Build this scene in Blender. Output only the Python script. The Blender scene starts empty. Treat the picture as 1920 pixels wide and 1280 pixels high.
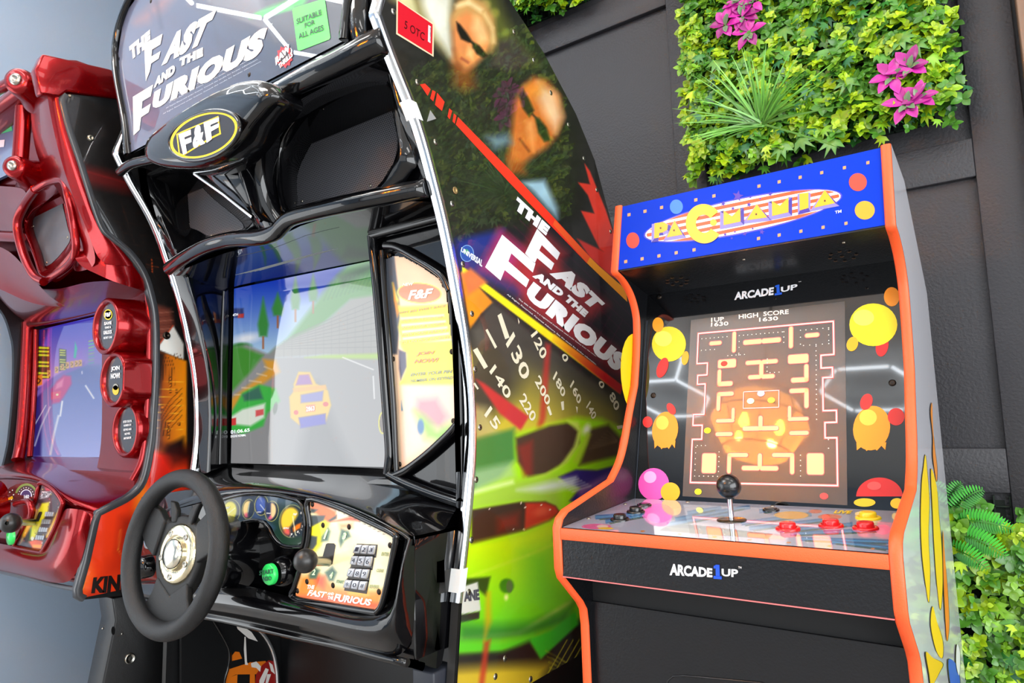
import bpy, bmesh, math, random
import numpy as np
from math import sin, cos, pi, radians, atan2, sqrt
from mathutils import Vector, Matrix
random.seed(7); rng = np.random.default_rng(7)
SC = bpy.context.scene
COL = SC.collection
# ------------------------------------------------------------------ camera
CAM_H = 1.10
YAW, PIT, ROL, FPX = radians(36.064), radians(6.2525), radians(1.8525), 1286.4
fwd = Vector((-sin(YAW)*cos(PIT), cos(YAW)*cos(PIT), sin(PIT)))
rgt = Vector((cos(YAW), sin(YAW), 0)); dwn = fwd.cross(rgt)
R2 = cos(ROL)*rgt + sin(ROL)*dwn; D2 = -sin(ROL)*rgt + cos(ROL)*dwn
cam_data = bpy.data.cameras.new('camera'); cam = bpy.data.objects.new('camera', cam_data); COL.objects.link(cam)
cam_data.sensor_width = 36; cam_data.lens = FPX/1920*36; cam_data.clip_start = 0.02
mm = Matrix((R2, -D2, -fwd)).transposed().to_4x4(); mm.translation = Vector((0, 0, CAM_H)); cam.matrix_world = mm
SC.camera = cam
SC.view_settings.view_transform = 'Standard'; SC.view_settings.look = 'None'
SC.view_settings.gamma = 1; SC.view_settings.use_curve_mapping = False
SC.view_settings.exposure = -0.05
SC.cycles.sample_clamp_indirect = 60
# ------------------------------------------------------------------ sky and daylight
w = bpy.data.worlds.new('world'); SC.world = w; w.use_nodes = True
w.node_tree.nodes['Background'].inputs[0].default_value = (0.86, 0.93, 1.0, 1)
w.node_tree.nodes['Background'].inputs[1].default_value = 1.0

def area(name, loc, size, rot, energy, color=(1, 1, 1), label='', cat='lamp', group=None):
    l = bpy.data.lights.new(name, 'AREA'); l.shape = 'RECTANGLE'; l.size, l.size_y = size; l.energy = energy; l.color = color
    o = bpy.data.objects.new(name, l); o.location = loc; o.rotation_euler = rot; COL.objects.link(o)
    return o
CEIL = 3.3
# unseen ceiling panel lamps, added to brighten the walls and cabinets
ADDED_LAMPS = ((-2.45, 0.55), (-0.45, 0.55), (1.3, 0.45), (-1.72, -0.62), (1.3, -1.4), (1.3, -3.0))
for (lx, ly), le in zip(ADDED_LAMPS, (7, 10, 12, 30, 18, 18)):
    area('added_panel_light', (lx, ly, CEIL-0.06), (1.1, 0.5), (0, 0, 0), le, (1, 0.975, 0.945))
# daylight coming in at the shopfront window behind the camera and at the window on the left
area('shopfront_daylight', (-0.3, -3.9, 1.7), (4.6, 2.3), (radians(90), 0, 0), 28, (0.93, 0.97, 1))
area('side_window_daylight', (-3.26, -1.5, 1.0), (1.9, 3.0), (0, radians(-90), 0), 46, (0.95, 0.98, 1))
area('right_window_daylight', (2.36, -1.2, 1.35), (2.1, 4.4), (0, radians(90), 0), 180, (0.95, 0.98, 1))
# ------------------------------------------------------------------ geometry helpers
M3 = np.array([list(R2), list(D2), list(fwd)]); O3 = np.array([0, 0, CAM_H])
def V(*a): return np.array(a, float)
def ray(px, py): return M3.T @ np.array([px-960, py-640, FPX])
class Plane:
    """a real plane of the place; hit() gives the point of it that lies on a sight line"""
    def __init__(s, o, n, up=(0, 0, 1)):
        s.o = np.array(o, float); s.n = np.array(n, float); s.n /= np.linalg.norm(s.n)
    def hit(s, px, py, lift=0.0):
        d = ray(px, py); t = ((s.o-O3) @ s.n)/(d @ s.n)
        return O3 + d*t + s.n*lift
def PY(y): return Plane((0, y, 0), (0, -1, 0))
def PX(x): return Plane((x, 0, 0), (1, 0, 0))
def atY(px, py, y): return PY(y).hit(px, py)
def atX(px, py, x): return PX(x).hit(px, py)
def to_px(P):
    P = np.asarray(P, float)-O3; c = P @ M3.T
    return 960+FPX*c[..., 0]/c[..., 2], 640+FPX*c[..., 1]/c[..., 2]
def lin(c):
    c = np.asarray(c, float)/255.0
    return np.where(c <= 0.04045, c/12.92, ((c+0.055)/1.055)**2.4)
# ------------------------------------------------------------------ materials
_m = {}
def mat(name, rgb=(128, 128, 128), rough=0.5, metal=0.0, coat=0.0, emit=0.0, attr=False, bump=0.0, bscale=200, var=0.0, vscale=6, ior=1.5, trans=0, alpha=1, spec=0.5, crough=0.03, sss=0):
    if name in _m: return _m[name]
    m = bpy.data.materials.new(name); m.use_nodes = True; nt = m.node_tree; b = nt.nodes['Principled BSDF']
    c = (*lin(rgb), 1)
    b.inputs['Base Color'].default_value = c
    b.inputs['Roughness'].default_value = rough; b.inputs['Metallic'].default_value = metal
    b.inputs['Coat Weight'].default_value = coat; b.inputs['Coat Roughness'].default_value = crough
    b.inputs['IOR'].default_value = ior; b.inputs['Transmission Weight'].default_value = trans; b.inputs['Alpha'].default_value = alpha
    b.inputs['Specular IOR Level'].default_value = spec
    src = None
    if attr:
        a = nt.nodes.new('ShaderNodeAttribute'); a.attribute_name = 'Col'; src = a.outputs['Color']
    elif var > 0:
        tc = nt.nodes.new('ShaderNodeTexCoord'); n = nt.nodes.new('ShaderNodeTexNoise'); n.inputs['Scale'].default_value = vscale; n.inputs['Detail'].default_value = 5
        nt.links.new(tc.outputs['Object'], n.inputs['Vector'])
        mx = nt.nodes.new('ShaderNodeMix'); mx.data_type = 'RGBA'
        mx.inputs['A'].default_value = (*[x*(1-var) for x in c[:3]], 1); mx.inputs['B'].default_value = (*[min(1, x*(1+var)) for x in c[:3]], 1)
        nt.links.new(n.outputs['Fac'], mx.inputs['Factor']); src = mx.outputs['Result']
    if src is not None: nt.links.new(src, b.inputs['Base Color'])
    if emit > 0:
        b.inputs['Emission Strength'].default_value = emit
        if src is not None: nt.links.new(src, b.inputs['Emission Color']); nt.links.remove(b.inputs['Base Color'].links[0]); b.inputs['Base Color'].default_value = (0.01, 0.01, 0.01, 1)
        else: b.inputs['Emission Color'].default_value = c
    if bump > 0:
        tc = nt.nodes.new('ShaderNodeTexCoord'); n = nt.nodes.new('ShaderNodeTexNoise'); n.inputs['Scale'].default_value = bscale; n.inputs['Detail'].default_value = 3
        bp = nt.nodes.new('ShaderNodeBump'); bp.inputs['Strength'].default_value = bump; bp.inputs['Distance'].default_value = 0.002
        nt.links.new(tc.outputs['Object'], n.inputs['Vector']); nt.links.new(n.outputs['Fac'], bp.inputs['Height']); nt.links.new(bp.outputs['Normal'], b.inputs['Normal'])
    _m[name] = m; return m
def flat(rgb, rough=0.35, emit=0, coat=0.0):      # printed ink of one colour
    return mat('ink_%d_%d_%d_%g_%g_%g' % (*rgb, rough, emit, coat), rgb, rough, emit=emit, coat=coat)
# ------------------------------------------------------------------ mesh builder
class MB:
    def __init__(s): s.v = []; s.f = []; s.m = []; s.mats = []; s.sm = []
    def mi(s, m):
        if m not in s.mats: s.mats.append(m)
        return s.mats.index(m)
    def add(s, vs, fs, m, smooth=True):
        b = len(s.v); s.v += [tuple(map(float, p)) for p in vs]; k = s.mi(m)
        for f in fs: s.f.append([b+i for i in f]); s.m.append(k); s.sm.append(smooth)
        return s
    def box(s, a, b, m):
        x0, y0, z0 = a; x1, y1, z1 = b
        vs = [(x, y, z) for x in (x0, x1) for y in (y0, y1) for z in (z0, z1)]
        return s.add(vs, [(0, 1, 3, 2), (4, 6, 7, 5), (0, 4, 5, 1), (2, 3, 7, 6), (0, 2, 6, 4), (1, 5, 7, 3)], m, False)
    def prism(s, pts, off, m, cap=True, smooth=False, m_side=None):
        n = len(pts); off = np.array(off, float); p0 = [np.array(p, float) for p in pts]
        vs = p0+[p+off for p in p0]
        if cap: s.add(vs[:n], [tuple(range(n))], m, False); s.add(vs[n:], [tuple(range(n))[::-1]], m, False)
        return s.add(vs, [(i, (i+1) % n, n+(i+1) % n, n+i) for i in range(n)], m_side or m, smooth)
    def face(s, pts, m): return s.add(pts, [tuple(range(len(pts)))], m, False)
    def grid(s, rows, m, closed=False, smooth=True):
        nr, nc = len(rows), len(rows[0]); vs = [p for r in rows for p in r]
        fs = []
        for i in range(nr-1):
            for j in range(nc-(0 if closed else 1)):
                k = (j+1) % nc; fs.append((i*nc+j, i*nc+k, (i+1)*nc+k, (i+1)*nc+j))
        return s.add(vs, fs, m, smooth)
    def tube(s, path, r, m, seg=12, closed=False, rz=None, cap=True, up=(0, 0, 1)):
        P = [np.array(p, float) for p in path]; n = len(P); rows = []
        rr = r if hasattr(r, '__len__') else [r]*n
        prev = None
        for i in range(n):
            a = P[(i-1) % n] if (closed or i > 0) else P[i]; b = P[(i+1) % n] if (closed or i < n-1) else P[i]
            t = b-a; t /= (np.linalg.norm(t)+1e-12)
            if prev is None:
                u = np.array(up, float)
                if abs(u @ t) > 0.9: u = np.array([1., 0, 0])
            else: u = prev
            u = u-t*(u @ t); u /= np.linalg.norm(u); prev = u; v = np.cross(t, u)
            ru = rr[i]; rv = ru*(rz if rz else 1)
            rows.append([P[i]+u*cos(2*pi*k/seg)*rv+v*sin(2*pi*k/seg)*ru for k in range(seg)])
        if closed: rows.append(rows[0])
        s.grid(rows, m, True)
        if cap and not closed: s.face(rows[0][::-1], m); s.face(rows[-1], m)
        return s
    def lathe(s, o, ax, prof, m, seg=24, cap=True, ref=None):
        """profile of (radius, distance along the axis)"""
        o = np.array(o, float); ax = np.array(ax, float); ax /= np.linalg.norm(ax)
        u = np.array(ref if ref is not None else ((0, 0, 1) if abs(ax[2]) < 0.9 else (1, 0, 0)), float); u = u-ax*(u @ ax); u /= np.linalg.norm(u); v = np.cross(ax, u)
        rows = [[o+ax*h+(u*cos(2*pi*k/seg)+v*sin(2*pi*k/seg))*r for k in range(seg)] for r, h in prof]
        s.grid(rows, m, True)
        if cap: s.face(rows[0][::-1], m); s.face(rows[-1], m)
        return s
    def build(s, name, parent=None, bevel=0, subsurf=0, solid=0, bseg=2, sharp=None, **tags):
        me = bpy.data.meshes.new(name); me.from_pydata(s.v, [], s.f)
        for m in s.mats: me.materials.append(m)
        me.polygons.foreach_set('material_index', s.m); me.polygons.foreach_set('use_smooth', s.sm)
        me.update()
        o = bpy.data.objects.new(name, me); COL.objects.link(o)
        if parent is not None: o.parent = parent
        if bevel or subsurf or solid:
            bm = bmesh.new(); bm.from_mesh(me); bmesh.ops.remove_doubles(bm, verts=bm.verts, dist=1e-5); bmesh.ops.recalc_face_normals(bm, faces=bm.faces); bm.to_mesh(me); bm.free()
        if solid: md = o.modifiers.new('thickness', 'SOLIDIFY'); md.thickness = solid; md.offset = 0
        if bevel: md = o.modifiers.new('bevel', 'BEVEL'); md.width = bevel; md.segments = bseg; md.limit_method = 'ANGLE'; md.angle_limit = radians(35); md.harden_normals = False; [setattr(p, 'use_smooth', True) for p in me.polygons]
        if subsurf: md = o.modifiers.new('round', 'SUBSURF'); md.levels = subsurf; md.render_levels = subsurf
        for k, v in tags.items(): o[k] = v
        return o
def empty(name, loc, label=None, cat=None, group=None):
    o = bpy.data.objects.new(name, None); o.empty_display_size = 0.1; COL.objects.link(o); o.location = (0, 0, 0)
    if label: o['label'] = label; o['category'] = cat
    if group: o['group'] = group
    return o
def structure(name, mb, **k): return mb.build(name, kind='structure', **k)
# smooth a polyline (Catmull-Rom), open or closed
def curve(pts, n=6, closed=False):
    P = [np.array(p, float) for p in pts]; N = len(P); out = []
    rng_ = range(N if closed else N-1)
    for i in rng_:
        p0 = P[(i-1) % N] if closed or i > 0 else P[i]; p1 = P[i]; p2 = P[(i+1) % N]; p3 = P[(i+2) % N] if closed or i+2 < N else P[(i+1) % N]
        for k in range(n):
            t = k/n; out.append(0.5*((2*p1)+(-p0+p2)*t+(2*p0-5*p1+4*p2-p3)*t*t+(-p0+3*p1-3*p2+p3)*t**3))
    if not closed: out.append(P[-1])
    return out
def ell(cx, cy, rx, ry, rot=0, n=28, a0=0, a1=360):
    r = radians(rot); out = []
    for k in range(n if a1-a0 >= 360 else n+1):
        a = radians(a0+(a1-a0)*k/n); x, y = rx*cos(a), ry*sin(a)
        out.append((cx+x*cos(r)-y*sin(r), cy+x*sin(r)+y*cos(r)))
    return out
def stroke(pts, w):       # px polyline -> px polygon of width w
    pts = [np.array(p, float) for p in pts]; L = []; R = []
    for i, p in enumerate(pts):
        t = pts[min(i+1, len(pts)-1)]-pts[max(i-1, 0)]; t /= np.linalg.norm(t)+1e-9; nn = np.array([-t[1], t[0]])*w/2
        L.append(p+nn); R.append(p-nn)
    return L+R[::-1]
class Art:
    """flat printed shapes on one plane, in one mesh"""
    def __init__(s, plane, lift=0.0006): s.p = plane; s.l = lift; s.mb = MB()
    def poly(s, pts, m, lift=0): 
        if not isinstance(m, bpy.types.Material): m = flat(m)
        s.mb.face([s.p.hit(x, y, s.l+lift) for x, y in pts], m); return s
    def build(s, name, parent, **k): return s.mb.build(name, parent, **k)
# ------------------------------------------------------------------ lettering
_tc = {}
def text_mesh(txt, bold=0.0, shear=0.0, align='LEFT', sp=1.0):
    key = (txt, bold, shear, align, sp)
    if key in _tc: return _tc[key]
    cu = bpy.data.curves.new('t', 'FONT'); cu.body = txt; cu.size = 1; cu.offset = bold; cu.shear = shear; cu.align_x = align; cu.space_character = sp; cu.resolution_u = 3; cu.space_line = 0.9
    o = bpy.data.objects.new('t', cu); COL.objects.link(o)
    dg = bpy.context.evaluated_depsgraph_get(); dg.update(); ev = o.evaluated_get(dg); me = ev.to_mesh()
    v = np.array([tuple(q.co)[:2] for q in me.vertices]); f = [tuple(p.vertices) for p in me.polygons]
    ev.to_mesh_clear(); bpy.data.objects.remove(o); bpy.data.curves.remove(cu)
    v = (v-v.min(0))/np.maximum(v.max(0)-v.min(0), 1e-6)
    _tc[key] = (v, f); return v, f
def lettering(mb, txt, quad, plane, m, lift=0.001, bold=0.0, shear=0.0, align='LEFT', sp=1.0):
    """text fitted into the quad bl, br, tr, tl"""
    if not isinstance(m, bpy.types.Material): m = flat(m)
    v, f = text_mesh(txt, bold, shear, align, sp)
    q = [plane.hit(x, y, lift) for x, y in quad] if plane is not None else [np.array(p, float) for p in quad]
    vs = [(1-u)*(1-w)*q[0]+u*(1-w)*q[1]+u*w*q[2]+(1-u)*w*q[3] for u, w in v]
    mb.add(vs, f, m, False)
# ------------------------------------------------------------------ soft printed pictures as colour attributes on fine grids
class Paint:
    def __init__(s, x, y): s.x = x; s.y = y; s.c = np.zeros((len(x), 3))
    def _mix(s, a, col, idx=None):
        col = np.asarray(col, float)
        if idx is None: s.c = s.c*(1-a[:, None])+col*a[:, None]
        else: s.c[idx] = s.c[idx]*(1-a[:, None])+(col if col.ndim == 1 else col)*a[:, None]
    def fill(s, col): s.c[:] = col; return s
    def grad(s, p0, p1, c0, c1, pts=None, soft=1, alpha=1):
        p0 = V(*p0); p1 = V(*p1); d = p1-p0; t = np.clip(((s.x-p0[0])*d[0]+(s.y-p0[1])*d[1])/(d @ d), 0, 1)
        col = np.asarray(c0, float)*(1-t[:, None])+np.asarray(c1, float)*t[:, None]
        a = (s._in(pts, soft) if pts is not None else np.ones(len(s.x)))*alpha
        s.c = s.c*(1-a[:, None])+col*a[:, None]; return s
    def _in(s, pts, soft):
        P = np.array([[float(a), float(b)] for a, b in pts]); a = np.zeros(len(s.x))
        mn = P.min(0)-soft*1.5; mx = P.max(0)+soft*1.5
        idx = np.where((s.x > mn[0]) & (s.x < mx[0]) & (s.y > mn[1]) & (s.y < mx[1]))[0]
        if len(idx) == 0: return a
        x, y = s.x[idx], s.y[idx]; dist = np.full(len(idx), 1e9); ins = np.zeros(len(idx), bool)
        for i in range(len(P)):
            ax, ay = P[i]; bx, by = P[(i+1) % len(P)]; ex, ey = bx-ax, by-ay
            t = np.clip(((x-ax)*ex+(y-ay)*ey)/(ex*ex+ey*ey+1e-9), 0, 1)
            dist = np.minimum(dist, np.hypot(x-ax-t*ex, y-ay-t*ey))
            c = ((ay > y) != (by > y)); ins ^= c & (x < (bx-ax)*(y-ay)/((by-ay) if abs(by-ay) > 1e-9 else 1e-9)+ax)
        sd = np.where(ins, dist, -dist); a[idx] = np.clip(sd/max(soft, 1e-3)*0.5+0.5, 0, 1); return a
    def poly(s, pts, col, soft=1.5, alpha=1.0): s._mix(s._in(pts, soft)*alpha, col); return s
    def ell(s, cx, cy, rx, ry, col, rot=0, soft=0.1, alpha=1.0):
        r = radians(rot); dx, dy = s.x-cx, s.y-cy; u = (dx*cos(r)+dy*sin(r))/rx; v = (-dx*sin(r)+dy*cos(r))/ry
        s._mix(np.clip((1-np.hypot(u, v))/max(soft, 1e-3), 0, 1)*alpha, col); return s
    def line(s, pts, w, col, soft=1.5, alpha=1.0):
        for a, b in zip(pts[:-1], pts[1:]):
            t = V(*b)-V(*a); L = np.linalg.norm(t)+1e-9; n = V(-t[1], t[0])/L*w/2
            s.poly([V(*a)+n, V(*b)+n, V(*b)-n, V(*a)-n], col, soft, alpha)
        return s
    def noise(s, amt, sc, seed=0, mono=True, ax=1.0, ay=1.0):
        g = np.random.default_rng(seed); v = np.zeros(len(s.x))
        for o in range(3):
            tb = g.random((64, 64)); X = s.x*ax/sc*(2**o); Y = s.y*ay/sc*(2**o)
            xi = np.floor(X).astype(int); yi = np.floor(Y).astype(int); fx = X-xi; fy = Y-yi; fx = fx*fx*(3-2*fx); fy = fy*fy*(3-2*fy)
            A = lambda i, j: tb[(xi+i) % 64, (yi+j) % 64]
            v += ((A(0, 0)*(1-fx)+A(1, 0)*fx)*(1-fy)+(A(0, 1)*(1-fx)+A(1, 1)*fx)*fy-0.5)/(2**o)
        s.c = np.clip(s.c*(1+amt*v[:, None]), 0, 255); return s
def picture(name, parent, P, paintfn, m, tags=None):
    """P: array (nr, nc, 3) of surface points; paintfn(Paint) colours them"""
    nr, nc = P.shape[:2]; vs = P.reshape(-1, 3)
    x, y = to_px(vs); pt = Paint(x, y); paintfn(pt)
    i = np.arange(nr-1)[:, None]*nc+np.arange(nc-1)[None, :]; f = np.stack([i, i+1, i+nc+1, i+nc], -1).reshape(-1, 4)
    me = bpy.data.meshes.new(name); me.vertices.add(len(vs)); me.vertices.foreach_set('co', vs.ravel())
    me.loops.add(f.size); me.loops.foreach_set('vertex_index', f.ravel().astype(np.int32))
    me.polygons.add(len(f)); me.polygons.foreach_set('loop_start', np.arange(0, f.size, 4, dtype=np.int32))
    me.update(calc_edges=True); me.validate()
    ca = me.color_attributes.new('Col', 'FLOAT_COLOR', 'POINT')
    c = np.ones((len(vs), 4), np.float32); c[:, :3] = lin(np.clip(pt.c, 0, 255)); ca.data.foreach_set('color', c.ravel())
    me.materials.append(m); o = bpy.data.objects.new(name, me); COL.objects.link(o)
    if parent is not None: o.parent = parent
    for k, v in (tags or {}).items(): o[k] = v
    return o
def quad_grid(q, nu, nv):     # q: bl, br, tr, tl points
    q = [np.array(p, float) for p in q]; u = np.linspace(0, 1, nu)[None, :, None]; v = np.linspace(0, 1, nv)[:, None, None]
    return (1-u)*(1-v)*q[0]+u*(1-v)*q[1]+u*v*q[2]+(1-u)*v*q[3]
# ------------------------------------------------------------------ shared materials
black_gloss = mat('black_gloss', (6, 6, 8), 0.2, coat=1.0, crough=0.015, spec=.1)
black_satin = mat('black_satin', (10, 11, 13), 0.38, bump=0.15, bscale=500)
black_matte = mat('black_matte', (14, 14, 15), 0.7)
chrome = mat('chrome', (225, 228, 232), 0.12, metal=1.0)
steel = mat('steel', (170, 168, 160), 0.28, metal=1.0)
dark_screw = mat('dark_screw', (60, 52, 46), 0.35, metal=1.0)
screw_mat = mat('screw_metal', (165, 160, 145), 0.3, metal=1.0)
candy = mat('candy_red', (140, 0, 8), 0.24, metal=0.7, coat=0.35, crough=0.015)
rubber = mat('rubber', (9, 10, 12), 0.45, bump=0.5, bscale=900)
def screw(mb, p, n, r=0.0045, m=None):
    n = np.array(n, float); n /= np.linalg.norm(n)
    mb.lathe(np.array(p)-n*0.001, n, [(r, 0), (r*1.02, 0.0008), (r*0.8, 0.002), (r*0.45, 0.0026)], m or screw_mat, 12)
    mb.lathe(np.array(p)+n*0.0016, n, [(r*0.35, 0), (r*0.34, 0.0002)], black_matte, 6)
# ================================================================== the room
WY = 1.80; LX = -3.30; RXW = 2.4; BY = -4.0
wall_dark = mat('charcoal_paint', (52, 51, 55), 0.48, bump=0.6, bscale=160, var=0.05)
wall_blue = mat('blue_grey_paint', (158, 176, 196), 0.55, bump=0.12, bscale=220)
brown = mat('brown_frame', (92, 74, 62), 0.4)
structure('floor', MB().box((LX-.2, BY-.2, -.1), (RXW+.2, WY+.3, 0), mat('floor_vinyl', (150, 148, 145), 0.35, var=0.1)))
structure('ceiling', MB().box((LX-.2, BY-.2, CEIL), (RXW+.2, WY+.3, CEIL+.1), mat('ceiling_white', (226, 226, 224), 0.8)))
structure('wall_back', MB().box((LX-.1, WY+0.018, 0), (RXW, WY+.12, CEIL), wall_dark))
# left wall with the window opening in its near half
b = MB(); b.box((LX-.12, 0.02, 0), (LX, WY+.1, CEIL), wall_blue); b.box((LX-.12, BY, 2.0), (LX, 0.02, CEIL), wall_blue); b.box((LX-.12, BY, 0), (LX, -3.1, 2.0), wall_blue)
structure('wall_left', b)
glass = mat('window_glass', (255, 255, 255), 0.0, trans=1.0, ior=1.05)
white_frame = mat('window_frame_white', (215, 215, 212), 0.4)
b = MB(); b.box((LX-.08, -0.03, 0), (LX+.02, 0.02, 2.0), white_frame); b.box((LX-.08, -3.1, 0), (LX+.02, -3.05, 2.0), white_frame); b.box((LX-.08, -3.1, 1.95), (LX+.02, 0.02, 2.0), white_frame); b.box((LX-.08, -1.68, 0), (LX, -1.63, 1.98), white_frame)
structure('window_1', b)
rwp = mat('right_wall_paint', (206, 206, 204), 0.6)
b = MB(); b.box((RXW, BY, 0), (RXW+.1, -3.42, CEIL), rwp); b.box((RXW, 1.02, 0), (RXW+.1, WY+.1, CEIL), rwp); b.box((RXW, -3.42, 0), (RXW+.1, 1.02, .28), rwp); b.box((RXW, -3.42, 2.42), (RXW+.1, 1.02, CEIL), rwp)
structure('wall_right', b)
b = MB()
for y in (-3.42, -1.95, -.47, .97): b.box((RXW-.03, y, .28), (RXW+.06, y+.05, 2.42), brown)
for z in (.28, 2.37): b.box((RXW-.03, -3.42, z), (RXW+.06, 1.02, z+.05), brown)
structure('window_3', b)
b = MB(); b.box((LX, BY-.1, 0), (-2.8, BY, CEIL), wall_blue); b.box((2.2, BY-.1, 0), (RXW, BY, CEIL), wall_blue); b.box((-2.8, BY-.1, 2.95), (2.2, BY, CEIL), wall_blue); b.box((-2.8, BY-.1, 0), (2.2, BY, 0.45), wall_blue)
structure('wall_front', b)
b = MB()
for x in (-2.8, -1.15, 0.5, 2.15): b.box((x, BY-.06, .45), (x+.05, BY+.03, 2.95), brown)
for z in (.45, 2.9): b.box((-2.8, BY-.06, z), (2.2, BY+.03, z+.05), brown)
structure('window_2', b)
# battens of the charcoal wall
n = 0
def trim(a, bb, m=wall_dark):
    global n; n += 1
    structure('trim_%d' % n, MB().box(a, bb, m), bevel=0.002)
for x0, x1 in ((-3.2, -3.1), (-1.98, -1.88), (-1.345, -1.25), (-.72, -.632), (-.028, .068)): trim((x0, WY, 0), (x1, WY+.02, CEIL))
for (x0, x1) in ((-1.88, -1.345), (-1.25, -.72)):
    for z0, z1 in ((2.277, 2.37), (1.596, 1.684), (.906, 1.0), (0.2, 0.3)): trim((x0, WY+.001, z0), (x1, WY+.019, z1))
for z0, z1 in ((2.277, 2.37), (1.596, 1.684), (.906, 1.0), (0.2, 0.3)): trim((-.632, WY+.001, z0), (-.028, WY+.019, z1))
# the brown door frame at the right end of the wall
b = MB(); b.box((.075, WY-.05, 0), (.11, WY+.02, 2.5), mat('frame_edge', (150, 118, 96), 0.4)); b.box((.112, WY-.09, 0), (.2, WY+.02, 2.5), brown); b.box((.2, WY-.09, 2.42), (1.1, WY+.02, 2.5), brown); b.box((1.05, WY-.09, 0), (1.13, WY+.02, 2.5), brown)
structure('door_1', b, bevel=.003)
# ------------------------------------------------------------------ lamps of the room; the ceiling panels are added
lamp_on = mat('added_lamp_diffuser', (255, 252, 245), 0.5, emit=5)
for i, (lx, ly) in enumerate(ADDED_LAMPS):
    e = empty('added_ceiling_light', (0, 0, 0), 'added flat rectangular ceiling light panel with a white frame, out of view', 'ceiling light', 'added ceiling light panels')
    b = MB()
    for a in ((-.59, -.32, -.56, .32), (.56, -.32, .59, .32), (-.56, -.32, .56, -.29), (-.56, .29, .56, .32)): b.box((lx+a[0], ly+a[1], CEIL-.05), (lx+a[2], ly+a[3], CEIL), white_frame)
    b.box((lx-.56, ly-.29, CEIL-.02), (lx+.56, ly+.29, CEIL-.001), white_frame)
    b.build('frame', e)
# hexagonal led tubes on the ceiling
led = mat('led_tube', (240, 248, 255), 0.4, emit=16)
hr = .33
for cells, lab_ in (([(i, j) for i in (-3, -2) for j in range(0, 5)], 'grid of white hexagon light tubes under the ceiling on the left'), ([(1, 2)], 'single white hexagon light tube under the ceiling, apart from the grid')):
    b = MB(); seen = set()
    for i, j in cells:
            cx = -1.3+i*hr*1.5; cy = .20-j*hr*sqrt(3)-(hr*sqrt(3)/2 if i % 2 else 0)-(0.85 if i == 1 else 0)
            P = [(cx+hr*cos(k*pi/3), cy+hr*sin(k*pi/3)) for k in range(6)]
            for k in range(6):
                a, c = P[k], P[(k+1) % 6]; key = (round((a[0]+c[0]), 2), round((a[1]+c[1]), 2))
                if key in seen: continue
                seen.add(key); b.tube([(a[0]*.96+c[0]*.04, a[1]*.96+c[1]*.04, CEIL-.12), (a[0]*.04+c[0]*.96, a[1]*.04+c[1]*.96, CEIL-.12)], .011, led, 8)
    b.build('hexagon_light', None, label=lab_, category='ceiling light')
# ================================================================== the small blue-marquee cabinet
white_side = mat('white_laminate', (222, 222, 230), 0.16, coat=0.5)
orange_trim = mat('orange_trim', (255, 96, 46), 0.42, bump=0.2, bscale=600)
panel_black = mat('panel_black', (11, 12, 16), 0.28, coat=0.1, bump=0.25, bscale=260)
acrylic_black = mat('bezel_acrylic', (4, 4, 6), 0.06, coat=1.0)
deck_attr = mat('deck_print', attr=True, rough=0.08, coat=1.0)
pk = empty('arcade_cabinet', (0, 0, 0), 'small white arcade cabinet with blue marquee and orange edging, against the charcoal wall', 'arcade cabinet')
PL0, PL1, PR0, PR1 = -.6525, -.637, -.148, -.1325
front = [(1.286, 1.537), (1.251, 1.39)]
front += [tuple(p) for p in curve([(1.251, 1.388), (1.285, 1.376), (1.318, 1.352), (1.338, 1.318), (1.342, 1.285), (1.332, 1.22), (1.316, 1.156)], 5)][1:]
front += [tuple(p) for p in curve([(1.316, 1.156), (1.285, 1.10), (1.256, 1.042), (1.229, 1.004), (1.19, .972)], 4)][1:]
front += [(1.022, .936), (1.004, .926), (.996, .912), (.996, .845), (1.002, .829), (1.058, .778), (1.07, .762), (1.074, .735), (1.074, 0.0)]
back = [(1.668, 0), (1.668, 1.33), (1.438, 1.512)]
prof = front+back
def side(x0, x1, mo, mi, name='side_panel', **k):
    b = MB(); n = len(prof)
    b.prism([(x0, y, z) for y, z in prof], (x1-x0, 0, 0), mi, m_side=white_side)
    # outside skin printed on the outward face
    xo = x0-.0006 if mo == 'L' else x1+.0006
    b.face([(xo, y, z) for y, z in prof], white_side)
    return b.build(name, pk, **k)
sideL = side(PL0, PL1, 'L', panel_black); sideR = side(PR0, PR1, 'R', panel_black)
def tmold(x0, x1):
    b = MB(); rows = []
    F = [np.array(p) for p in front]
    for i, p in enumerate(F):
        t = F[min(i+1, len(F)-1)]-F[max(i-1, 0)]; t /= np.linalg.norm(t); nn = np.array([t[1], -t[0]])   # pointing away from the body
        if nn[0] > 0 and abs(nn[0]) > .3: nn = -nn
        w = x1-x0; row = []
        for a, h in ((-.02, -.002), (0, .0008), (.12, .0026), (.5, .0034), (.88, .0026), (1, .0008), (1.02, -.002)):
            q = p+nn*h; row.append((x0+w*a, q[0], q[1]))
        rows.append(row)
    b.grid(rows, orange_trim); return b.build('edge_trim', pk, label='orange edge trim')
tmold(PL0, PL1); tmold(PR0, PR1)
XA, XB = PL1, PR0
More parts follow.
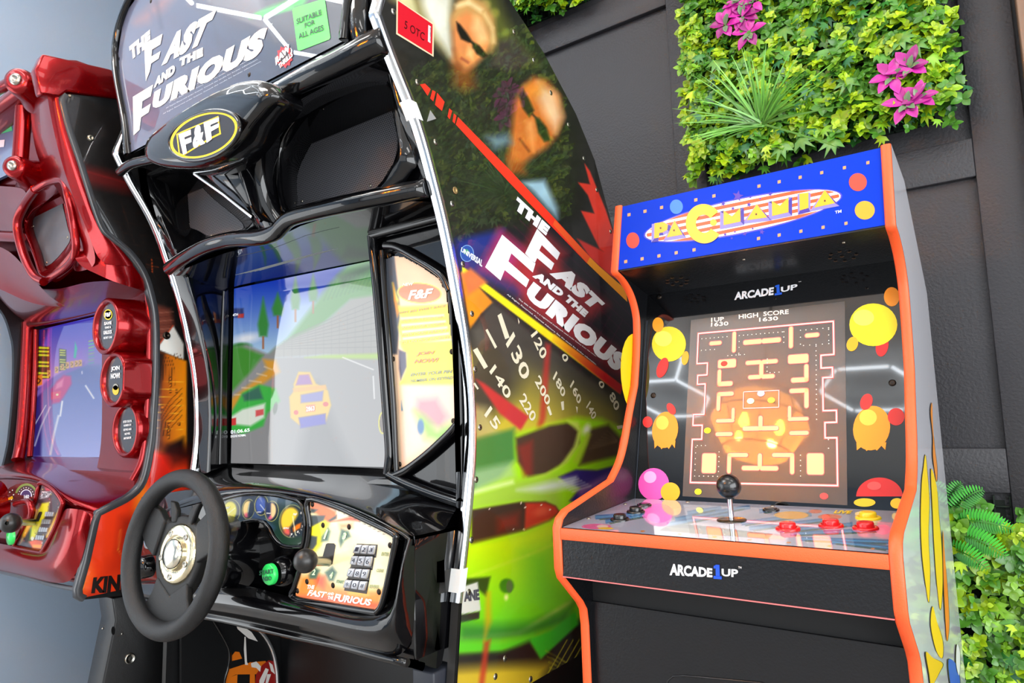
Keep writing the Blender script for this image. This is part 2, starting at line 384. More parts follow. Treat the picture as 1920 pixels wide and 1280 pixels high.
# marquee
mq = Plane((0, 1.253, 1.39), (0, -.147, .035))
b = MB(); b.prism([(XA, 1.254, 1.393), (XB, 1.254, 1.393), (XB, 1.288, 1.535), (XA, 1.288, 1.535)], (0, .012, 0), mat('marquee_blue', (0, 54, 196), 0.4, spec=.12))
b.prism([(XA, 1.30, 1.537), (XB, 1.30, 1.537), (XB, 1.44, 1.512), (XA, 1.44, 1.512)], (0, 0, -.01), panel_black)
marq = b.build('marquee', pk)
A = Art(mq, -.0002)
c0, c1, c2 = (250, 250, 252), (236, 84, 34), (250, 176, 30)
ec, ex, ey, er = (1393, 404), 187, 31, -11.6
def em(u, v):
    r = radians(er); return (ec[0]+u*cos(r)-v*sin(r), ec[1]+u*sin(r)+v*cos(r))
A.poly(ell(*ec, ex+3, ey+2.5, er, 48), (70, 60, 190)); A.poly(ell(*ec, ex, ey, er, 48), c0, .0002)
for k in range(-2, 3):
    v0, v1 = k*11.5-3.2, k*11.5+3.2
    P = [em(ex*.985*sqrt(max(0, 1-(v/ey)**2)), v) for v in np.linspace(v0, v1, 5)]+[em(-ex*.985*sqrt(max(0, 1-(v/ey)**2)), v) for v in np.linspace(v1, v0, 5)]
    A.poly(P, c1, .0004)
def star(cx, cy, r, k=.42): return [(cx+(r if i % 2 == 0 else r*k)*sin(i*pi/5+.2), cy-(r if i % 2 == 0 else r*k)*cos(i*pi/5+.2)) for i in range(10)]
for x, y, r in ((785, 333, 34), (700, 377, 17), (757, 405, 13), (850, 383, 16), (973, 321, 15), (858, 340, 9), (712, 556, 12), (768, 541, 9), (825, 551, 15), (872, 522, 9), (925, 541, 17), (915, 348, 8), (750, 578, 8)): A.poly(star(1130+x/3.097, 260+y/3.097, r/3.097), (72, 40, 170), .0006)
T2 = lambda L: [(1130+x/3.097, 260+y/3.097) for x, y in L]
def logo(pts, dx=-7, dy=7):
    P = T2(pts); n = len(P); cx = sum(p[0] for p in P)/n; cy = sum(p[1] for p in P)/n
    Q = [(cx+(x-cx)*1.42, cy+(y-cy)*1.22+4) for x, y in P]
    A.poly(Q, (60, 44, 160), .0007)
    for i in range(n):
        j = (i+1) % n; A.poly([P[i], P[j], Q[j], Q[i]], (56, 40, 156) if i % 2 else (132, 124, 214), .0008)
    A.poly(P, c2, .0012)
logo([(300, 580), (302, 492), (352, 484), (380, 500), (376, 530), (350, 545), (330, 548), (328, 575)])
logo([(372, 574), (418, 474), (466, 558)]); logo([(703, 503), (703, 418), (752, 452), (800, 402), (802, 482)])
logo([(836, 475), (895, 380), (957, 458)]); logo([(985, 450), (983, 362), (1030, 390), (1080, 340), (1080, 428)])
logo([(1145, 418), (1143, 320), (1196, 314), (1196, 403)]); logo([(1228, 402), (1290, 298), (1350, 375)], -9, 8)
for x, y in ((338, 520), (416, 533), (893, 440), (1291, 362)): A.poly(ell(*T2([(x, y)])[0], 1.7, 2), (90, 50, 30), .0015)
# the round letter C as a thick ring
cc = T2([(590, 495)])[0]; outer = ell(*cc, 34, 37, -8, 40, 40, 330); inner = ell(*cc, 15, 17, -8, 40, 40, 330)
A.poly(outer+inner[::-1], (255, 186, 40), .0017)
A.poly(ell(*T2([(645, 488)])[0], 6.2, 6.2), (255, 186, 40), .0017)
for x, y in ((153, 441), (246, 421), (342, 399), (541, 355), (646, 332), (908, 275), (1025, 250), (1147, 224), (1272, 197), (1404, 168), (1540, 139), (134, 713), (229, 697), (327, 680), (427, 662), (531, 645), (905, 579), (1025, 559), (1151, 537), (1280, 514), (1413, 491)):
    q = T2([(x-9, y-7), (x+9, y-11), (x+9, y+7), (x-9, y+11)]); A.poly(q, (214, 150, 96), .0003)
# plain round stand-ins for the printed figures
for x, y, rx, ry, c in ((175, 590, 38, 46, (222, 62, 44)), (1482, 252, 52, 52, (226, 70, 52)), (1522, 415, 58, 54, (246, 160, 40)), (428, 395, 38, 42, (40, 120, 226))): A.poly(ell(*T2([(x, y)])[0], rx/3.097, ry/3.097), c, .0003)
A.build('marquee_art', marq)
b = MB(); lettering(b, 'TM', [(1366, 430.5), (1378, 428.5), (1378, 421.5), (1366, 423.5)][0:0] or T2([(1350, 437), (1387, 430), (1387, 413), (1350, 421)]), mq, (240, 240, 250), .001, .02); b.build('lettering', marq)
# hood under the marquee with two groups of speaker holes
h0, h1 = V(0, 1.256, 1.39), V(0, 1.412, 1.352); hd = h1-h0; hood_pl = Plane(h0, np.cross([1, 0, 0], hd) if np.cross([1, 0, 0], hd)[2] < 0 else -np.cross([1, 0, 0], hd))
b = MB(); b.prism([(XA, h0[1], h0[2]), (XB, h0[1], h0[2]), (XB, h1[1], h1[2]), (XA, h1[1], h1[2])], (0, 0, .01), panel_black); hood = b.build('hood_panel', pk)
for grp in (((1375, 654), (1431, 655), (1473, 670), (1458, 692), (1406, 708), (1352, 708), (1320, 692), (1325, 671), (1390, 682)), ((404, 806), (455, 806), (490, 820), (485, 838), (456, 850), (407, 848), (378, 835), (377, 818), (430, 828))):
    A = Art(hood_pl, .0006)
    for x, y in grp: A.poly(ell(*T2([(x, y)])[0], 3.6, 1.5, -5, 12), (108, 78, 52)); A.poly(ell(*T2([(x, y-2)])[0], 2.8, 1.0, -5, 12), (8, 8, 8), .0003)
    A.build('speaker_holes', hood)
for x, y in ((1400, 604), (820, 702), (720, 858), (340, 916), (1275, 772), (1655, 722), (968, 817)): b = MB(); screw(b, hood_pl.hit(*T2([(x, y)])[0]), hood_pl.n, .003); b.build('screw', hood)
# bezel, screen
bz = Plane((0, 1.275, .928), (0, -.385, .103)); by = lambda z: 1.275+(z-.928)*.103/.385
b = MB(); b.prism([(XA, by(.91), .91), (XB, by(.91), .91), (XB, by(1.372), 1.372), (XA, by(1.372), 1.372)], (0, .01, 0), acrylic_black); bez = b.build('screen_bezel', pk)
b = MB(); b.face([bz.hit(x, y, .0008) for x, y in ((1213, 601), (1214.6, 601), (1191.6, 936), (1190, 936))], (flat((60, 66, 76)))); b.build('seam', bez)
b = MB(); T = lambda L: [(1180+x/3.048, 540+y/3.048) for x, y in L]
tq = lambda q: [(1130+x/3.097, 260+y/3.097) for x, y in q]
lettering(b, 'ARCADE', tq([(765, 938), (992, 908), (996, 862), (768, 892)]), bz, (226, 230, 236), .001, .045)
lettering(b, 'UP', tq([(1036, 893), (1130, 875), (1133, 843), (1036, 862)]), bz, (226, 230, 236), .001, .03)
for L_ in ([(1000, 912), (1042, 905), (1042, 893), (1000, 900)], [(1012, 902), (1030, 899), (1027, 848), (1010, 851)], [(1002, 864), (1012, 862), (1012, 851), (1002, 856)]): b.face([bz.hit(*q_, .0016) for q_ in tq(L_)], flat((24, 92, 214)))
lettering(b, 'TM', tq([(1137, 835), (1153, 832), (1153, 827), (1137, 830)]), bz, (200, 200, 200), .001, .02)
b.build('lettering', bez)
# plain coloured stand-ins for the printed figures
FIG = [(227, 320), (1395, 250), (205, 790), (1385, 800), (140, 1120), (1430, 1200)]; ARTS = [Art(bz, .0006) for _ in FIG]
class _A:
    mb = ARTS[0].mb
    def poly(s, P, c, l=0):
        cx = (sum(p[0] for p in P)/len(P)-1180)*3.048; cy = (sum(p[1] for p in P)/len(P)-540)*3.048
        k = min(range(6), key=lambda i: (FIG[i][0]-cx)**2+(FIG[i][1]-cy)**2); ARTS[k].poly(P, c, l+.00001*len(ARTS[k].mb.f))
A = _A()
for x, y, rx, ry, c, rot in ((227, 320, 97, 100, (240, 214, 20), 0), (1395, 210, 137, 122, (240, 220, 20), 0), (190, 455, 30, 60, (206, 26, 30), 20), (165, 210, 32, 42, (244, 160, 20), 0), (1445, 330, 36, 62, (206, 26, 30), 10), (1500, 50, 45, 55, (244, 150, 20), 0),
        (205, 810, 74, 104, (250, 150, 30), 8), (240, 690, 22, 36, (214, 40, 40), -30), (105, 765, 28, 32, (214, 40, 40), 0), (1385, 800, 105, 128, (250, 150, 30), 12), (1355, 650, 34, 48, (214, 40, 40), 20), (1525, 735, 48, 50, (214, 40, 40), 0),
        (140, 1120, 88, 92, (240, 84, 180), 0), (235, 1165, 55, 55, (246, 180, 30), 0), (320, 400, 20, 40, (244, 170, 20), 10), (1275, 320, 32, 42, (244, 170, 20), 20)):
    A.poly(ell(*T([(x, y)])[0], rx/3.048, ry/3.048, rot), c, .0001*(len(A.mb.f) % 3+1))
P = ell(*T([(1430, 1190)])[0], 133/3.048, 108/3.048, 0, 28, 180, 360); A.poly(P, (216, 28, 36)); A.poly(ell(*T([(1345, 1225)])[0], 62/3.048, 24/3.048), (246, 200, 30), .0004); A.poly(ell(*T([(1530, 1230)])[0], 38/3.048, 30/3.048), (246, 200, 30), .0004)
for x, y, s in ((205, 905, 1), (1385, 915, 1.4)):
    P = [(x-62*s, y-30), (x-60*s, y+12), (x-38*s, y-12), (x-20*s, y+16), (x, y-10), (x+22*s, y+14), (x+40*s, y-14), (x+56*s, y+10), (x+60*s, y-34)]; A.poly(T(P), (250, 150, 30), .0003)
for x, y, rx, ry, c in ((195, 290, 50, 44, (255, 240, 90)), (1340, 170, 60, 46, (255, 242, 90)), (190, 770, 36, 40, (255, 196, 70)), (1365, 740, 50, 46, (255, 196, 70)), (120, 1080, 36, 34, (255, 170, 220)), (1400, 1130, 40, 24, (240, 80, 80))): A.poly(ell(*T([(x, y)])[0], rx/3.048, ry/3.048), c, .0006)
for A in ARTS: A.build('bezel_art', bez)
sq = [(1280, 930), (1589, 947), (1584, 565), (1296, 600)]; s3 = [bz.hit(x, y, .0012) for x, y in sq]
b = MB(); b.prism([bz.hit(x, y, .001) for x, y in sq], -bz.n*.004, mat('screen_glass', (30, 27, 26), 0.3, coat=1.0, spec=1.0)); scr = b.build('screen', pk)
iq = T([(335, 1120), (1212, 1140), (1195, 180), (375, 255)]); i3 = [bz.hit(x, y) for x, y in iq]
def SU(u, v, l=.0018): return (1-u)*(1-v)*i3[0]+u*(1-v)*i3[1]+u*v*i3[2]+(1-u)*v*i3[3]+bz.n*l
mz_fill = mat('maze_fill', (255, 168, 118), 0.3, emit=0.85); mz_line = mat('maze_line', (235, 92, 92), 0.3, emit=1.0); mz_core = mat('maze_core', (255, 190, 176), .3, emit=1.1); mz_dot = mat('maze_dot', (255, 240, 225), .3, emit=1.3)
b = MB()
def rbar(u0, v0, u1, v1, m=None, l=.0018):
    r = min(.012, abs(u1-u0)/2, abs(v1-v0)/2)
    for g, mm_, ll in ((.004, mz_line, 0), (0, m or mz_fill, .0002)):
        P = []
        for cx, cy, a in ((u1-r, v1-r, 0), (u0+r, v1-r, 90), (u0+r, v0+r, 180), (u1-r, v0+r, 270)):
            for k in range(4): P.append((cx+(r+g)*cos(radians(a+k*30)), cy+(r+g)*sin(radians(a+k*30))))
        b.face([SU(x, y, l+ll) for x, y in P], mm_)
def wall(path, wd=.0075):
    for g, m, ll in ((wd*1.9, mz_line, 0), (wd*.9, mz_core, .0003)):
        for (x0, y0), (x1, y1) in zip(path[:-1], path[1:]): 
            a0, a1 = min(x0, x1)-g/2, max(x0, x1)+g/2; c0_, c1_ = min(y0, y1)-g/2, max(y0, y1)+g/2
            b.face([SU(x, y, .0018+ll) for x, y in ((a0, c0_), (a1, c0_), (a1, c1_), (a0, c1_))], m)
half = [(.5, .01), (.02, .01), (.02, .28), (.09, .28), (.09, .37), (.02, .37), (.02, .44), (.10, .44), (.10, .64), (.04, .64), (.04, .70), (.11, .70), (.11, .78), (.03, .78), (.03, .99), (.5, .99)]
wall(half); wall([(1-x, y) for x, y in half])
bars = [(.12, .90, .21, .925), (.29, .84, .315, .98), (.37, .885, .5, .915), (.19, .74, .32, .795), (.39, .75, .5, .775), (.19, .62, .30, .648), (.19, .62, .215, .73), (.41, .655, .5, .68), (.19, .46, .215, .58), (.19, .555, .31, .58), (.30, .40, .32, .475), (.19, .385, .32, .405), (.38, .33, .5, .355), (.19, .30, .31, .322), (.10, .07, .20, .19), (.28, .17, .42, .192), (.28, .07, .305, .19), (.38, .09, .5, .115)]
for u0, v0, u1, v1 in bars:
    rbar(u0, v0, u1, v1)
    if u1 == .5: rbar(.5, v0, 1-u0, v1)
    else: rbar(1-u1, v0, 1-u0, v1)
for x0, y0, x1, y1 in ((.487, .66, .513, .77), (.487, .33, .513, .42), (.487, .1, .513, .19)): rbar(x0, y0, x1, y1)
wall([(.38, .47), (.62, .47), (.62, .575), (.38, .575), (.38, .47)], .004)
for (u, v, c) in ((.43, .515, (190, 240, 190)), (.5, .56, (240, 190, 240)), (.57, .515, (255, 190, 60)), (.235, .768, (230, 30, 20)), (.13, .335, (250, 240, 20)), (.08, -.045, (250, 240, 20)), (.9, -.05, (220, 60, 60))):
    b.face([SU(u+.025*x, v+.018*y, .0024) for x, y in ell(0, 0, 1, 1, 0, 12)], mat('dot_%d%d%d' % c, c, .3, emit=1))
for (u0, v0, u1, v1, k) in ((.06, .95, .25, .95, 7), (.06, .87, .16, .87, 4), (.34, .95, .64, .95, 11), (.34, .95, .34, .83, 4), (.34, .82, .34, .82, 1), (.26, .82, .38, .82, 5), (.65, .95, .65, .88, 3), (.76, .95, .94, .95, 6), (.76, .95, .76, .86, 3), (.78, .85, .94, .85, 5), (.94, .94, .94, .87, 3), (.86, .84, .86, .39, 16), (.54, .78, .54, .7, 4), (.56, .69, .62, .69, 3), (.05, .23, .05, .05, 6), (.05, .05, .28, .05, 8), (.22, .20, .22, .08, 5), (.76, .18, .76, .06, 5), (.93, .27, .93, .22, 2), (.06, .24, .12, .24, 3)):
    for t in np.linspace(0, 1, k):
        u, v = u0+(u1-u0)*t, v0+(v1-v0)*t; b.face([SU(u+x*.0028, v+y*.0022, .0024) for x, y in ((-1, -1), (1, -1), (1, 1), (-1, 1))], mz_dot)
b.build('maze_picture', scr)
b = MB(); wt = mat('screen_text', (240, 225, 210), .3, emit=.9)
for t, q in (('1UP', [(470, 196), (544, 189), (542, 166), (470, 172)]), ('1630', [(468, 222), (568, 214), (567, 192), (470, 199)]), ('HIGH', [(628, 178), (738, 168), (737, 142), (627, 153)]), ('SCORE', [(768, 162), (912, 149), (912, 124), (768, 137)]), ('1630', [(744, 194), (852, 184), (850, 163), (744, 171)])): lettering(b, t, T(q), bz, wt, .002, .012)
b.build('lettering', scr)
for p in ((137, 613), (1503, 541), (80, 45), (170, 50)): b = MB(); screw(b, bz.hit(*T([p])[0], .0005), bz.n, .006, dark_screw); b.build('screw', bez)
# control deck
dk = Plane((0, 1.003, .912), (0, -.0165, .267)); dz = lambda y: .912+(y-1.003)*.0165/.267
b = MB(); b.prism([(XA, .998, dz(.998)), (XB, .998, dz(.998)), (XB, 1.28, dz(1.28)), (XA, 1.28, dz(1.28))], (0, 0, -.012), panel_black); deck = b.build('control_deck', pk)
P = quad_grid([(XA+.001, .999, dz(.999)+.0008), (XB-.001, .999, dz(.999)+.0008), (XB-.001, 1.272, dz(1.272)+.0008), (XA+.001, 1.272, dz(1.272)+.0008)], 420, 150)
T4 = lambda L: [(1020+x/2.595, 900+y/2.595) for x, y in L]
def deck_art(p):
    p.fill((178, 178, 196))
    for k, (a, c) in enumerate((((250, 180), (480, 165)), ((300, 200), (560, 160)), ((640, 190), (1000, 130)), ((600, 215), (900, 165)), ((700, 160), (860, 135)), ((960, 210), (1300, 165)), ((1000, 235), (1400, 190)), ((1200, 260), (1680, 240)), ((1250, 285), (1690, 300)), ((1150, 245), (1500, 215)), ((1050, 150), (1130, 145)), ((1400, 300), (1690, 330)))):
        q = T4([a, c]); p.line(q, 7.5, (46, 104, 168), 1.2); p.line(q, 3.4, (90, 160, 205), 1); p.line([(q[0][0]+8, q[0][1]+4), (q[1][0]-10, q[1][1]+4)], 2, (60, 92, 60), 1)
    p.poly(T4([(590, 225), (700, 215), (1110, 262), (1090, 285), (560, 245)]), (38, 34, 26), 1.2)
    for k in range(5): p.line(T4([(600+k*6, 229+k*5), (1080, 262+k*4)]), .9, (176, 158, 60), .6, .8)
    for x, y, rx, ry, c in ((255, 225, 76, 14, (226, 96, 150)), (285, 224, 30, 9, (240, 200, 190)), (300, 234, 40, 6, (240, 190, 60)), (1205, 170, 90, 20, (246, 176, 30)), (1390, 178, 60, 14, (240, 110, 50)), (560, 160, 76, 50, (236, 120, 190)), (1650, 240, 40, 26, (236, 150, 190)), (1320, 152, 34, 10, (240, 110, 50))): p.ell(*T4([(x, y)])[0], rx/2.595, ry/2.595, c, 0, .12)
    for x, y in ((830, 276), (1000, 290), (1190, 303), (1390, 320), (1600, 333), (660, 262), (480, 248)): p.ell(*T4([(x, y)])[0], 5, 2, (226, 140, 70), 0, .3)
picture('deck_art', deck, P, deck_art, deck_attr)
b = MB(); lettering(b, 'LIVE', T4([(1408, 166), (1500, 168), (1502, 153), (1410, 151)]), dk, (240, 200, 30), .0018, .05, .3); b.build('lettering', deck)
b = MB(); b.box((XA, .994, .893), (XB, 1.0, .9115), orange_trim); b.build('deck_edge', pk, bevel=.001, label='orange front edge of control deck')
b = MB(); b.box((XA, .998, .833), (XB, 1.012, .893), panel_black); apron = b.build('apron_panel', pk)
b = MB(); b.box((XA, .9965, .8315), (XB, 1.012, .833), flat((230, 120, 120))); b.build('apron_trim', apron)
ap = PY(.998); b = MB()
lettering(b, 'ARCADE', T4([(612, 462), (820, 472), (820, 428), (614, 404)]), ap, (238, 240, 244), .0008, .045)
lettering(b, 'UP', T4([(865, 465), (945, 473), (945, 433), (865, 430)]), ap, (238, 240, 244), .0008, .03)
for L_ in ([(826, 478), (866, 481), (866, 467), (826, 464)], [(837, 466), (857, 468), (855, 411), (836, 410)], [(827, 428), (837, 428), (837, 412), (827, 416)]): b.face([ap.hit(*q_, .0012) for q_ in T4(L_)], flat((30, 80, 220)))
lettering(b, 'TM', T4([(946, 428), (962, 430), (962, 420), (946, 418)]), ap, (220, 220, 220), .0008, .02)
b.build('lettering', apron)
b = MB(); b.box((XA, 1.0, .832), (XB, 1.1, .836), black_matte); b.box((XA, 1.094, .772), (XB, 1.1, .836), black_matte); b.build('recess_panel', pk)
b = MB(); b.box((XA, 1.088, .05), (XB, 1.10, .772), panel_black); low = b.build('lower_front_panel', pk)
b = MB(); lp = PY(1.088)
oc = [lp.hit(*q, .0005) for q in T4([(600, 1010), (603, 975), (630, 952), (680, 950), (1060, 985), (1100, 1010)])]; b.tube(oc, .0016, panel_black, 8); b.build('coin_door_rim', low)
b = MB(); b.box((XA, 1.65, .02), (XB, 1.662, 1.32), panel_black); b.prism([(XA, 1.43, 1.51), (XB, 1.43, 1.51), (XB, 1.662, 1.325), (XA, 1.662, 1.325)], (0, -.01, -.01), panel_black); b.build('back_panel', pk)
# buttons and joystick
def button(px, py, m, r=.0125, name='push_button', dome=False, h=.008, lab=None):
    o = dk.hit(px, py); n = dk.n; b = MB()
    b.lathe(o, n, [(r*1.32, .0008), (r*1.32, .0028), (r*1.2, .0042), (r*1.0, .0042), (r*.98, .003)], m, 28)
    b.lathe(o, n, [(r*.88, .003), (r*.88, .003+h*.7), (r*.8, .003+h), (r*.5, .003+h*1.02 if not dome else .003+h*1.5), (0.0005, .003+h*1.0 if not dome else .003+h*1.7)], m, 28)
    o = b.build(name, pk); 
    if lab: o['label'] = lab
    return o
red_p = mat('red_button', (226, 24, 30), .25, coat=.5, bump=0.0); yel_p = mat('yellow_button', (250, 214, 40), .25, coat=.5); blk_p = mat('black_button', (16, 17, 18), .28, coat=.5)
for x, y in ((370, 196), (447, 158)): button(*T4([(x, y)])[0], blk_p, lab='black round button')
for x, y in ((488, 126), (1105, 150)): button(*T4([(x, y)])[0], blk_p, .0105, h=.0025, lab='small black round button')
for x, y in ((1187, 240), (1397, 226), (1565, 238)): button(*T4([(x, y)])[0], red_p, .0135, lab='red round button')
button(*T4([(1578, 188)])[0], yel_p, .014, lab='yellow round button')
o = dk.hit(*T4([(913, 197)])[0]); n = dk.n
b = MB(); b.lathe(o, n, [(.0235, .0008), (.0235, .0018), (.0005, .002)], mat('stick_washer', (44, 34, 18), .3, coat=.4), 32); js = b.build('joystick', pk)
b = MB(); b.lathe(o, n, [(.0042, 0), (.0042, .034), (.0042, .05)], chrome, 18); b.build('shaft', js)
b = MB(); b.lathe(o, n, [(.0075, .036), (.0085, .0395), (.006, .041)], blk_p, 20); b.build('dust_collar', js)
tb = o+n*.056; b = MB(); R = .020
b.lathe(tb, n, [(R*sin(radians(a)), -R*cos(radians(a))) for a in (1, 12, 25, 38, 52, 66, 80, 94, 108, 122, 136, 150, 165, 179)], blk_p, 32, cap=False); b.build('ball_top', js)
for x, y in ((396, 118), (218, 188), (1112, 128), (700, 108)): b = MB(); screw(b, dk.hit(*T4([(x, y)])[0], .0008), n, .0042); b.build('screw', deck)
# printed right side: loose yellow and orange sweeps on white
sp = PX(PR1+.0006); A = Art(sp, .0005); T5 = lambda L: [(1640+x/2.785, 820+y/2.785) for x, y in L]
ol = (60, 50, 40)
def blob(pts, c, l=0):
    P = [tuple(p) for p in curve(T5(pts), 4, True)]; cx = sum(p[0] for p in P)/len(P); cy = sum(p[1] for p in P)/len(P)
    A.poly([(cx+(x-cx)*1.06+(.8 if x > cx else -.8), cy+(y-cy)*1.01) for x, y in P], ol, l); A.poly(P, c, l+.0003)
blob([(262, 90), (272, 180), (282, 330), (278, 520), (286, 700), (280, 860), (262, 760), (244, 600), (238, 420), (243, 240), (252, 160)], (240, 206, 24))
blob([(292, 165), (322, 260), (332, 400), (346, 560), (352, 760), (340, 900), (322, 760), (308, 560), (300, 380)], (240, 206, 24))
blob([(300, 880), (322, 960), (352, 1060), (350, 1150), (318, 1110), (290, 980)], (240, 206, 24))
blob([(288, -130), (300, 0), (300, 100), (318, 230), (322, 160), (310, 60), (300, -60), (296, -180)], (226, 140, 50), .0006)
blob([(352, 480), (364, 640), (378, 820), (384, 980), (372, 1060), (362, 900), (354, 700)], (238, 130, 34), .0006)
blob([(262, 1120), (300, 1150), (350, 1180), (330, 1230), (300, 1290), (290, 1330), (280, 1240)], (226, 190, 20), .0006); blob([(380, 1160), (430, 1200), (440, 1330), (400, 1330)], (40, 90, 200), .0006); blob([(424, 1080), (440, 1120), (436, 1240), (420, 1180)], (230, 235, 230), .0009)
A.build('side_art', sideR)
sp = Plane((PL0-.0006, 0, 0), (-1, 0, 0))
b = MB(); xo = PL0-.0012
for (y, z, ry, rz, c) in ((1.35, 1.18, .075, .09, (240, 206, 24)), (1.3, .75, .1, .13, (246, 150, 30)), (1.45, .5, .12, .13, (214, 40, 40)), (1.3, 1.02, .05, .05, (214, 40, 40))): b.face([(xo-.0003*len(b.f), y+ry*cos(t), z+rz*sin(t)) for t in np.linspace(0, 2*pi, 26)[:-1]], flat(c))
b.build('side_art', sideL)
# ------------------------------------------------------------------ pendant lamp behind the camera, seen in the small cabinet's screen
lp = empty('pendant_lamp', (0, 0, 0), 'round wire drum pendant lamp with four warm bulbs, mirrored in the maze screen', 'pendant lamp')
L0 = V(-1.05, -.62, 2.12); b = MB(); bronze = mat('bronze_wire', (70, 52, 30), .35, metal=1)
b.tube([L0+V(0, 0, .12), (L0[0], L0[1], CEIL)], .008, bronze, 10); b.build('rod', lp)
b = MB(); b.lathe((L0[0], L0[1], CEIL), (0, 0, -1), [(.06, 0), (.06, .02), (.01, .03)], bronze, 24); b.build('ceiling_rose', lp)
b = MB()
for z, r in ((-.16, .17), (.0, .26), (.14, .2)): b.tube([L0+V(r*cos(a), r*sin(a), z) for a in np.linspace(0, 2*pi, 37)[:-1]], .005, bronze, 6, closed=True)
for k in range(10):
    a = k*pi/5; b.tube([L0+V(.17*cos(a), .17*sin(a), -.16), L0+V(.26*cos(a), .26*sin(a), 0), L0+V(.2*cos(a), .2*sin(a), .14)], .003, bronze, 6)
for k in range(4): a = k*pi/2+.5; b.tube([L0+V(0, 0, .12), L0+V(.2*cos(a), .2*sin(a), .14)], .005, bronze, 6)
b.build('wire_cage', lp)
warm = mat('warm_bulb', (255, 190, 96), .4, emit=350)
amber = mat('amber_glass', (255, 178, 84), .02, trans=0.9, ior=1.05, emit=6)
for k in range(4):
    a = k*pi/2+.3; q = L0+V(.12*cos(a), .12*sin(a), -.02); b = MB()
    b.lathe(q, (0, 0, 1), [(.002, -.04), (.016, -.034), (.024, -.018), (.022, 0), (.014, .02), (.012, .03)], warm, 16); bb = b.build('bulb', lp)
    b = MB(); b.lathe(q, (0, 0, 1), [(.013, .03), (.013, .06), (.005, .065)], bronze, 14); b.tube([q+V(0, 0, .06), q+V(0, 0, .1), L0+V(0, 0, .12)], .003, bronze, 6); b.build('socket', lp)
b = MB(); b.lathe(L0, (0, 0, 1), [(.15, -.14), (.235, 0), (.18, .12)], amber, 32, cap=False); b.build('amber_shade', lp, solid=.002)
# ================================================================== the large black driving cabinet
fk = empty('driving_cabinet', (0, 0, 0), 'large black glossy driving cabinet with steering wheel, between the red and the small cabinet', 'arcade cabinet')
FR, FL = -.85, -1.854
plexi_art = mat('side_art_print', attr=True, rough=0.3, coat=1.0, crough=0.01)
print_attr = mat('printed_panel', attr=True, rough=0.35, coat=0.5)
screen_attr = mat('screen_picture', attr=True, rough=0.06, emit=0.82, coat=1.0, spec=0.6)
edge_wood = mat('side_edge', (34, 33, 32), .6)
Ffront = [(1.05, 2.12), (.90, 2.09), (.845, 1.96), (.82, 1.90), (.795, 1.822)]
Ffront += [tuple(p) for p in curve([(.795, 1.818), (.83, 1.755), (.896, 1.65), (.945, 1.53), (.975, 1.44), (1.003, 1.33), (1.02, 1.25), (1.030, 1.16), (1.031, 1.07), (1.022, .98), (1.003, .88), (.977, .767)], 5)]
Fback = [(.957, .62), (.95, .10), (1.0, .02), (1.76, .02), (1.765, 1.20), (1.733, 1.418), (1.656, 1.60), (1.568, 1.773), (1.48, 1.87), (1.337, 1.975), (1.18, 2.053)]
Fprof = Ffront+Fback
def fside(x0, x1):
    b = MB(); b.prism([(x0, y, z) for y, z in Fprof], (x1-x0, 0, 0), black_satin, m_side=edge_wood); return b.build('side_panel', fk)
fR = fside(FR-.018, FR); fL = fside(FL, FL+.018)
def trimstrip(F, x0, x1, m, name, parent, wrap=.012, **k):
    b = MB(); rows = []; F = [np.array(p) for p in F]
    for i, p in enumerate(F):
        t = F[min(i+1, len(F)-1)]-F[max(i-1, 0)]; t /= np.linalg.norm(t); nn = np.array([t[1], -t[0]])
        if nn[0] > 0: nn = -nn
        w = x1-x0; row = []
        for a, h in ((-.04, -wrap), (-.1, -.001), (-.02, .003), (.2, .0055), (.35, .0045), (.5, .006), (.65, .0045), (.8, .0055), (1.02, .003), (1.1, -.001), (1.04, -wrap)):
            q = p+nn*h; row.append((x0+w*a, q[0], q[1]))
        rows.append(row)
    b.grid(rows, m); return b.build(name, parent, **k)
for x0 in (FR-.020, FL): trimstrip(Ffront[2:], x0, x0+.020, chrome, 'chrome_trim', fk, label='chrome edge strip')
b = MB()
for z0, z1 in ((1.69, 1.725), (.80, .83)):
    pass
tape = mat('clear_tape', (226, 228, 226), .35)
def ff_y(z): 
    a = sorted(Ffront, key=lambda p: p[1]); return float(np.interp(z, [p[1] for p in a], [p[0] for p in a]))
for z0, z1 in ((1.655, 1.685), (.785, .825)):
    rows = [[(FR-.0225, ff_y(z)+.005, z), (FR-.0225, ff_y(z)-.0075, z), (FR+.002, ff_y(z)-.0075, z), (FR+.002, ff_y(z)+.012, z)] for z in (z0, (z0+z1)/2, z1)]
    b = MB(); b.grid(rows, tape, smooth=False); b.build('tape', fk)
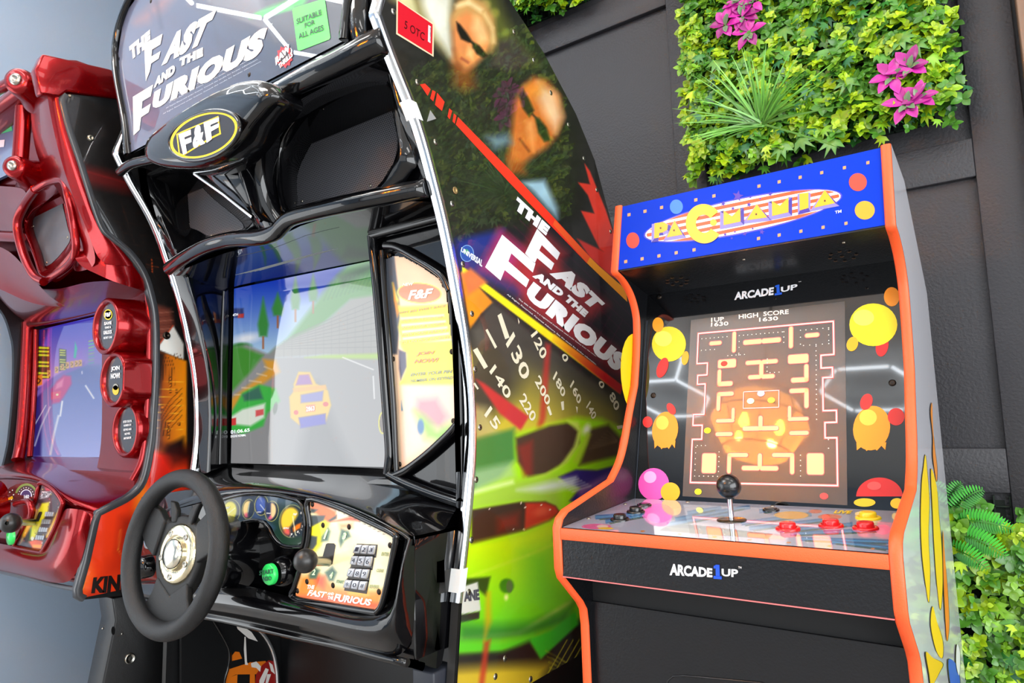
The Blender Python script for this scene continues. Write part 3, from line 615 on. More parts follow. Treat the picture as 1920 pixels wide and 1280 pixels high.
# ---- printed side, soft picture on the panel
NZ, NU = 640, 210
zs = np.linspace(.56, 2.085, NZ)
fa = sorted(Ffront[1:]+[(.957, .62), (.955, .56)], key=lambda p: p[1]); ba = sorted(Fback[3:]+[(1.0, 2.11)], key=lambda p: p[1])
fy = np.interp(zs, [p[1] for p in fa], [p[0] for p in fa])+.008; byy = np.interp(zs, [p[1] for p in ba], [p[0] for p in ba])-.003
P = np.zeros((NZ, NU, 3)); uu = np.linspace(0, 1, NU)
P[..., 0] = FR+.0012; P[..., 1] = fy[:, None]*(1-uu)+byy[:, None]*uu; P[..., 2] = zs[:, None]
def A7(L): return [(700+x/2.462, y/2.462) for x, y in L]
def A8(L): return [(820+x/2.56, 400+y/2.56) for x, y in L]
def A9(L): return [(820+x/2.4625, 760+y/2.4625) for x, y in L]
def side_paint(p):
    p.fill((34, 33, 30)); p.noise(.25, 14, 3)
    # upper picture: pale shirt, leaves, two men in sunglasses
    p.poly(A7([(60, -20), (370, -20), (365, 70), (360, 180), (372, 290), (250, 170), (120, 20)]), (150, 140, 90), 10)
    p.poly(A7([(215, -20), (360, -20), (352, 100), (370, 280), (300, 180), (240, 60)]), (226, 226, 208), 9)
    p.poly(A7([(470, -30), (560, -30), (660, 180), (760, 300), (560, 250), (500, 60)]), (88, 92, 40), 14); p.poly(A7([(100, -20), (180, -20), (200, 60), (130, 30)]), (210, 205, 150), 5)
    for k, (x, y, r, c) in enumerate(((560, 60, 30, (150, 150, 60)), (610, 150, 26, (120, 130, 50)), (520, 20, 30, (170, 165, 80)), (640, 230, 22, (70, 90, 40)))): p.ell(*A7([(x, y)])[0], r/2.4, r/2.4, c, 0, .6, .7)
    p.poly(A7([(575, 190), (650, 170), (740, 280), (640, 330), (540, 300), (560, 250)]), (62, 50, 52), 8)
    p.poly(A7([(362, 280), (460, 310), (470, 400), (420, 420), (370, 390)]), (120, 66, 30), 12)
    p.poly(A7([(362, 90), (400, 20), (480, 10), (540, 80), (560, 180), (520, 250), (470, 300), (420, 330), (372, 280), (366, 180)]), (226, 140, 78), 7)
    p.poly(A7([(470, 60), (520, 90), (540, 190), (490, 200), (455, 130)]), (252, 196, 130), 8)
    p.poly(A7([(362, 70), (390, 0), (450, -25), (520, 10), (560, 90), (568, 200), (545, 240), (530, 150), (490, 80), (430, 55), (390, 80), (368, 130)]), (196, 150, 86), 7)
    p.line(A7([(380, 30), (440, 10), (500, 50)]), 7, (250, 226, 170), 5, .8); p.line(A7([(510, 60), (550, 130), (556, 200)]), 6, (240, 206, 140), 4, .8)
    p.poly(A7([(383, 100), (400, 112), (430, 150), (456, 190), (440, 196), (405, 180), (388, 140)]), (24, 18, 16), 2.5); p.poly(A7([(458, 192), (490, 210), (526, 255), (510, 268), (478, 250), (458, 222)]), (24, 18, 16), 2.5); p.line(A7([(438, 185), (466, 205)]), 3, (24, 18, 16), 1.5)
    p.poly(A7([(440, 215), (462, 235), (458, 275), (430, 255)]), (250, 186, 120), 5); p.line(A7([(405, 268), (440, 290)]), 3.2, (150, 60, 50), 3); p.poly(A7([(372, 230), (400, 300), (430, 330), (385, 330)]), (140, 72, 36), 9, .8)
    p.poly(A7([(652, 470), (690, 400), (740, 355), (800, 370), (860, 440), (878, 540), (850, 620), (800, 680), (740, 720), (690, 760), (640, 790), (620, 740), (636, 620)]), (206, 108, 44), 8)
    p.poly(A7([(760, 380), (840, 430), (874, 540), (840, 610), (790, 520), (760, 450)]), (246, 196, 150), 10); p.poly(A7([(700, 400), (780, 380), (770, 430), (710, 470)]), (244, 150, 50), 10, .8)
    p.poly(A7([(672, 440), (690, 410), (715, 450), (742, 510), (720, 540), (690, 500)]), (34, 40, 22), 3); p.poly(A7([(745, 540), (765, 545), (800, 590), (818, 648), (790, 655), (760, 610)]), (30, 40, 22), 3); p.line(A7([(728, 520), (752, 545)]), 3, (50, 40, 30), 2)
    p.poly(A7([(705, 560), (735, 550), (750, 600), (740, 700), (715, 640)]), (238, 150, 80), 6); p.line(A7([(675, 640), (720, 700)]), 3, (120, 50, 26), 3)
    p.poly(A7([(620, 720), (690, 760), (700, 800), (630, 800)]), (150, 72, 26), 10)
    p.poly(A7([(690, 840), (790, 830), (850, 960), (850, 1010), (800, 960), (740, 890)]), (150, 186, 206), 7); p.poly(A7([(520, 630), (620, 615), (640, 660), (560, 690)]), (110, 140, 160), 9, .8)
    # red flashes at the back edge
    p.poly(A7([(975, 755), (1000, 790), (1070, 960), (1112, 1085), (1095, 1180), (1045, 1150), (958, 972), (1020, 985), (990, 900), (945, 842), (1000, 850)]), (222, 56, 40), 1.5)
    p.poly(A7([(940, 1100), (1065, 1160), (1104, 1060), (1125, 1290), (1080, 1262), (1000, 1190)]), (206, 48, 40), 2)
    # title field with a magenta grid
    p.poly(A8([(90, 130), (330, 60), (420, 90), (560, 60), (960, 480), (900, 880), (150, 290), (110, 250)]), (30, 26, 34), 4)
    p.poly(A8([(85, 125), (320, 75), (250, 200), (440, 350), (400, 400), (150, 285), (110, 250)]), (28, 44, 120), 8)
    for k in range(16):
        a = A8([(80+k*54, 60+k*30), (60+k*54-160, 60+k*30+330)]); p.line(a, .8, (150, 30, 90), .8, .45); a = A8([(420-k*26, 0+k*30), (1000-k*26, 560+k*30)]); p.line(a, .8, (150, 30, 90), .8, .4)
    glow = (196, 44, 50)
    for L in ([(300, 80), (500, 240), (430, 380), (205, 270)], [(470, 50), (620, 190), (560, 280), (410, 200)], [(560, 230), (820, 440), (740, 500), (520, 280)], [(400, 330), (930, 700), (890, 800), (400, 430)], [(440, 270), (720, 480), (690, 540), (430, 320)]): p.poly(A8(L), glow, 13, .75)
    p.poly(A8([(300, 90), (400, 170), (350, 300), (220, 260)]), (190, 50, 160), 14, .6)
    # yellow to red band below the title
    p.grad(A8([(140, 280)])[0], A8([(870, 850)])[0], (250, 246, 20), (255, 214, 20), A8([(120, 255), (150, 275), (890, 828), (878, 868), (140, 305), (118, 290)]), 1.2)
    p.grad(A8([(560, 600)])[0], A8([(800, 790)])[0], (255, 200, 20), (214, 22, 30), A8([(560, 578), (892, 828), (878, 868), (550, 610)]), 1.5)
    # orange corner, universal blue
    p.poly(A8([(112, 280), (150, 300), (268, 428), (210, 480), (158, 560)]), (246, 146, 24), 2); p.poly(A8([(118, 290), (160, 262), (240, 330), (150, 390)]), (226, 120, 60), 4)
    # speedometer
    p.poly(A8([(268, 428), (870, 900), (905, 1080), (870, 1290), (60, 1290), (150, 560)]), (66, 62, 56), 5); p.noise(.12, 30, 9)
    g = A8([(620, 780), (520, 1040)]); p.grad(g[0], g[1], (96, 88, 60), (206, 186, 50), A8([(420, 700), (880, 900), (910, 1100), (700, 1120), (170, 1080), (380, 860)]), 22, .95)
    p.poly(A8([(170, 560), (210, 540), (260, 600), (190, 640)]), (100, 96, 86), 6, .6)
    p.poly(A8([(185, 795), (225, 815), (440, 975), (400, 1040), (300, 960)]), (196, 50, 56), 3); p.poly(A8([(520, 620), (545, 630), (520, 980), (430, 1260), (412, 1260), (490, 980)]), (190, 44, 40), 4, .75)
    p.poly(A8([(160, 920), (230, 930), (300, 1060), (180, 1090)]), (196, 180, 110), 10, .8)
    # green car
    gr = (168, 232, 18)
    p.poly(A9([(150, 250), (360, 130), (640, 55), (760, 62), (860, 110), (880, 300), (820, 560), (660, 900), (660, 1030), (470, 1170), (430, 1100), (80, 1150), (70, 900), (140, 420)]), gr, 7)
    p.poly(A9([(160, 160), (355, 105), (360, 250), (290, 330), (150, 400)]), (70, 130, 60), 6); p.poly(A9([(165, 300), (350, 260), (360, 330), (170, 400)]), (170, 200, 150), 8, .7)
    p.poly(A9([(362, 150), (520, 92), (600, 80), (650, 100), (656, 170), (590, 260), (500, 315), (420, 330), (372, 260)]), (72, 50, 40), 4); p.poly(A9([(370, 190), (440, 160), (440, 320), (400, 330)]), (150, 40, 36), 6, .7)
    p.poly(A9([(700, 110), (790, 88), (850, 150), (836, 232), (655, 276), (690, 180)]), (84, 62, 44), 5)
    for k in range(7): p.line(A9([(700+k*14, 200-k*14), (830, 170+k*8-k*10)]), 1.2, (150, 120, 90), 1.5, .5)
    p.poly(A9([(600, 70), (650, 75), (668, 120), (650, 190), (600, 262), (500, 322), (430, 345), (560, 290), (630, 190), (650, 120)]), (206, 226, 90), 4)
    p.ell(*A9([(690, 110)])[0], 11, 17, (246, 250, 220), 20, .8); p.line(A9([(700, 130), (640, 260)]), 7, (190, 216, 60), 5)
    p.poly(A9([(160, 410), (360, 345), (560, 320), (560, 470), (380, 445), (160, 480)]), (166, 206, 60), 9); p.line(A9([(170, 400), (350, 352)]), 6, (240, 250, 200), 5, .8)
    for k, L in enumerate(([(560, 330), (640, 295), (740, 298), (850, 270), (820, 340), (640, 450), (610, 440), (660, 380), (600, 360)], [(470, 640), (540, 600), (545, 625), (480, 648)])): p.poly(A9(L), (58, 38, 128), 3)
    p.poly(A9([(370, 390), (520, 350), (640, 330), (640, 380), (480, 400)]), (226, 232, 236), 7, .8); p.poly(A9([(640, 390), (820, 300), (800, 330), (660, 420)]), (206, 130, 190), 6, .6)
    for k in range(6): p.line(A9([(560+k*12, 350+k*10), (640+k*14, 330+k*8)]), 2, (230, 236, 240), 2, .7)
    p.poly(A9([(158, 482), (380, 445), (500, 443), (545, 462), (568, 492), (520, 535), (400, 580), (158, 642)]), (60, 34, 30), 2.5); p.poly(A9([(408, 450), (500, 448), (545, 466), (562, 492), (515, 530), (402, 574)]), (206, 48, 30), 3)
    p.poly(A9([(280, 520), (380, 490), (380, 560), (280, 585)]), (150, 30, 24), 9, .7); p.ell(*A9([(480, 490)])[0], 22, 12, (232, 90, 60), -15, .7, .8)
    for x, y in ((240, 478), (386, 450), (480, 460), (520, 480), (405, 470), (352, 572), (400, 572)): p.ell(*A9([(x, y)])[0], 1.8, 1.8, (255, 220, 200), 0, .3)
    g = A9([(300, 650), (300, 1100)]); p.grad(g[0], g[1], (206, 240, 12), (80, 200, 30), A9([(140, 645), (400, 585), (545, 525), (548, 780), (640, 900), (655, 1010), (90, 1090), (120, 800)]), 9)
    p.poly(A9([(400, 680), (540, 640), (545, 780), (640, 900), (500, 960), (420, 900)]), (120, 214, 30), 22, .8); p.line(A9([(150, 790), (420, 690), (540, 640)]), 3, (206, 236, 60), 4, .7); p.line(A9([(110, 1075), (380, 1050), (620, 905)]), 5, (226, 240, 120), 5, .8)
    p.poly(A9([(125, 800), (245, 790), (225, 880), (190, 850), (120, 835)]), (40, 70, 20), 3); p.poly(A9([(118, 836), (186, 815), (200, 946), (105, 966)]), (206, 206, 196), 1.5); p.poly(A9([(103, 966), (196, 950), (194, 984), (100, 1004)]), (40, 42, 36), 1.5)
    p.ell(*A9([(320, 832)])[0], 16, 16, (60, 130, 20), 0, .3); p.ell(*A9([(333, 835)])[0], 7, 14, (90, 110, 60), 0, .3); p.ell(*A9([(318, 885)])[0], 6, 9, (240, 246, 150), 0, .8)
    p.poly(A9([(100, 1005), (300, 1010), (430, 1000), (560, 960), (640, 900), (600, 1000), (420, 1080), (90, 1110)]), (40, 110, 40), 12, .75); p.poly(A9([(90, 1085), (300, 1090), (440, 1060), (500, 1100), (300, 1140), (80, 1150)]), (90, 200, 30), 8)
    p.poly(A9([(70, 1150), (300, 1140), (430, 1085), (480, 1165), (640, 990), (700, 1000), (700, 1320), (40, 1320)]), (34, 28, 26), 6); p.poly(A9([(425, 1080), (530, 1036), (640, 950), (652, 1010), (478, 1168)]), (60, 190, 40), 3)
    p.poly(A9([(70, 1215), (300, 1200), (520, 1190), (470, 1320), (60, 1320)]), (206, 174, 40), 14)
    p.poly(A9([(215, 1090), (245, 1080), (215, 1300), (190, 1300)]), (190, 50, 30), 4, .8); p.poly(A9([(225, 860), (245, 860), (250, 1000), (215, 1090)]), (230, 150, 20), 5, .6)
    for k in range(8):
        p.line(A9([(480+k*28, 1290), (600+k*28, 1080)]), 1.4, (206, 196, 40), .8); p.line(A9([(500+k*6, 1130+k*26), (600+k*20, 1190+k*26)]), 1.1, (206, 196, 40), .8)
picture('side_art', fR, P, side_paint, plexi_art)
sdp = Plane((FR+.0012, 0, 0), (1, 0, 0)); A = Art(sdp, .0004)
for L in ([(215, 390), (238, 386), (264, 412), (250, 442)], [(272, 416), (287, 424), (276, 468), (262, 454)], [(294, 428), (328, 470), (316, 512), (284, 484)], [(350, 500), (363, 512), (352, 551), (342, 538)], [(371, 524), (383, 534), (375, 571), (365, 560)]): A.poly(A7(L), (236, 50, 34))
A.poly(A7([(390, 540), (640, 795), (1000, 1186), (985, 1215), (620, 835), (380, 575)]), (236, 50, 34)); A.poly([(1106, 482), (1123, 499), (1173.5, 543), (1176, 566), (1130, 522), (1100, 493)], (240, 150, 40), .0001)
A.poly([(1040, 412), (1106, 482), (1100, 493), (1036, 421)], (240, 90, 40), .0002)
A.poly(A7([(262, 508), (290, 548), (246, 562)]), (150, 150, 150))
cream = (224, 216, 190)
for L in ([(288, 490), (306, 478), (346, 595), (325, 604)], [(230, 560), (240, 554), (286, 640), (276, 649)], [(170, 656), (191, 644), (242, 735), (224, 747)], [(385, 500), (394, 520), (390, 532)], [(592, 905), (606, 900), (608, 942), (598, 945)], [(525, 930), (536, 922), (550, 965), (540, 970)], [(664, 925), (674, 930), (670, 960)], [(860, 1020), (888, 1015), (890, 1030), (865, 1036)], [(170, 815), (180, 812), (198, 840), (192, 846)]): A.poly(A8(L), cream)
A.poly(A8([(310, 102), (470, 240), (457, 284), (354, 192), (340, 230), (440, 318), (425, 355), (322, 272), (302, 322), (228, 258)]), (246, 246, 250), .0003)
A.poly(A8([(478, 74), (588, 190), (574, 224), (500, 152), (488, 178), (560, 240), (546, 272), (478, 214), (466, 240), (420, 192)]), (246, 246, 250), .0003)
A.build('side_marks', fR)
b = MB(); wh = (246, 246, 250)
lettering(b, 'THE', A7([(648, 962), (800, 1092), (815, 1048), (662, 906)]), sdp, wh, .0012, .085, .1, sp=1.14)
lettering(b, 'AST', A8([(535, 290), (766, 478), (804, 432), (592, 228)]), sdp, wh, .0012, .085, .15, sp=1.14)
lettering(b, 'AND', A8([(452, 302), (590, 404), (608, 376), (475, 272)]), sdp, wh, .0014, .085, .1, sp=1.14)
lettering(b, 'THE', A8([(604, 414), (708, 502), (724, 474), (628, 388)]), sdp, wh, .0014, .085, .1, sp=1.14)
lettering(b, 'URIOUS', A8([(418, 400), (868, 770), (910, 690), (450, 318)]), sdp, wh, .0012, .085, .15, sp=1.14)
lettering(b, 'TM', A8([(905, 706), (920, 714), (922, 700), (908, 692)]), sdp, wh, .0012, .02)
for t, q in (('130', [(326, 628), (408, 806), (448, 770), (364, 566)]), ('120', [(446, 585), (500, 706), (528, 672), (476, 560)]), ('140', [(247, 760), (332, 896), (357, 862), (275, 722)]), ('200', [(465, 808), (524, 926), (544, 898), (488, 770)]), ('220', [(390, 898), (452, 1004), (476, 972), (416, 856)]), ('180', [(552, 792), (600, 886), (616, 858), (570, 755)]), ('160', [(634, 830), (676, 920), (692, 890), (652, 798)]), ('140', [(712, 930), (744, 992), (764, 968), (732, 898)]), ('80', [(822, 878), (854, 952), (876, 926), (842, 850)]), ('15', [(222, 968), (276, 1044), (304, 1010), (254, 922)]), ('0', [(592, 680), (610, 720), (632, 694), (612, 670)]), ('0', [(768, 810), (786, 846), (804, 826), (790, 800)])): lettering(b, t, A8(q), sdp, cream, .001, .02)
lettering(b, 'UNIVERSAL', A8([(110, 182), (212, 258), (218, 226), (114, 162)]), sdp, (230, 236, 246), .0012, .04)
for k, t in enumerate(('The title shown is a registered trademark used under licence from the owner.', 'All Rights Reserved. Parental Advisory. See the studio for further information.', 'Copyright 2004. All Rights Reserved.')): 
    lettering(b, t, A8([(330+k*0+(0 if k else 55), 392+(0 if k else 22)-0), (760-(k == 2)*100, 690+(0 if k == 0 else 40)-(k == 2)*70), (764-(k == 2)*100, 684+(0 if k == 0 else 40)-(k == 2)*70), (334+(0 if k else 55), 384+(0 if k else 22))]), sdp, (225, 225, 225), .0012, .01) if k < 2 else None
lettering(b, 'ANE', A9([(122, 906), (194, 896), (190, 846), (120, 860)]), sdp, (70, 70, 80), .0012, .05)
b.build('lettering', fR)
A = Art(sdp, .0007); A.poly(A7([(106, -5), (279, 110), (277, 263), (104, 158)]), (232, 206, 170)); A.poly(A7([(112, 4), (272, 113), (270, 252), (111, 153)]), (206, 20, 40), .0002); A.poly(A7([(252, 116), (264, 124), (262, 200), (250, 192)]), (240, 240, 240), .0004); st = A.build('sticker', fR, label='red inspection sticker')
b = MB(); lettering(b, '5 OTC', A7([(140, 130), (232, 190), (236, 156), (144, 94)]), sdp, (60, 6, 14), .0014, .0)
lettering(b, 'TEXAS AMUSEMENT TAX PERMIT', A7([(130, 62), (244, 138), (244, 130), (130, 50)]), sdp, (90, 6, 20), .0014) if False else None
lettering(b, 'A 509945', A7([(258, 192), (262, 194), (264, 128), (258, 122)]), sdp, (30, 30, 30), .0014); b.build('lettering', st)
for q, (rx, ry) in (((875, 475), (15, 15)),):
    A = Art(sdp, .0009); A.poly(ell(*q, 13, 16), (120, 160, 210)); A.poly(ell(*q, 11.5, 14.5), (40, 80, 160), .0001); A.poly(ell(q[0]-2, q[1]-3, 6, 5, 20), (70, 150, 110), .0002); A.build('globe_mark', fR)
for i, q in enumerate([(738, 22), (783, 154), (817, 266), (848, 382), (868, 495), (885, 588), (891, 692), (900, 801), (893, 899), (884, 1012), (879, 1110), (929, 1268), (995, 1273), (947, 1234), (964, 60), (1001, 113), (1033, 174), (1066, 234), (1095, 297), (1119, 356), (1145, 434)]):
    b = MB(); screw(b, sdp.hit(*q, .0004), (1, 0, 0), .0062, screw_mat if i % 3 else steel); b.build('screw', fR)
b = MB(); b.lathe(sdp.hit(853, 357, .0004), (1, 0, 0), [(.006, 0), (.0075, .0008), (.0062, .0016), (.0035, .0008), (.003, .0002)], mat('worn_brass', (190, 160, 110), .4, metal=.8), 16); b.build('grommet', fR)
# ---- core body
b = MB()
core = [(.93, 2.10), (.88, 2.05), (.87, 1.78), (1.03, 1.74), (1.04, 1.52), (1.15, 1.505), (1.15, .985), (1.04, .965), (1.04, .705), (1.25, .69), (1.7, .69), (1.7, 1.4), (1.5, 1.8), (1.15, 2.04)]
b.prism([(FL+.019, y, z) for y, z in core], (FR-.019-FL-.019, 0, 0), black_gloss); b.build('body', fk)
b = MB(); b.box((FL+.02, 1.30, .02), (-1.10, 1.34, .69), black_satin); b.box((-1.10, 1.18, .02), (-.87, 1.34, .69), black_satin); b.box((-1.104, 1.176, .02), (-1.09, 1.19, .69), black_gloss); b.build('lower_cabinet', fk)
b = MB(); b.box((FR-.075, .93, .60), (FR-.020, .99, .655), mat('latch_grey', (40, 43, 52), .5)); b.build('corner_bracket', fk, bevel=.004)
# ---- marquee
MY = PY(.80); G3 = lambda L: [(200+x/3.2, y/3.2) for x, y in L]
mo = [(-1.772, 1.800), (-.938, 1.795), (-.925, 1.90), (-.905, 2.10), (-.93, 2.19), (-1.0, 2.225), (-1.72, 2.235), (-1.79, 2.222), (-1.845, 2.17), (-1.862, 2.10), (-1.845, 2.02), (-1.80, 1.90)]
b = MB(); b.prism([(x, .803, z) for x, z in mo], (0, .06, 0), black_gloss); marq = b.build('marquee', fk)
def inset(x, z): return (-1.352+(x+1.352)*.985, 2.0+(z-2.0)*.975)
acr = mat('marquee_print', attr=True, rough=.3, coat=1.0, crough=.008)
ymn, ymx = 1.80, 2.235; rows = []
zz = np.linspace(1.803, 2.228, 230); lft = sorted([(2.228, -1.74), (2.205, -1.81), (2.17, -1.838), (2.10, -1.856), (2.02, -1.84), (1.90, -1.797), (1.803, -1.768)]); 
xl = np.interp(zz, [a[0] for a in lft], [a[1] for a in lft]); xr = np.interp(zz, [1.80, 1.9, 2.1, 2.19, 2.228], [-.942, -.93, -.91, -.935, -1.0])
P = np.zeros((230, 420, 3)); u = np.linspace(0, 1, 420); P[..., 0] = xl[:, None]*(1-u)+xr[:, None]*u; P[..., 1] = .8; P[..., 2] = zz[:, None]
def mpaint(p):
    p.fill((56, 62, 84)); g = G3([(100, 500), (1300, 300)]); p.grad(g[0], g[1], (104, 108, 130), (20, 24, 44))
    p.poly(G3([(330, -400), (1440, -400), (1440, 200), (1010, 250), (980, 190), (640, 60)]), (92, 92, 102), 3); p.poly(G3([(830, -300), (1440, -300), (1440, 300), (1010, 250)]), (44, 46, 60), 8)
    p.poly(G3([(860, 105), (960, 50), (1100, 0), (1240, -60), (1180, 30), (1000, 80)]), (40, 190, 60), 6); p.poly(G3([(900, 90), (1110, 20), (1110, 50), (960, 90)]), (70, 220, 90), 6)
    p.poly(G3([(180, 130), (330, 0), (420, -60), (340, 40), (240, 120)]), (180, 110, 90), 16, .7); p.poly(G3([(255, 60), (300, 100), (345, 260), (310, 240)]), (86, 88, 110), 6, .7)
    p.line(G3([(300, 10), (330, 170)]), 3, (40, 44, 66), 6, .5); p.line(G3([(620, 20), (680, 300)]), 8, (60, 62, 78), 4, .6)
picture('marquee_print', marq, P, mpaint, acr)
b = MB(); wm = (236, 240, 228)
for t, q, sh in (('THE', [(150, 362), (272, 262), (262, 178), (136, 282)], .1), ('AST', [(330, 398), (604, 246), (664, 55), (350, 232)], .25), ('AND', [(284, 532), (416, 440), (412, 384), (292, 472)], .1), ('THE', [(440, 402), (586, 336), (580, 284), (440, 350)], .1), ('URIOUS', [(280, 662), (950, 318), (968, 152), (275, 560)], .2)): lettering(b, t, G3(q), MY, wm, .0012 if t != 'AND' else .0016, .085, sh, sp=1.14)
[b.face([MY.hit(*q_, .0014) for q_ in G3(L_)], flat(wm)) for L_ in ([(228, 268), (338, 204), (326, 268), (276, 298), (272, 340), (326, 308), (316, 352), (270, 382), (262, 430), (238, 488)], [(160, 582), (282, 508), (268, 578), (218, 608), (214, 656), (268, 622), (256, 674), (210, 704), (200, 780), (165, 812)])]
lettering(b, 'TM', G3([(972, 158), (996, 150), (996, 140), (972, 148)]), MY, wm, .001)
for k in range(4): lettering(b, 'All Rights Reserved under licence. Consult the studio for further information.', G3([(340+k*18, 690-k*14-k*20), (930-k*20, 372-k*0+k*14-k*26), (930-k*20, 364+k*14-k*26), (340+k*18, 680-k*14-k*20)]), MY, (200, 204, 212), .001, 0)
b.build('lettering', marq)
A = Art(MY, .001); A.poly(G3([(1116, 62), (1122, 50), (1300, -5), (1312, 2), (1345, 226), (1338, 238), (1160, 306), (1148, 300)]), (86, 226, 96)); gs = A.build('sticker', marq, label='green sticker reading SUITABLE FOR ALL AGES')
b = MB()
for t, q in (('SUITABLE', [(1145, 150), (1296, 90), (1292, 58), (1143, 116)]), ('FOR', [(1194, 166+4), (1256, 146), (1252, 118), (1192, 142)]), ('ALL AGES', [(1158, 236), (1308, 184), (1304, 150), (1155, 204)])): lettering(b, t, G3(q), MY, (20, 60, 30), .0022, .025)
b.build('lettering', gs)
A = Art(MY, .001)
sp_ = []
for k in range(22): a = 2*pi*k/22; r = (16 if k % 2 else 12.5); sp_.append((534+r*cos(a), 107+r*1.35*sin(a)))
A.poly(sp_, (200, 30, 40)); A.poly(ell(534, 107, 9, 13), (40, 20, 24), .0002); rw = A.build('maker_mark', marq); b = MB()
lettering(b, 'RAW', G3([(1020, 395), (1108, 300), (1098, 265), (1015, 350)]), MY, (240, 240, 240), .0018, .07); lettering(b, 'THRILLS', G3([(1040, 416), (1122, 338), (1116, 308), (1034, 388)]), MY, (240, 240, 240), .0018, .05); b.build('lettering', rw)
for q in ((70, 358), (140, 862), (855, 448), (1402, 190), (265, 8), (640, -40)): b = MB(); screw(b, MY.hit(*G3([q])[0]), (0, -1, 0), .0055, dark_screw); b.build('screw', marq)
b = MB(); tp = [(-1.772, 1.795), (-1.80, 1.90), (-1.846, 2.02), (-1.864, 2.10), (-1.846, 2.17), (-1.79, 2.225), (-1.72, 2.238), (-1.35, 2.24), (-1.0, 2.23), (-.92, 2.19), (-.905, 2.10), (-.925, 1.90), (-.94, 1.80)]
b.tube(curve([(x, .795, z) for x, z in tp], 5), .0095, black_gloss, 12); b.build('marquee_frame', fk)
# ---- header shell: ledge, right column
def pts(L): return [atY(x, y, d) for x, y, d in L]
b = MB(); b.tube(curve(pts([(226, 322, .80), (250, 306, .79), (300, 296, .79), (345, 290, .80)]), 5), [.012]*10+[.018]*6, black_gloss, 16); b.build('header_ledge', fk); b = MB(); b.tube(curve(pts([(470, 205, .80), (525, 175, .79), (580, 146, .79), (640, 118, .80), (690, 92, .81), (735, 72, .83)]), 5), [.02+.008*t/25 for t in range(26)], black_gloss, 16)
b.build('header_ledge', fk)
b = MB(); b.tube(curve(pts([(676, -90, .84), (678, -30, .83), (678, 20, .82), (680, 60, .82), (690, 100, .83)]), 5), .026, black_gloss, 18, rz=.9); b.build('header_column', fk); b = MB(); b.tube(curve(pts([(700, -80, .86), (704, -10, .84), (712, 50, .84), (740, 110, .86)]), 5), .014, black_gloss, 14); b.build('header_column', fk)
def sheet(rows, name, m=black_gloss, sub=2, parent=None, **k):
    b = MB(); b.grid([pts(r) for r in rows], m); return b.build(name, parent or fk, subsurf=sub, **k)
sheet([[(470, 235, .81), (530, 205, .80), (590, 172, .80), (650, 140, .81), (720, 108, .83), (780, 95, .86)],
       [(480, 262, .86), (535, 226, .86), (590, 190, .85), (655, 160, .85), (722, 138, .86), (790, 128, .89)],
       [(482, 300, .91), (528, 252, .91), (582, 208, .91), (650, 176, .90), (722, 150, .90), (800, 170, .93)]], 'speaker_brow')
# ---- speaker pockets
def pocket(lip, gr, yl, yg, name):
    n = len(lip); out = []
    cx = sum(p[0] for p in lip)/n; cy = sum(p[1] for p in lip)/n
    L = curve([atY(x, y, yl) for x, y in lip], 4, True); G = curve([atY(x, y, yg) for x, y in gr], 4, True)
    c = sum(L)/len(L); O = [p+(p-c)*.10+np.array([0, .03, 0]) for p in L]; O2 = [p+(p-c)*.035+np.array([0, -.004, 0]) for p in L]
    mid = [l*.55+g*.45+np.array([0, .012, 0]) for l, g in zip(L, G)]
    b = MB(); b.grid([O, O2, L, mid, G], black_gloss, closed=True); o = b.build(name, fk)
    b = MB(); gx = sum(G)/len(G)
    b.face([p+np.array([0, -.001, 0]) for p in G], mat('grille_black', (96, 96, 102), .5)); return o, b, G, gx
def inside(pt, poly):
    c = False; x, z = pt
    for i in range(len(poly)):
        x1, z1 = poly[i]; x2, z2 = poly[(i+1) % len(poly)]
        if (z1 > z) != (z2 > z) and x < (x2-x1)*(z-z1)/(z2-z1)+x1: c = not c
    return c
def grille(lip, gr, yl, yg, screws_px):
    po, b, G, gx = pocket(lip, gr, yl, yg, 'speaker_pocket'); go = b.build('speaker_grille', fk)
    b = MB(); poly = [(g[0], g[2]) for g in G]; x0, x1 = min(p[0] for p in poly), max(p[0] for p in poly); z0, z1 = min(p[1] for p in poly), max(p[1] for p in poly); s = .0052; r = .0016; i = 0
    hole = mat('grille_hole', (6, 6, 6), .8); z = z0
    while z < z1:
        x = x0+(s/2 if i % 2 else 0)
        while x < x1:
            if inside((x, z), poly): b.face([(x+r*cos(a), G[0][1]-.0016, z+r*sin(a)) for a in (0, pi/3, 2*pi/3, pi, 4*pi/3, 5*pi/3)], hole)
            x += s
        z += s*.87; i += 1
    h = b.build('grille_holes', go, kind='stuff')
    for q in screws_px: b = MB(); screw(b, atY(*q, yg-.002), (0, -1, 0), .0035, screw_mat); b.build('screw', go)
grille([(722, 150), (742, 234), (749, 289), (737, 314), (692, 366), (560, 394), (530, 382), (524, 297), (537, 250), (576, 207), (634, 178)], [(721, 188), (741, 234), (746, 289), (734, 312), (690, 361), (568, 386), (559, 374), (558, 330), (572, 293), (603, 243), (650, 212)], .895, .985, [(607, 244), (694, 348), (566, 377)])
grille([(282, 335), (300, 322), (375, 322), (430, 360), (478, 405), (440, 446), (390, 462), (340, 480), (318, 440), (296, 385)], [(325, 350), (334, 338), (362, 336), (400, 372), (456, 420), (440, 434), (397, 443), (372, 432), (350, 420), (334, 380)], .91, .985, [(354, 420), (396, 442)])
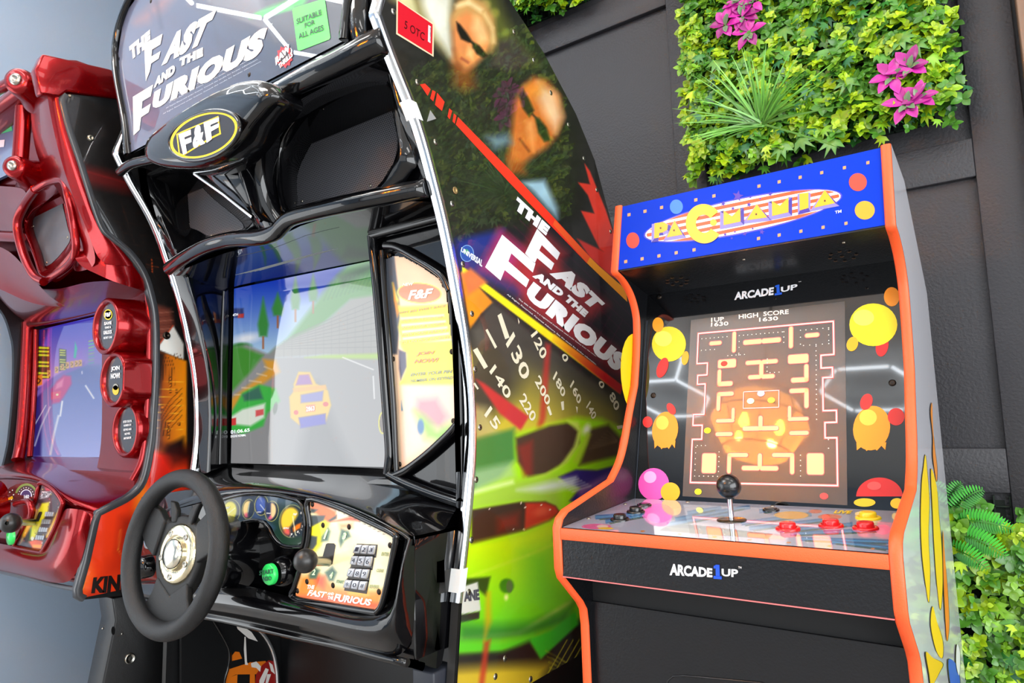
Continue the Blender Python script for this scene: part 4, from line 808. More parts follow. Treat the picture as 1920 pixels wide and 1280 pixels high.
# pillars of the speaker section
b = MB(); b.tube(curve(pts([(738, 140, .88), (750, 185, .89), (768, 245, .90), (788, 310, .92), (800, 350, .93)]), 5), [.012]*21, black_gloss, 14); b.build('speaker_pillar', fk); b = MB(); b.tube(curve(pts([(762, 125, .88), (776, 180, .90), (792, 245, .92), (806, 310, .94), (815, 350, .955)]), 5), .011, black_gloss, 14)
b.build('speaker_pillar', fk)
sheet([[(736, 150, .905), (752, 200, .915), (770, 260, .925), (790, 330, .935), (800, 355, .94)], [(742, 190, .93), (748, 240, .935), (752, 290, .94), (745, 345, .945), (730, 365, .945)], [(742, 234, .95), (747, 275, .95), (738, 312, .95), (716, 342, .95), (694, 366, .95)]], 'speaker_cheek', sub=1)
b = MB(); b.tube(curve(pts([(272, 335, .88), (282, 385, .90), (300, 435, .91), (318, 478, .92), (325, 498, .92)]), 5), .013, black_gloss, 14); b.build('speaker_pillar', fk); b = MB(); b.tube(curve(pts([(240, 330, .86), (262, 400, .88), (286, 460, .91), (305, 500, .93)]), 5), .012, black_gloss, 12); b.build('speaker_pillar', fk)
# centre column between the two speakers
sheet([[(430, 210, .80), (425, 300, .86), (440, 360, .88), (480, 430, .90)], [(470, 225, .79), (462, 300, .83), (462, 370, .85), (492, 432, .88)], [(505, 225, .81), (492, 300, .85), (492, 370, .86), (512, 425, .88)], [(530, 232, .87), (520, 297, .90), (520, 365, .90), (534, 402, .90)]], 'centre_column')
# visor bar
b = MB(); vb = curve(pts([(318, 503, .92), (345, 484, .90), (385, 462, .885), (425, 450, .88), (455, 447, .875), (490, 445, .87), (516, 436, .87), (532, 420, .87), (550, 407, .87), (600, 393, .875), (660, 380, .885), (740, 364, .91), (812, 350, .945)]), 4)
b.tube(vb, [.0165]*len(vb), black_gloss, 18, rz=1.15); b.build('visor_bar', fk)
# hood underside
sheet([[(300, 520, .95), (345, 505, .92), (430, 468, .90), (505, 458, .885), (560, 420, .885), (640, 402, .89), (735, 382, .92), (822, 368, .955)],
       [(330, 545, 1.0), (390, 520, 1.0), (440, 502, 1.0), (520, 482, 1.0), (580, 462, 1.0), (650, 445, 1.0), (735, 425, 1.0), (840, 402, 1.0)],
       [(405, 548, 1.11), (420, 545, 1.12), (440, 540, 1.125), (510, 526, 1.125), (580, 513, 1.125), (640, 501, 1.125), (720, 485, 1.125), (860, 462, 1.125)]], 'screen_hood', sub=1)
hp = Plane(atY(560, 480, .985), (0, -.55, -1)); b = MB()
for k in range(6): b.tube([hp.hit(443+k*9, 513-k*1.5-k*0.2, .004), hp.hit(600+k*7, 470-k*2.2+k*.8, .004)], .0007, flat((130, 136, 138)), 4)
b.build('hood_slots', fk)
# badge
b = MB(); bo = curve([atY(x, y, .735) for x, y in [(270, 292), (274, 266), (300, 240), (345, 208), (400, 176), (455, 152), (488, 150), (506, 162), (508, 182), (488, 208), (462, 238), (440, 268), (410, 296), (366, 312), (318, 312), (288, 306)]], 4, True)
c = sum(bo)/len(bo); sc = lambda s, dy: [c+(p-c)*s+np.array([0, dy, 0]) for p in bo]
b.grid([sc(1.0, .07), sc(1.02, .02), sc(1.0, .004), sc(.95, -.004), sc(.85, -.008), sc(.5, -.010), sc(.02, -.011)], black_gloss, closed=True); badge = b.build('badge_housing', fk)
Bp = PY(.722); eo = [Bp.hit(x, y) for x, y in ell(384, 254, 69, 42, -21.5, 48)]; ce = sum(eo)/len(eo)
b = MB(); b.tube(eo, .0045, black_gloss, 10, closed=True); b.build('badge_rim', badge)
A = Art(Bp, .002); A.poly(ell(384, 254, 67, 40.5, -21.5, 48), (26, 26, 34)); A.poly(ell(384, 254, 66, 39.5, -21.5, 48), (250, 214, 20), .0003); A.poly(ell(384.5, 254, 61, 35.5, -21.5, 48), (30, 30, 36), .0006)
A.poly([(333, 252), (350, 244), (412, 218), (417, 252), (397, 262), (362, 283), (345, 294), (338, 292)], (250, 214, 20), .0009); A.poly([(336, 254), (352, 246), (410, 221), (414, 250), (396, 259), (362, 280), (346, 290), (340, 288)], (30, 30, 36), .0012); A.build('badge_plate', badge)
b = MB(); lettering(b, 'F', [(347, 291), (364, 283), (361, 244), (338, 253)], Bp, (245, 245, 245), .004, .05); lettering(b, '&', [(364, 281), (388, 270), (385, 231), (366, 238)], Bp, (245, 245, 245), .0036, .06); lettering(b, 'F', [(393, 268), (400, 266), (415, 220), (386, 228)][0:0] or [(391, 269), (414, 252), (414, 221), (385, 231)], Bp, (245, 245, 245), .004, .05); b.build('lettering', badge)
b = MB(); b.prism(pts([(372, 318, .80), (405, 300, .785), (440, 285, .80), (472, 395, .845), (490, 414, .85), (474, 408, .85)]), (0, .05, 0), black_gloss); nose = b.build('nose_strut', fk, bevel=.004)
b = MB(); b.tube(pts([(366, 326, .79), (420, 364, .81), (474, 407, .84)]), .005, chrome, 10); b.tube(curve(pts([(444, 285, .80), (452, 330, .82), (470, 385, .845), (490, 414, .85)]), 4), .004, black_gloss, 10); b.build('nose_edge', nose, label='bright edge of the strut')
# ---- left inner wall of the screen well
sheet([[(222, 322, .85), (290, 480, .905), (325, 600, .955), (346, 730, .985), (352, 890, 1.0)],
       [(262, 350, .90), (330, 520, .94), (356, 620, .975), (372, 740, 1.0), (376, 888, 1.01)],
       [(275, 350, .93), (352, 525, .96), (374, 620, .99), (386, 740, 1.01), (388, 885, 1.02)],
       [(300, 370, .98), (368, 525, .99), (386, 620, 1.02), (396, 740, 1.03), (396, 882, 1.03)],
       [(340, 400, 1.05), (400, 545, 1.07), (410, 640, 1.07), (412, 740, 1.07), (410, 878, 1.07)],
       [(360, 430, 1.10), (428, 545, 1.10), (427, 640, 1.10), (425, 740, 1.10), (424, 874, 1.10)],
       [(380, 440, 1.13), (439, 541, 1.13), (438, 640, 1.13), (436, 740, 1.13), (434, 870, 1.13)]], 'inner_cheek', sub=2)
b = MB(); b.tube(curve(pts([(350, 520, .962), (366, 600, .985), (380, 700, 1.0), (386, 800, 1.01), (380, 880, 1.02)]), 5), .0075, black_gloss, 12); b.build('cheek_rib', fk); b = MB(); b.tube(curve(pts([(420, 546, 1.075), (416, 640, 1.075), (414, 760, 1.075), (412, 870, 1.07)]), 4), .005, black_gloss, 10); b.build('cheek_rib', fk)
# ---- game screen
sy = 1.118; SP = PY(sy); q = [SP.hit(*a) for a in ((433, 868), (741, 876), (729, 482), (439, 541))]
P = quad_grid(q, 300, 400); G5 = lambda L: [(220+x/2.56, 400+y/2.56) for x, y in L]
def scr_paint(p):
    g = G5([(700, 330), (700, 690)]); p.grad(g[0], g[1], (20, 60, 190), (190, 225, 245)); p.poly(G5([(820, 430), (1230, 350), (1300, 700), (820, 690)]), (196, 226, 236), 12, .6)
    p.ell(*G5([(620, 600)])[0], 40, 14, (235, 240, 250), -10, .8); p.ell(*G5([(590, 640)])[0], 26, 10, (60, 130, 60), -5, .5)
    p.poly(G5([(1020, 340), (1100, 250), (1230, 200), (1300, 220), (1300, 420), (1120, 420), (980, 540), (900, 640), (720, 690), (820, 600)]), (70, 150, 60), 6); p.poly(G5([(1060, 300), (1230, 230), (1240, 260), (1080, 350)]), (30, 90, 40), 6)
    for k in range(12): p.line(G5([(1030+k*20, 330-k*6), (990+k*20, 420-k*6)]), 2, (40, 120, 50), 2, .6)
    p.poly(G5([(760, 640), (830, 600), (1000, 520), (1120, 410), (1300, 380), (1300, 690), (1000, 680), (700, 700)]), (150, 150, 146), 4); 
    for k in range(9): p.line(G5([(760+k*10, 650-k*8), (1300, 640-k*32)]), 1.1, (110, 112, 112), .8, .8)
    for k in range(14): p.line(G5([(800+k*38, 600-k*17+10), (800+k*38, 690)]), 1, (120, 122, 122), .8, .6)
    p.poly(G5([(545, 650), (620, 630), (760, 690), (1300, 680), (1300, 1260), (540, 1260)]), (150, 150, 152), 3)
    p.poly(G5([(545, 640), (600, 640), (700, 680), (640, 760), (545, 860)]), (70, 150, 50), 4); p.poly(G5([(700, 700), (760, 705), (780, 760), (640, 860), (545, 950), (545, 890), (660, 800), (720, 750)]), (226, 160, 50), 4)
    for k in range(5): p.line(G5([(560+k*36, 870-k*34), (640+k*26, 870-k*30)]), 2.5, (240, 214, 180), 1.5, .7)
    p.poly(G5([(1000, 680), (1300, 670), (1300, 700), (900, 692)]), (160, 200, 60), 3)
    for x, y, w_, h in ((700, 400, 26, 190), (855, 300, 22, 160), (940, 290, 22, 130), (770, 380, 28, 110)):
        p.poly(G5([(x, y), (x+w_, y+h*.7), (x+w_*.7, y+h), (x-w_*.7, y+h), (x-w_, y+h*.7)]), (56, 140, 60), 3); p.line(G5([(x, y+h), (x, y+h+60)]), 3, (170, 90, 40), 1.5)
    p.poly(G5([(870, 820), (900, 1030), (850, 1260), (1150, 1260), (1040, 1020), (960, 820)]), (104, 106, 110), 14, .7); p.line(G5([(1080, 690), (1230, 750)]), 2, (230, 230, 230), 1); p.line(G5([(1228, 780), (1234, 890)]), 2, (240, 240, 240), 1)
    # yellow car, green car
    p.poly(G5([(870, 760), (925, 762), (960, 830), (940, 850), (850, 850), (846, 820)]), (236, 190, 40), 2); p.poly(G5([(872, 775), (920, 772), (936, 820), (856, 825)]), (150, 90, 170), 2)
    p.poly(G5([(826, 880), (850, 850), (960, 820), (1010, 850), (1026, 920), (1000, 1000), (880, 1020), (832, 980)]), (240, 190, 36), 2); p.poly(G5([(842, 838), (1000, 822), (1006, 842), (845, 858)]), (230, 170, 60), 1.5); p.poly(G5([(880, 870), (990, 850), (985, 900), (880, 910)]), (120, 120, 190), 2)
    p.poly(G5([(870, 980), (1000, 960), (1000, 1010), (880, 1030)]), (60, 60, 190), 2); p.poly(G5([(905, 920), (950, 915), (950, 950), (905, 955)]), (230, 140, 90), 1); p.ell(*G5([(858, 955)])[0], 5, 5, (220, 60, 50), 0, .3); p.ell(*G5([(1000, 915)])[0], 6, 5, (220, 60, 50), 0, .3)
    p.poly(G5([(545, 960), (600, 860), (680, 820), (760, 840), (780, 900), (720, 960), (700, 1020), (600, 1060), (545, 1040)]), (60, 190, 70), 3); p.poly(G5([(545, 975), (600, 940), (710, 910), (705, 980), (640, 1020), (545, 1010)]), (236, 246, 230), 3); p.poly(G5([(545, 985), (570, 980), (570, 1015), (545, 1018)]), (226, 60, 60), 1); p.poly(G5([(664, 945), (702, 938), (702, 965), (664, 975)]), (230, 90, 90), 1.5); p.ell(*G5([(758, 935)])[0], 5, 14, (60, 80, 60), 10, .4); p.poly(G5([(600, 870), (680, 830), (700, 890), (610, 900)]), (50, 110, 90), 3)
    p.poly(G5([(556, 455), (606, 455), (606, 500), (556, 500)]), (46, 60, 120), 2); p.poly(G5([(578, 483), (608, 480), (606, 500), (578, 502)]), (190, 60, 60), 1)
    p.ell(*G5([(1272, 1005)])[0], 8, 22, (220, 214, 60), 0, .1); p.ell(*G5([(1275, 1005)])[0], 6.5, 19, (90, 70, 60), 0, .1)
scr = picture('screen', fk, P, scr_paint, screen_attr, {'label': 'game screen showing a racing road'})
b = MB(); et = mat('hud_white', (235, 240, 245), .4, emit=1)
for t, qd in (('4TH', [(556, 495), (580, 490), (580, 478), (556, 482)]), ('01:06.65', [(546, 1058), (636, 1046), (636, 1030), (546, 1040)]), ('ENGINE NORMAL', [(546, 1076), (618, 1068), (618, 1058), (546, 1064)]), ('2863', [(908, 950), (948, 944), (948, 924), (908, 928)])): lettering(b, t, G5(qd), SP, et, .001, .01)
b.build('lettering', scr)
# ---- information panel on the right of the screen
IY = 1.024
b = MB(); fr = lambda L: [atY(x, y, IY) for x, y in L]
b.prism(fr([(694, 438), (836, 402), (850, 470), (862, 560), (872, 700), (876, 800), (866, 942), (840, 938), (728, 888), (722, 800), (708, 560)]), (0, .02, 0), black_gloss); 
ip = b.build('information_panel', fk)
for nm, L, r in (('left_bar', [(697, 442), (706, 530), (717, 660), (727, 790), (731, 850), (727, 888)], .0105), ('top_bar', [(697, 441), (740, 430), (790, 417), (836, 405)], .011), ('right_bar', [(836, 408), (846, 450), (853, 520), (862, 600), (867, 690), (870, 790), (867, 870), (862, 938)], .0085),
        ('upper_brace', [(722, 460), (745, 463), (780, 482), (815, 504), (832, 520), (844, 545)], .0085), ('lower_brace', [(735, 893), (760, 882), (800, 852), (840, 815), (858, 795)], .0085), ('bottom_bar', [(729, 889), (760, 905), (810, 925), (864, 943)], .010), ('inner_bar', [(716, 470), (722, 560), (731, 660), (738, 760), (742, 850), (744, 885)], .006), ('outer_bar', [(843, 545), (850, 620), (856, 700), (859, 780), (856, 800)], .005)):
    b = MB(); b.tube(curve([atY(x, y, IY-.014) for x, y in L], 5), r, black_gloss, 14); b.build(nm, ip)
po = [(724, 486), (738, 480), (757, 482), (790, 500), (822, 522), (836, 545), (847, 640), (853, 740), (855, 785), (845, 800), (800, 850), (748, 886), (742, 878), (736, 760), (728, 600)]
ipp = PY(IY-.004)
P = quad_grid([ipp.hit(738, 895), ipp.hit(862, 895), ipp.hit(842, 470), ipp.hit(722, 470)], 90, 240)
def inf(p):
    p.fill((246, 214, 180)); p.noise(.06, 40, 4)
    S1 = lambda L: [(690+x/4.925, 400+y/4.925) for x, y in L]; S2 = lambda L: [(690+x/4, 640+y/4) for x, y in L]
    p.poly(S1([(150, 380), (240, 370), (300, 900), (270, 1300), (200, 1300)]), (84, 90, 100), 2); p.poly(S1([(225, 640), (285, 800), (270, 870), (300, 960), (280, 1050), (310, 1180), (330, 1260), (780, 1230), (740, 840), (300, 860), (250, 800)]), (246, 230, 90), 3); p.poly(S1([(235, 640), (250, 760), (285, 900), (270, 960), (240, 800)]), (246, 150, 40), 2)
    for k in range(5): p.poly(S1([(300+k*6, 960+k*62), (700+k*16, 930+k*56), (704+k*16, 950+k*56), (304+k*6, 982+k*62)]), (255, 246, 200), 2)
    p.poly(S2([(240, 0), (640, 0), (650, 330), (270, 330), (240, 320), (280, 220), (290, 100), (250, 40)]), (236, 230, 90), 3); p.poly(S2([(230, 60), (285, 80), (290, 190), (245, 290), (232, 200)]), (90, 90, 110), 2)
    p.poly(S2([(260, 330), (650, 330), (650, 640), (520, 740), (260, 900)]), (246, 206, 190), 6); p.poly(S2([(370, 430), (520, 420), (600, 560), (560, 650), (440, 640), (350, 520)]), (190, 150, 160), 9); p.poly(S2([(350, 520), (420, 560), (520, 660), (640, 600), (600, 760), (430, 730)]), (130, 210, 90), 10, .8); p.ell(*S2([(395, 640)])[0], 8, 18, (90, 130, 170), 0, .4)
    p.poly(S2([(250, 440), (262, 520), (250, 520)]), (40, 120, 160), 1)
    p.ell(*S1([(475, 735)])[0], 43, 20, (246, 226, 120), 3, .05); p.ell(*S1([(475, 735)])[0], 40.5, 18, (206, 150, 120), 3, .05)
o = picture('poster', ip, P, inf, print_attr)
# keep only the window shape of the poster
bm = bmesh.new(); bm.from_mesh(o.data); pol = [(h[0], h[2]) for h in [ipp.hit(*a) for a in po]]
kill = [f for f in bm.faces if not inside((f.calc_center_median().x, f.calc_center_median().z), pol)]; bmesh.ops.delete(bm, geom=kill, context='FACES'); bm.to_mesh(o.data); bm.free()
b = MB(); S1 = lambda L: [(690+x/4.925, 400+y/4.925) for x, y in L]; S2 = lambda L: [(690+x/4, 640+y/4) for x, y in L]
lettering(b, 'F&F', S1([(370, 800), (600, 775), (608, 690), (378, 712)]), ipp, (255, 255, 250), .0012, .04, .2); lettering(b, 'NEW', S1([(320, 672), (424, 665), (426, 635), (322, 645)]), ipp, (250, 250, 240), .0012, .04, .2)
lettering(b, 'WIN $$$ EVERY RACE', S1([(292, 932), (728, 865), (728, 840), (290, 908)]), ipp, (190, 170, 130), .0012, .03, .3)
lettering(b, 'JOIN', S2([(362, 112), (500, 100), (505, 68), (365, 80)]), ipp, (200, 150, 120), .0012, .04, .3); lettering(b, 'NOW!', S2([(345, 165), (530, 155), (535, 120), (350, 135)]), ipp, (200, 150, 120), .0012, .04, .3)
lettering(b, 'ENTER YOUR PIN', S2([(320, 262), (636, 235), (636, 210), (320, 238)]), ipp, (150, 160, 150), .0012, .03, .3); lettering(b, 'NUMBER ON KEYPAD', S2([(320, 306), (642, 282), (642, 258), (320, 285)]), ipp, (150, 160, 150), .0012, .03, .3)
for k in range(4): lettering(b, ('AND SAVE YOUR CAR', 'AND YOUR SCORES', 'NEW CARS TRACKS', 'TO UNLOCK SECRETS')[k], S1([(310, 1000+k*68), (690+k*22, 965+k*62), (690+k*22, 945+k*62), (310, 980+k*68)]), ipp, (216, 190, 150), .0012, .02, .3)
b.build('lettering', o)
for q in ((731, 478), (833, 534), (738, 673), (848, 659), (851, 789), (750, 870)): b = MB(); screw(b, ipp.hit(*q, .002), (0, -1, 0), .0055, dark_screw); b.build('screw', ip)
# ---- dash
sheet([[(400, 874, 1.10), (434, 869, 1.135), (560, 874, 1.135), (730, 880, 1.135), (800, 905, 1.08), (870, 945, 1.02)],
       [(372, 884, 1.05), (430, 884, 1.07), (560, 890, 1.07), (690, 905, 1.05), (790, 930, 1.0), (872, 962, .99)],
       [(352, 905, .98), (430, 890, .98), (560, 896, .97), (690, 925, .96), (770, 962, .95), (872, 992, .975)],
       [(330, 925, .92), (430, 899, .90), (560, 908, .89), (668, 938, .89), (745, 975, .895), (868, 1005, .95)],
       [(310, 945, .885), (430, 912, .862), (560, 924, .862), (655, 950, .862), (730, 985, .862), (765, 1010, .868)],
       [(300, 965, .885), (430, 921, .875), (560, 932, .875), (648, 957, .875), (722, 992, .875), (752, 1016, .885)]], 'dash_hood')
b = MB(); b.prism([atY(x, y, .885) for x, y in [(250, 930), (345, 918), (430, 912), (560, 924), (655, 948), (735, 985), (770, 1015), (800, 1020), (866, 1010), (860, 1225), (806, 1250), (690, 1222), (560, 1188), (370, 1150), (250, 1115)]], (0, .15, 0), black_gloss); dash = b.build('dash_body', fk, bevel=.01)
sheet([[(235, 1060, .885), (330, 1075, .87), (420, 1085, .855), (540, 1118, .855), (620, 1135, .855), (705, 1152, .858), (742, 1120, .865), (752, 1060, .87), (756, 1012, .885)],
       [(235, 1080, .86), (330, 1095, .845), (420, 1105, .835), (540, 1135, .832), (620, 1152, .832), (712, 1172, .835), (762, 1140, .842), (772, 1065, .85), (772, 1010, .87)],
       [(235, 1100, .85), (330, 1118, .835), (420, 1132, .825), (545, 1155, .822), (625, 1172, .822), (715, 1195, .825), (778, 1180, .835), (790, 1075, .855), (786, 1012, .885)],
       [(235, 1112, .86), (330, 1138, .845), (420, 1150, .84), (548, 1178, .838), (630, 1196, .838), (715, 1216, .84), (795, 1220, .85), (808, 1085, .885), (798, 1015, .915)],
       [(235, 1118, .89), (330, 1145, .87), (420, 1160, .86), (552, 1190, .86), (635, 1208, .86), (718, 1230, .862), (806, 1248, .87), (830, 1090, .935), (815, 1018, .945)]], 'dash_front')
sheet([[(808, 1018, .93), (830, 1014, .955), (868, 1006, .97)], [(822, 1090, .935), (838, 1090, .962), (866, 1090, .975)], [(816, 1180, .90), (832, 1190, .95), (860, 1190, .965)], [(806, 1248, .875), (826, 1256, .93), (852, 1262, .955)]], 'dash_end', sub=1)
b = MB(); b.tube(curve(pts([(235, 1118, .89), (330, 1146, .872), (420, 1162, .86), (552, 1192, .86), (635, 1210, .86), (718, 1232, .862), (806, 1252, .875), (822, 1257, .905)]), 4), .007, black_gloss, 12); b.build('dash_lip', fk)
# gauges
GP = PY(.862); R1 = lambda L: [(380+x/6.4, 880+y/6.4) for x, y in L]
go = R1([(150, 420), (260, 335), (420, 300), (640, 285), (880, 300), (1080, 345), (1175, 390), (1215, 480), (1225, 700), (1205, 880), (1150, 900), (1040, 905), (950, 880), (880, 800), (830, 690), (760, 610), (640, 590), (520, 600), (430, 640), (280, 630), (150, 650)])
b = MB(); b.prism([GP.hit(x, y) for x, y in go], (0, .006, 0), black_gloss); gp = b.build('gauge_panel', fk)
P = quad_grid([GP.hit(398, 1025, .0006), GP.hit(573, 1025, .0006), GP.hit(573, 922, .0006), GP.hit(398, 922, .0006)], 200, 130)
def gauges(p):
    g = R1([(500, 300), (900, 900)]); p.grad(g[0], g[1], (40, 60, 92), (24, 58, 40)); p.poly(R1([(740, 300), (1200, 300), (1200, 420), (800, 360)]), (120, 150, 190), 8, .5); p.poly(R1([(560, 400), (700, 560), (860, 700), (830, 740), (700, 620), (500, 560)]), (60, 84, 140), 6, .7)
    def G(cx, cy, rx, ry, c1, c2, rot=0, half=True):
        c = R1([(cx, cy)])[0]; p.ell(*c, rx/6.4+.9, ry/6.4+.9, (226, 220, 120), rot, .07); p.ell(*c, rx/6.4, ry/6.4, (26, 40, 56), rot, .07)
        if half: p.ell(c[0]-rx/6.4*.12, c[1]-ry/6.4*.05, rx/6.4*.86, ry/6.4*.9, c1, rot, .25); p.ell(c[0]-rx/6.4*.3, c[1]+ry/6.4*.6, rx/6.4*.5, ry/6.4*.35, c2, rot, .8)
    G(340, 500, 108, 145, (226, 214, 30), (240, 120, 90), 5); G(548, 475, 74, 120, (246, 214, 140), (230, 90, 120), 8); G(705, 428, 80, 122, (60, 90, 170), (60, 90, 170), 5); G(828, 500, 80, 122, (246, 206, 150), (226, 90, 130), 5); G(1070, 620, 152, 200, (246, 206, 60), (226, 90, 90), 5)
    p.poly(R1([(1215, 460), (1215, 800), (1060, 820), (1040, 700), (1110, 600), (1180, 470)]), (30, 44, 56), 3); p.poly(R1([(1130, 660), (1180, 640), (1170, 700), (1090, 750), (1080, 700)]), (236, 120, 30), 2); p.poly(R1([(560, 400), (615, 370), (620, 500), (590, 560), (540, 560), (545, 480)]), (24, 44, 66), 2); p.poly(R1([(750, 400), (820, 390), (815, 540), (780, 590), (755, 520)]), (24, 44, 90), 2)
    p.line(R1([(1080, 560), (1115, 790)]), 1.6, (240, 236, 190), .8); p.line(R1([(690, 420), (745, 490)]), 1.2, (235, 235, 235), .8); p.line(R1([(290, 540), (390, 460)]), 1.4, (240, 240, 210), .8); p.line(R1([(560, 400), (545, 510)]), 1.1, (200, 220, 200), .8)
    for k in range(9): a = radians(-30+k*16); p.line(R1([(1070+128*cos(a), 620+172*sin(a)), (1070+145*cos(a), 620+192*sin(a))]), 1, (235, 235, 225), .6)
o = picture('gauge_print', gp, P, gauges, print_attr); bm = bmesh.new(); bm.from_mesh(o.data); pol = [(h[0], h[2]) for h in [GP.hit(*a) for a in go]]
kill = [f for f in bm.faces if not inside((f.calc_center_median().x, f.calc_center_median().z), pol)]; bmesh.ops.delete(bm, geom=kill, context='FACES'); bm.to_mesh(o.data); bm.free()
b = MB()
for t, qd in (('RPM', [(972, 712), (1040, 716), (1044, 694), (976, 690)]), ('F&F', [(1090, 550), (1140, 550), (1140, 520), (1092, 522)]), ('F&F', [(268, 470), (335, 466), (335, 440), (268, 446)]), ('9', [(1062, 790), (1084, 790), (1086, 762), (1064, 762)]), ('8', [(1136, 758), (1156, 756), (1160, 732), (1140, 734)]), ('7', [(1196, 696), (1212, 694), (1214, 670), (1198, 672)]), ('5', [(1176, 530), (1196, 528), (1196, 505), (1178, 507)]), ('TEMP', [(770, 530), (826, 532), (826, 518), (770, 516)]), ('MPH', [(655, 516), (710, 514), (710, 502), (655, 504)])): lettering(b, t, R1(qd), GP, (240, 240, 235), .0014, .03, .2)
b.build('lettering', gp)
b = MB(); b.tube(curve([GP.hit(x, y, .003) for x, y in R1([(240, 360), (420, 310), (640, 290), (880, 305), (1080, 350), (1180, 395), (1225, 500), (1240, 700), (1215, 900), (1150, 925), (1040, 925), (940, 890), (860, 800), (800, 690), (730, 625), (640, 605), (520, 620)])], 4), .004, black_gloss, 10); b.build('gauge_rim', gp)
# keypad panel
K2 = lambda L: [(540+x/4.925, 900+y/4.925) for x, y in L]; KP = PY(.852)
ko = K2([(205, 190), (440, 250), (680, 360), (960, 500), (978, 530), (975, 600), (900, 980), (862, 1140), (830, 1185), (790, 1192), (72, 1072), (100, 880), (190, 600), (215, 400)])
b = MB(); b.prism([KP.hit(x, y) for x, y in ko], (0, .006, 0), black_gloss); kp = b.build('keypad_panel', fk)
P = quad_grid([KP.hit(550, 1148, .0006), KP.hit(742, 1148, .0006), KP.hit(742, 932, .0006), KP.hit(550, 932, .0006)], 200, 220)
def kpaint(p):
    p.fill((242, 228, 178)); p.noise(.10, 16, 8); p.poly(K2([(200, 180), (440, 240), (700, 360), (980, 520), (980, 700), (660, 500), (400, 380)]), (240, 232, 206), 10)
    p.poly(K2([(200, 400), (330, 300), (380, 400), (300, 600), (200, 720)]), (246, 232, 30), 4); p.poly(K2([(205, 190), (300, 210), (440, 290), (450, 350), (370, 390), (300, 340), (210, 270)]), (236, 110, 50), 3)
    for L in ([(210, 260), (280, 270), (240, 300), (205, 300)], [(210, 325), (345, 325), (330, 370), (215, 430)], [(205, 510), (270, 520), (265, 590), (230, 640), (190, 640)], [(220, 190), (360, 215), (440, 280), (420, 260), (340, 240)], [(370, 370), (450, 320), (445, 355), (385, 385)]): p.poly(K2(L), (60, 70, 72), 2)
    p.poly(K2([(390, 385), (580, 335), (670, 365), (660, 380), (560, 372)]), (232, 90, 50), 2.5); p.poly(K2([(470, 400), (600, 390), (600, 440), (480, 450)]), (236, 140, 80), 5, .8)
    p.poly(K2([(70, 1070), (110, 890), (240, 860), (350, 900), (420, 980), (560, 1010), (760, 1010), (880, 1010), (850, 1190)]), (240, 140, 50), 7); p.poly(K2([(240, 880), (350, 880), (330, 1000), (260, 960)]), (222, 70, 40), 6, .8); p.poly(K2([(70, 1060), (400, 1070), (850, 1140), (800, 1195), (70, 1080)]), (220, 80, 40), 5, .9); p.poly(K2([(560, 1000), (720, 990), (740, 1060), (560, 1050)]), (246, 200, 60), 5, .9)
    for L in ([(310, 520), (370, 435), (392, 470), (370, 560), (305, 570)], [(470, 560), (490, 450), (560, 470), (580, 520), (520, 560), (485, 620)], [(190, 880), (240, 800), (295, 830), (260, 910), (200, 910)], [(340, 850), (410, 800), (450, 850), (420, 930), (380, 930)]): p.poly(K2(L), (60, 96, 76), 3)
    p.poly(K2([(335, 500), (365, 450), (375, 460), (345, 530)]), (190, 226, 170), 2); p.poly(K2([(500, 520), (530, 480), (540, 500), (510, 560)]), (190, 226, 170), 2); p.poly(K2([(385, 900), (410, 850), (420, 860), (400, 905)]), (190, 226, 170), 2)
    p.ell(*K2([(760, 500)])[0], 22, 14, (226, 206, 190), 10, .4, .5)
    for k in range(40):
        x, y = 420+((k*137) % 500), 260+((k*71) % 260); p.ell(*K2([(x, y)])[0], 1.2, .9, (90, 80, 70), 0, .3, .7)
o = picture('keypad_print', kp, P, kpaint, print_attr); bm = bmesh.new(); bm.from_mesh(o.data); pol = [(h[0], h[2]) for h in [KP.hit(*a) for a in ko]]
kill = [f for f in bm.faces if not inside((f.calc_center_median().x, f.calc_center_median().z), pol)]; bmesh.ops.delete(bm, geom=kill, context='FACES'); bm.to_mesh(o.data); bm.free()
A = Art(KP, .0012); A.poly(K2([(355, 590), (370, 580), (430, 582), (444, 600), (415, 770), (385, 795), (330, 790), (325, 700)]), (40, 36, 36)); A.build('gear_slot', kp)
b = MB()
for t, qd, c in (('1', [(330, 540), (358, 545), (378, 455), (355, 450)], (210, 230, 190)), ('3', [(505, 545), (540, 545), (548, 485), (512, 480)], (210, 230, 190)), ('4', [(385, 905), (415, 905), (425, 845), (395, 840)], (210, 230, 190)), ('2', [(225, 875), (255, 875), (262, 820), (232, 815)], (210, 230, 190)),
        ('THE', [(182, 1002), (250, 1005), (254, 968), (186, 962)], (250, 246, 236)), ('FAST', [(180, 1062), (352, 1085), (372, 1030), (200, 1008)], (250, 246, 236)), ('AND', [(368, 1056), (430, 1062), (434, 1036), (372, 1030)], (250, 246, 236)), ('THE', [(372, 1096), (424, 1102), (428, 1070), (376, 1064)], (250, 246, 236)), ('FURIOUS', [(425, 1112), (768, 1158), (782, 1098), (440, 1042)], (250, 246, 236)),
        ('ENTER', [(865, 695), (935, 700), (940, 668), (872, 660)], (150, 160, 110)), ('CLEAR', [(820, 845), (885, 850), (890, 820), (826, 815)], (150, 160, 110)), ('START', [(450, 945), (520, 955), (522, 925), (454, 918)], (110, 150, 110)), ('REVERSE', [(755, 995), (845, 1000), (848, 968), (760, 962)], (150, 160, 110))): lettering(b, t, K2(qd), KP, c, .0016, .045, .15)
b.build('lettering', kp)
key_m = mat('metal_key', (196, 198, 204), .32, metal=.8)
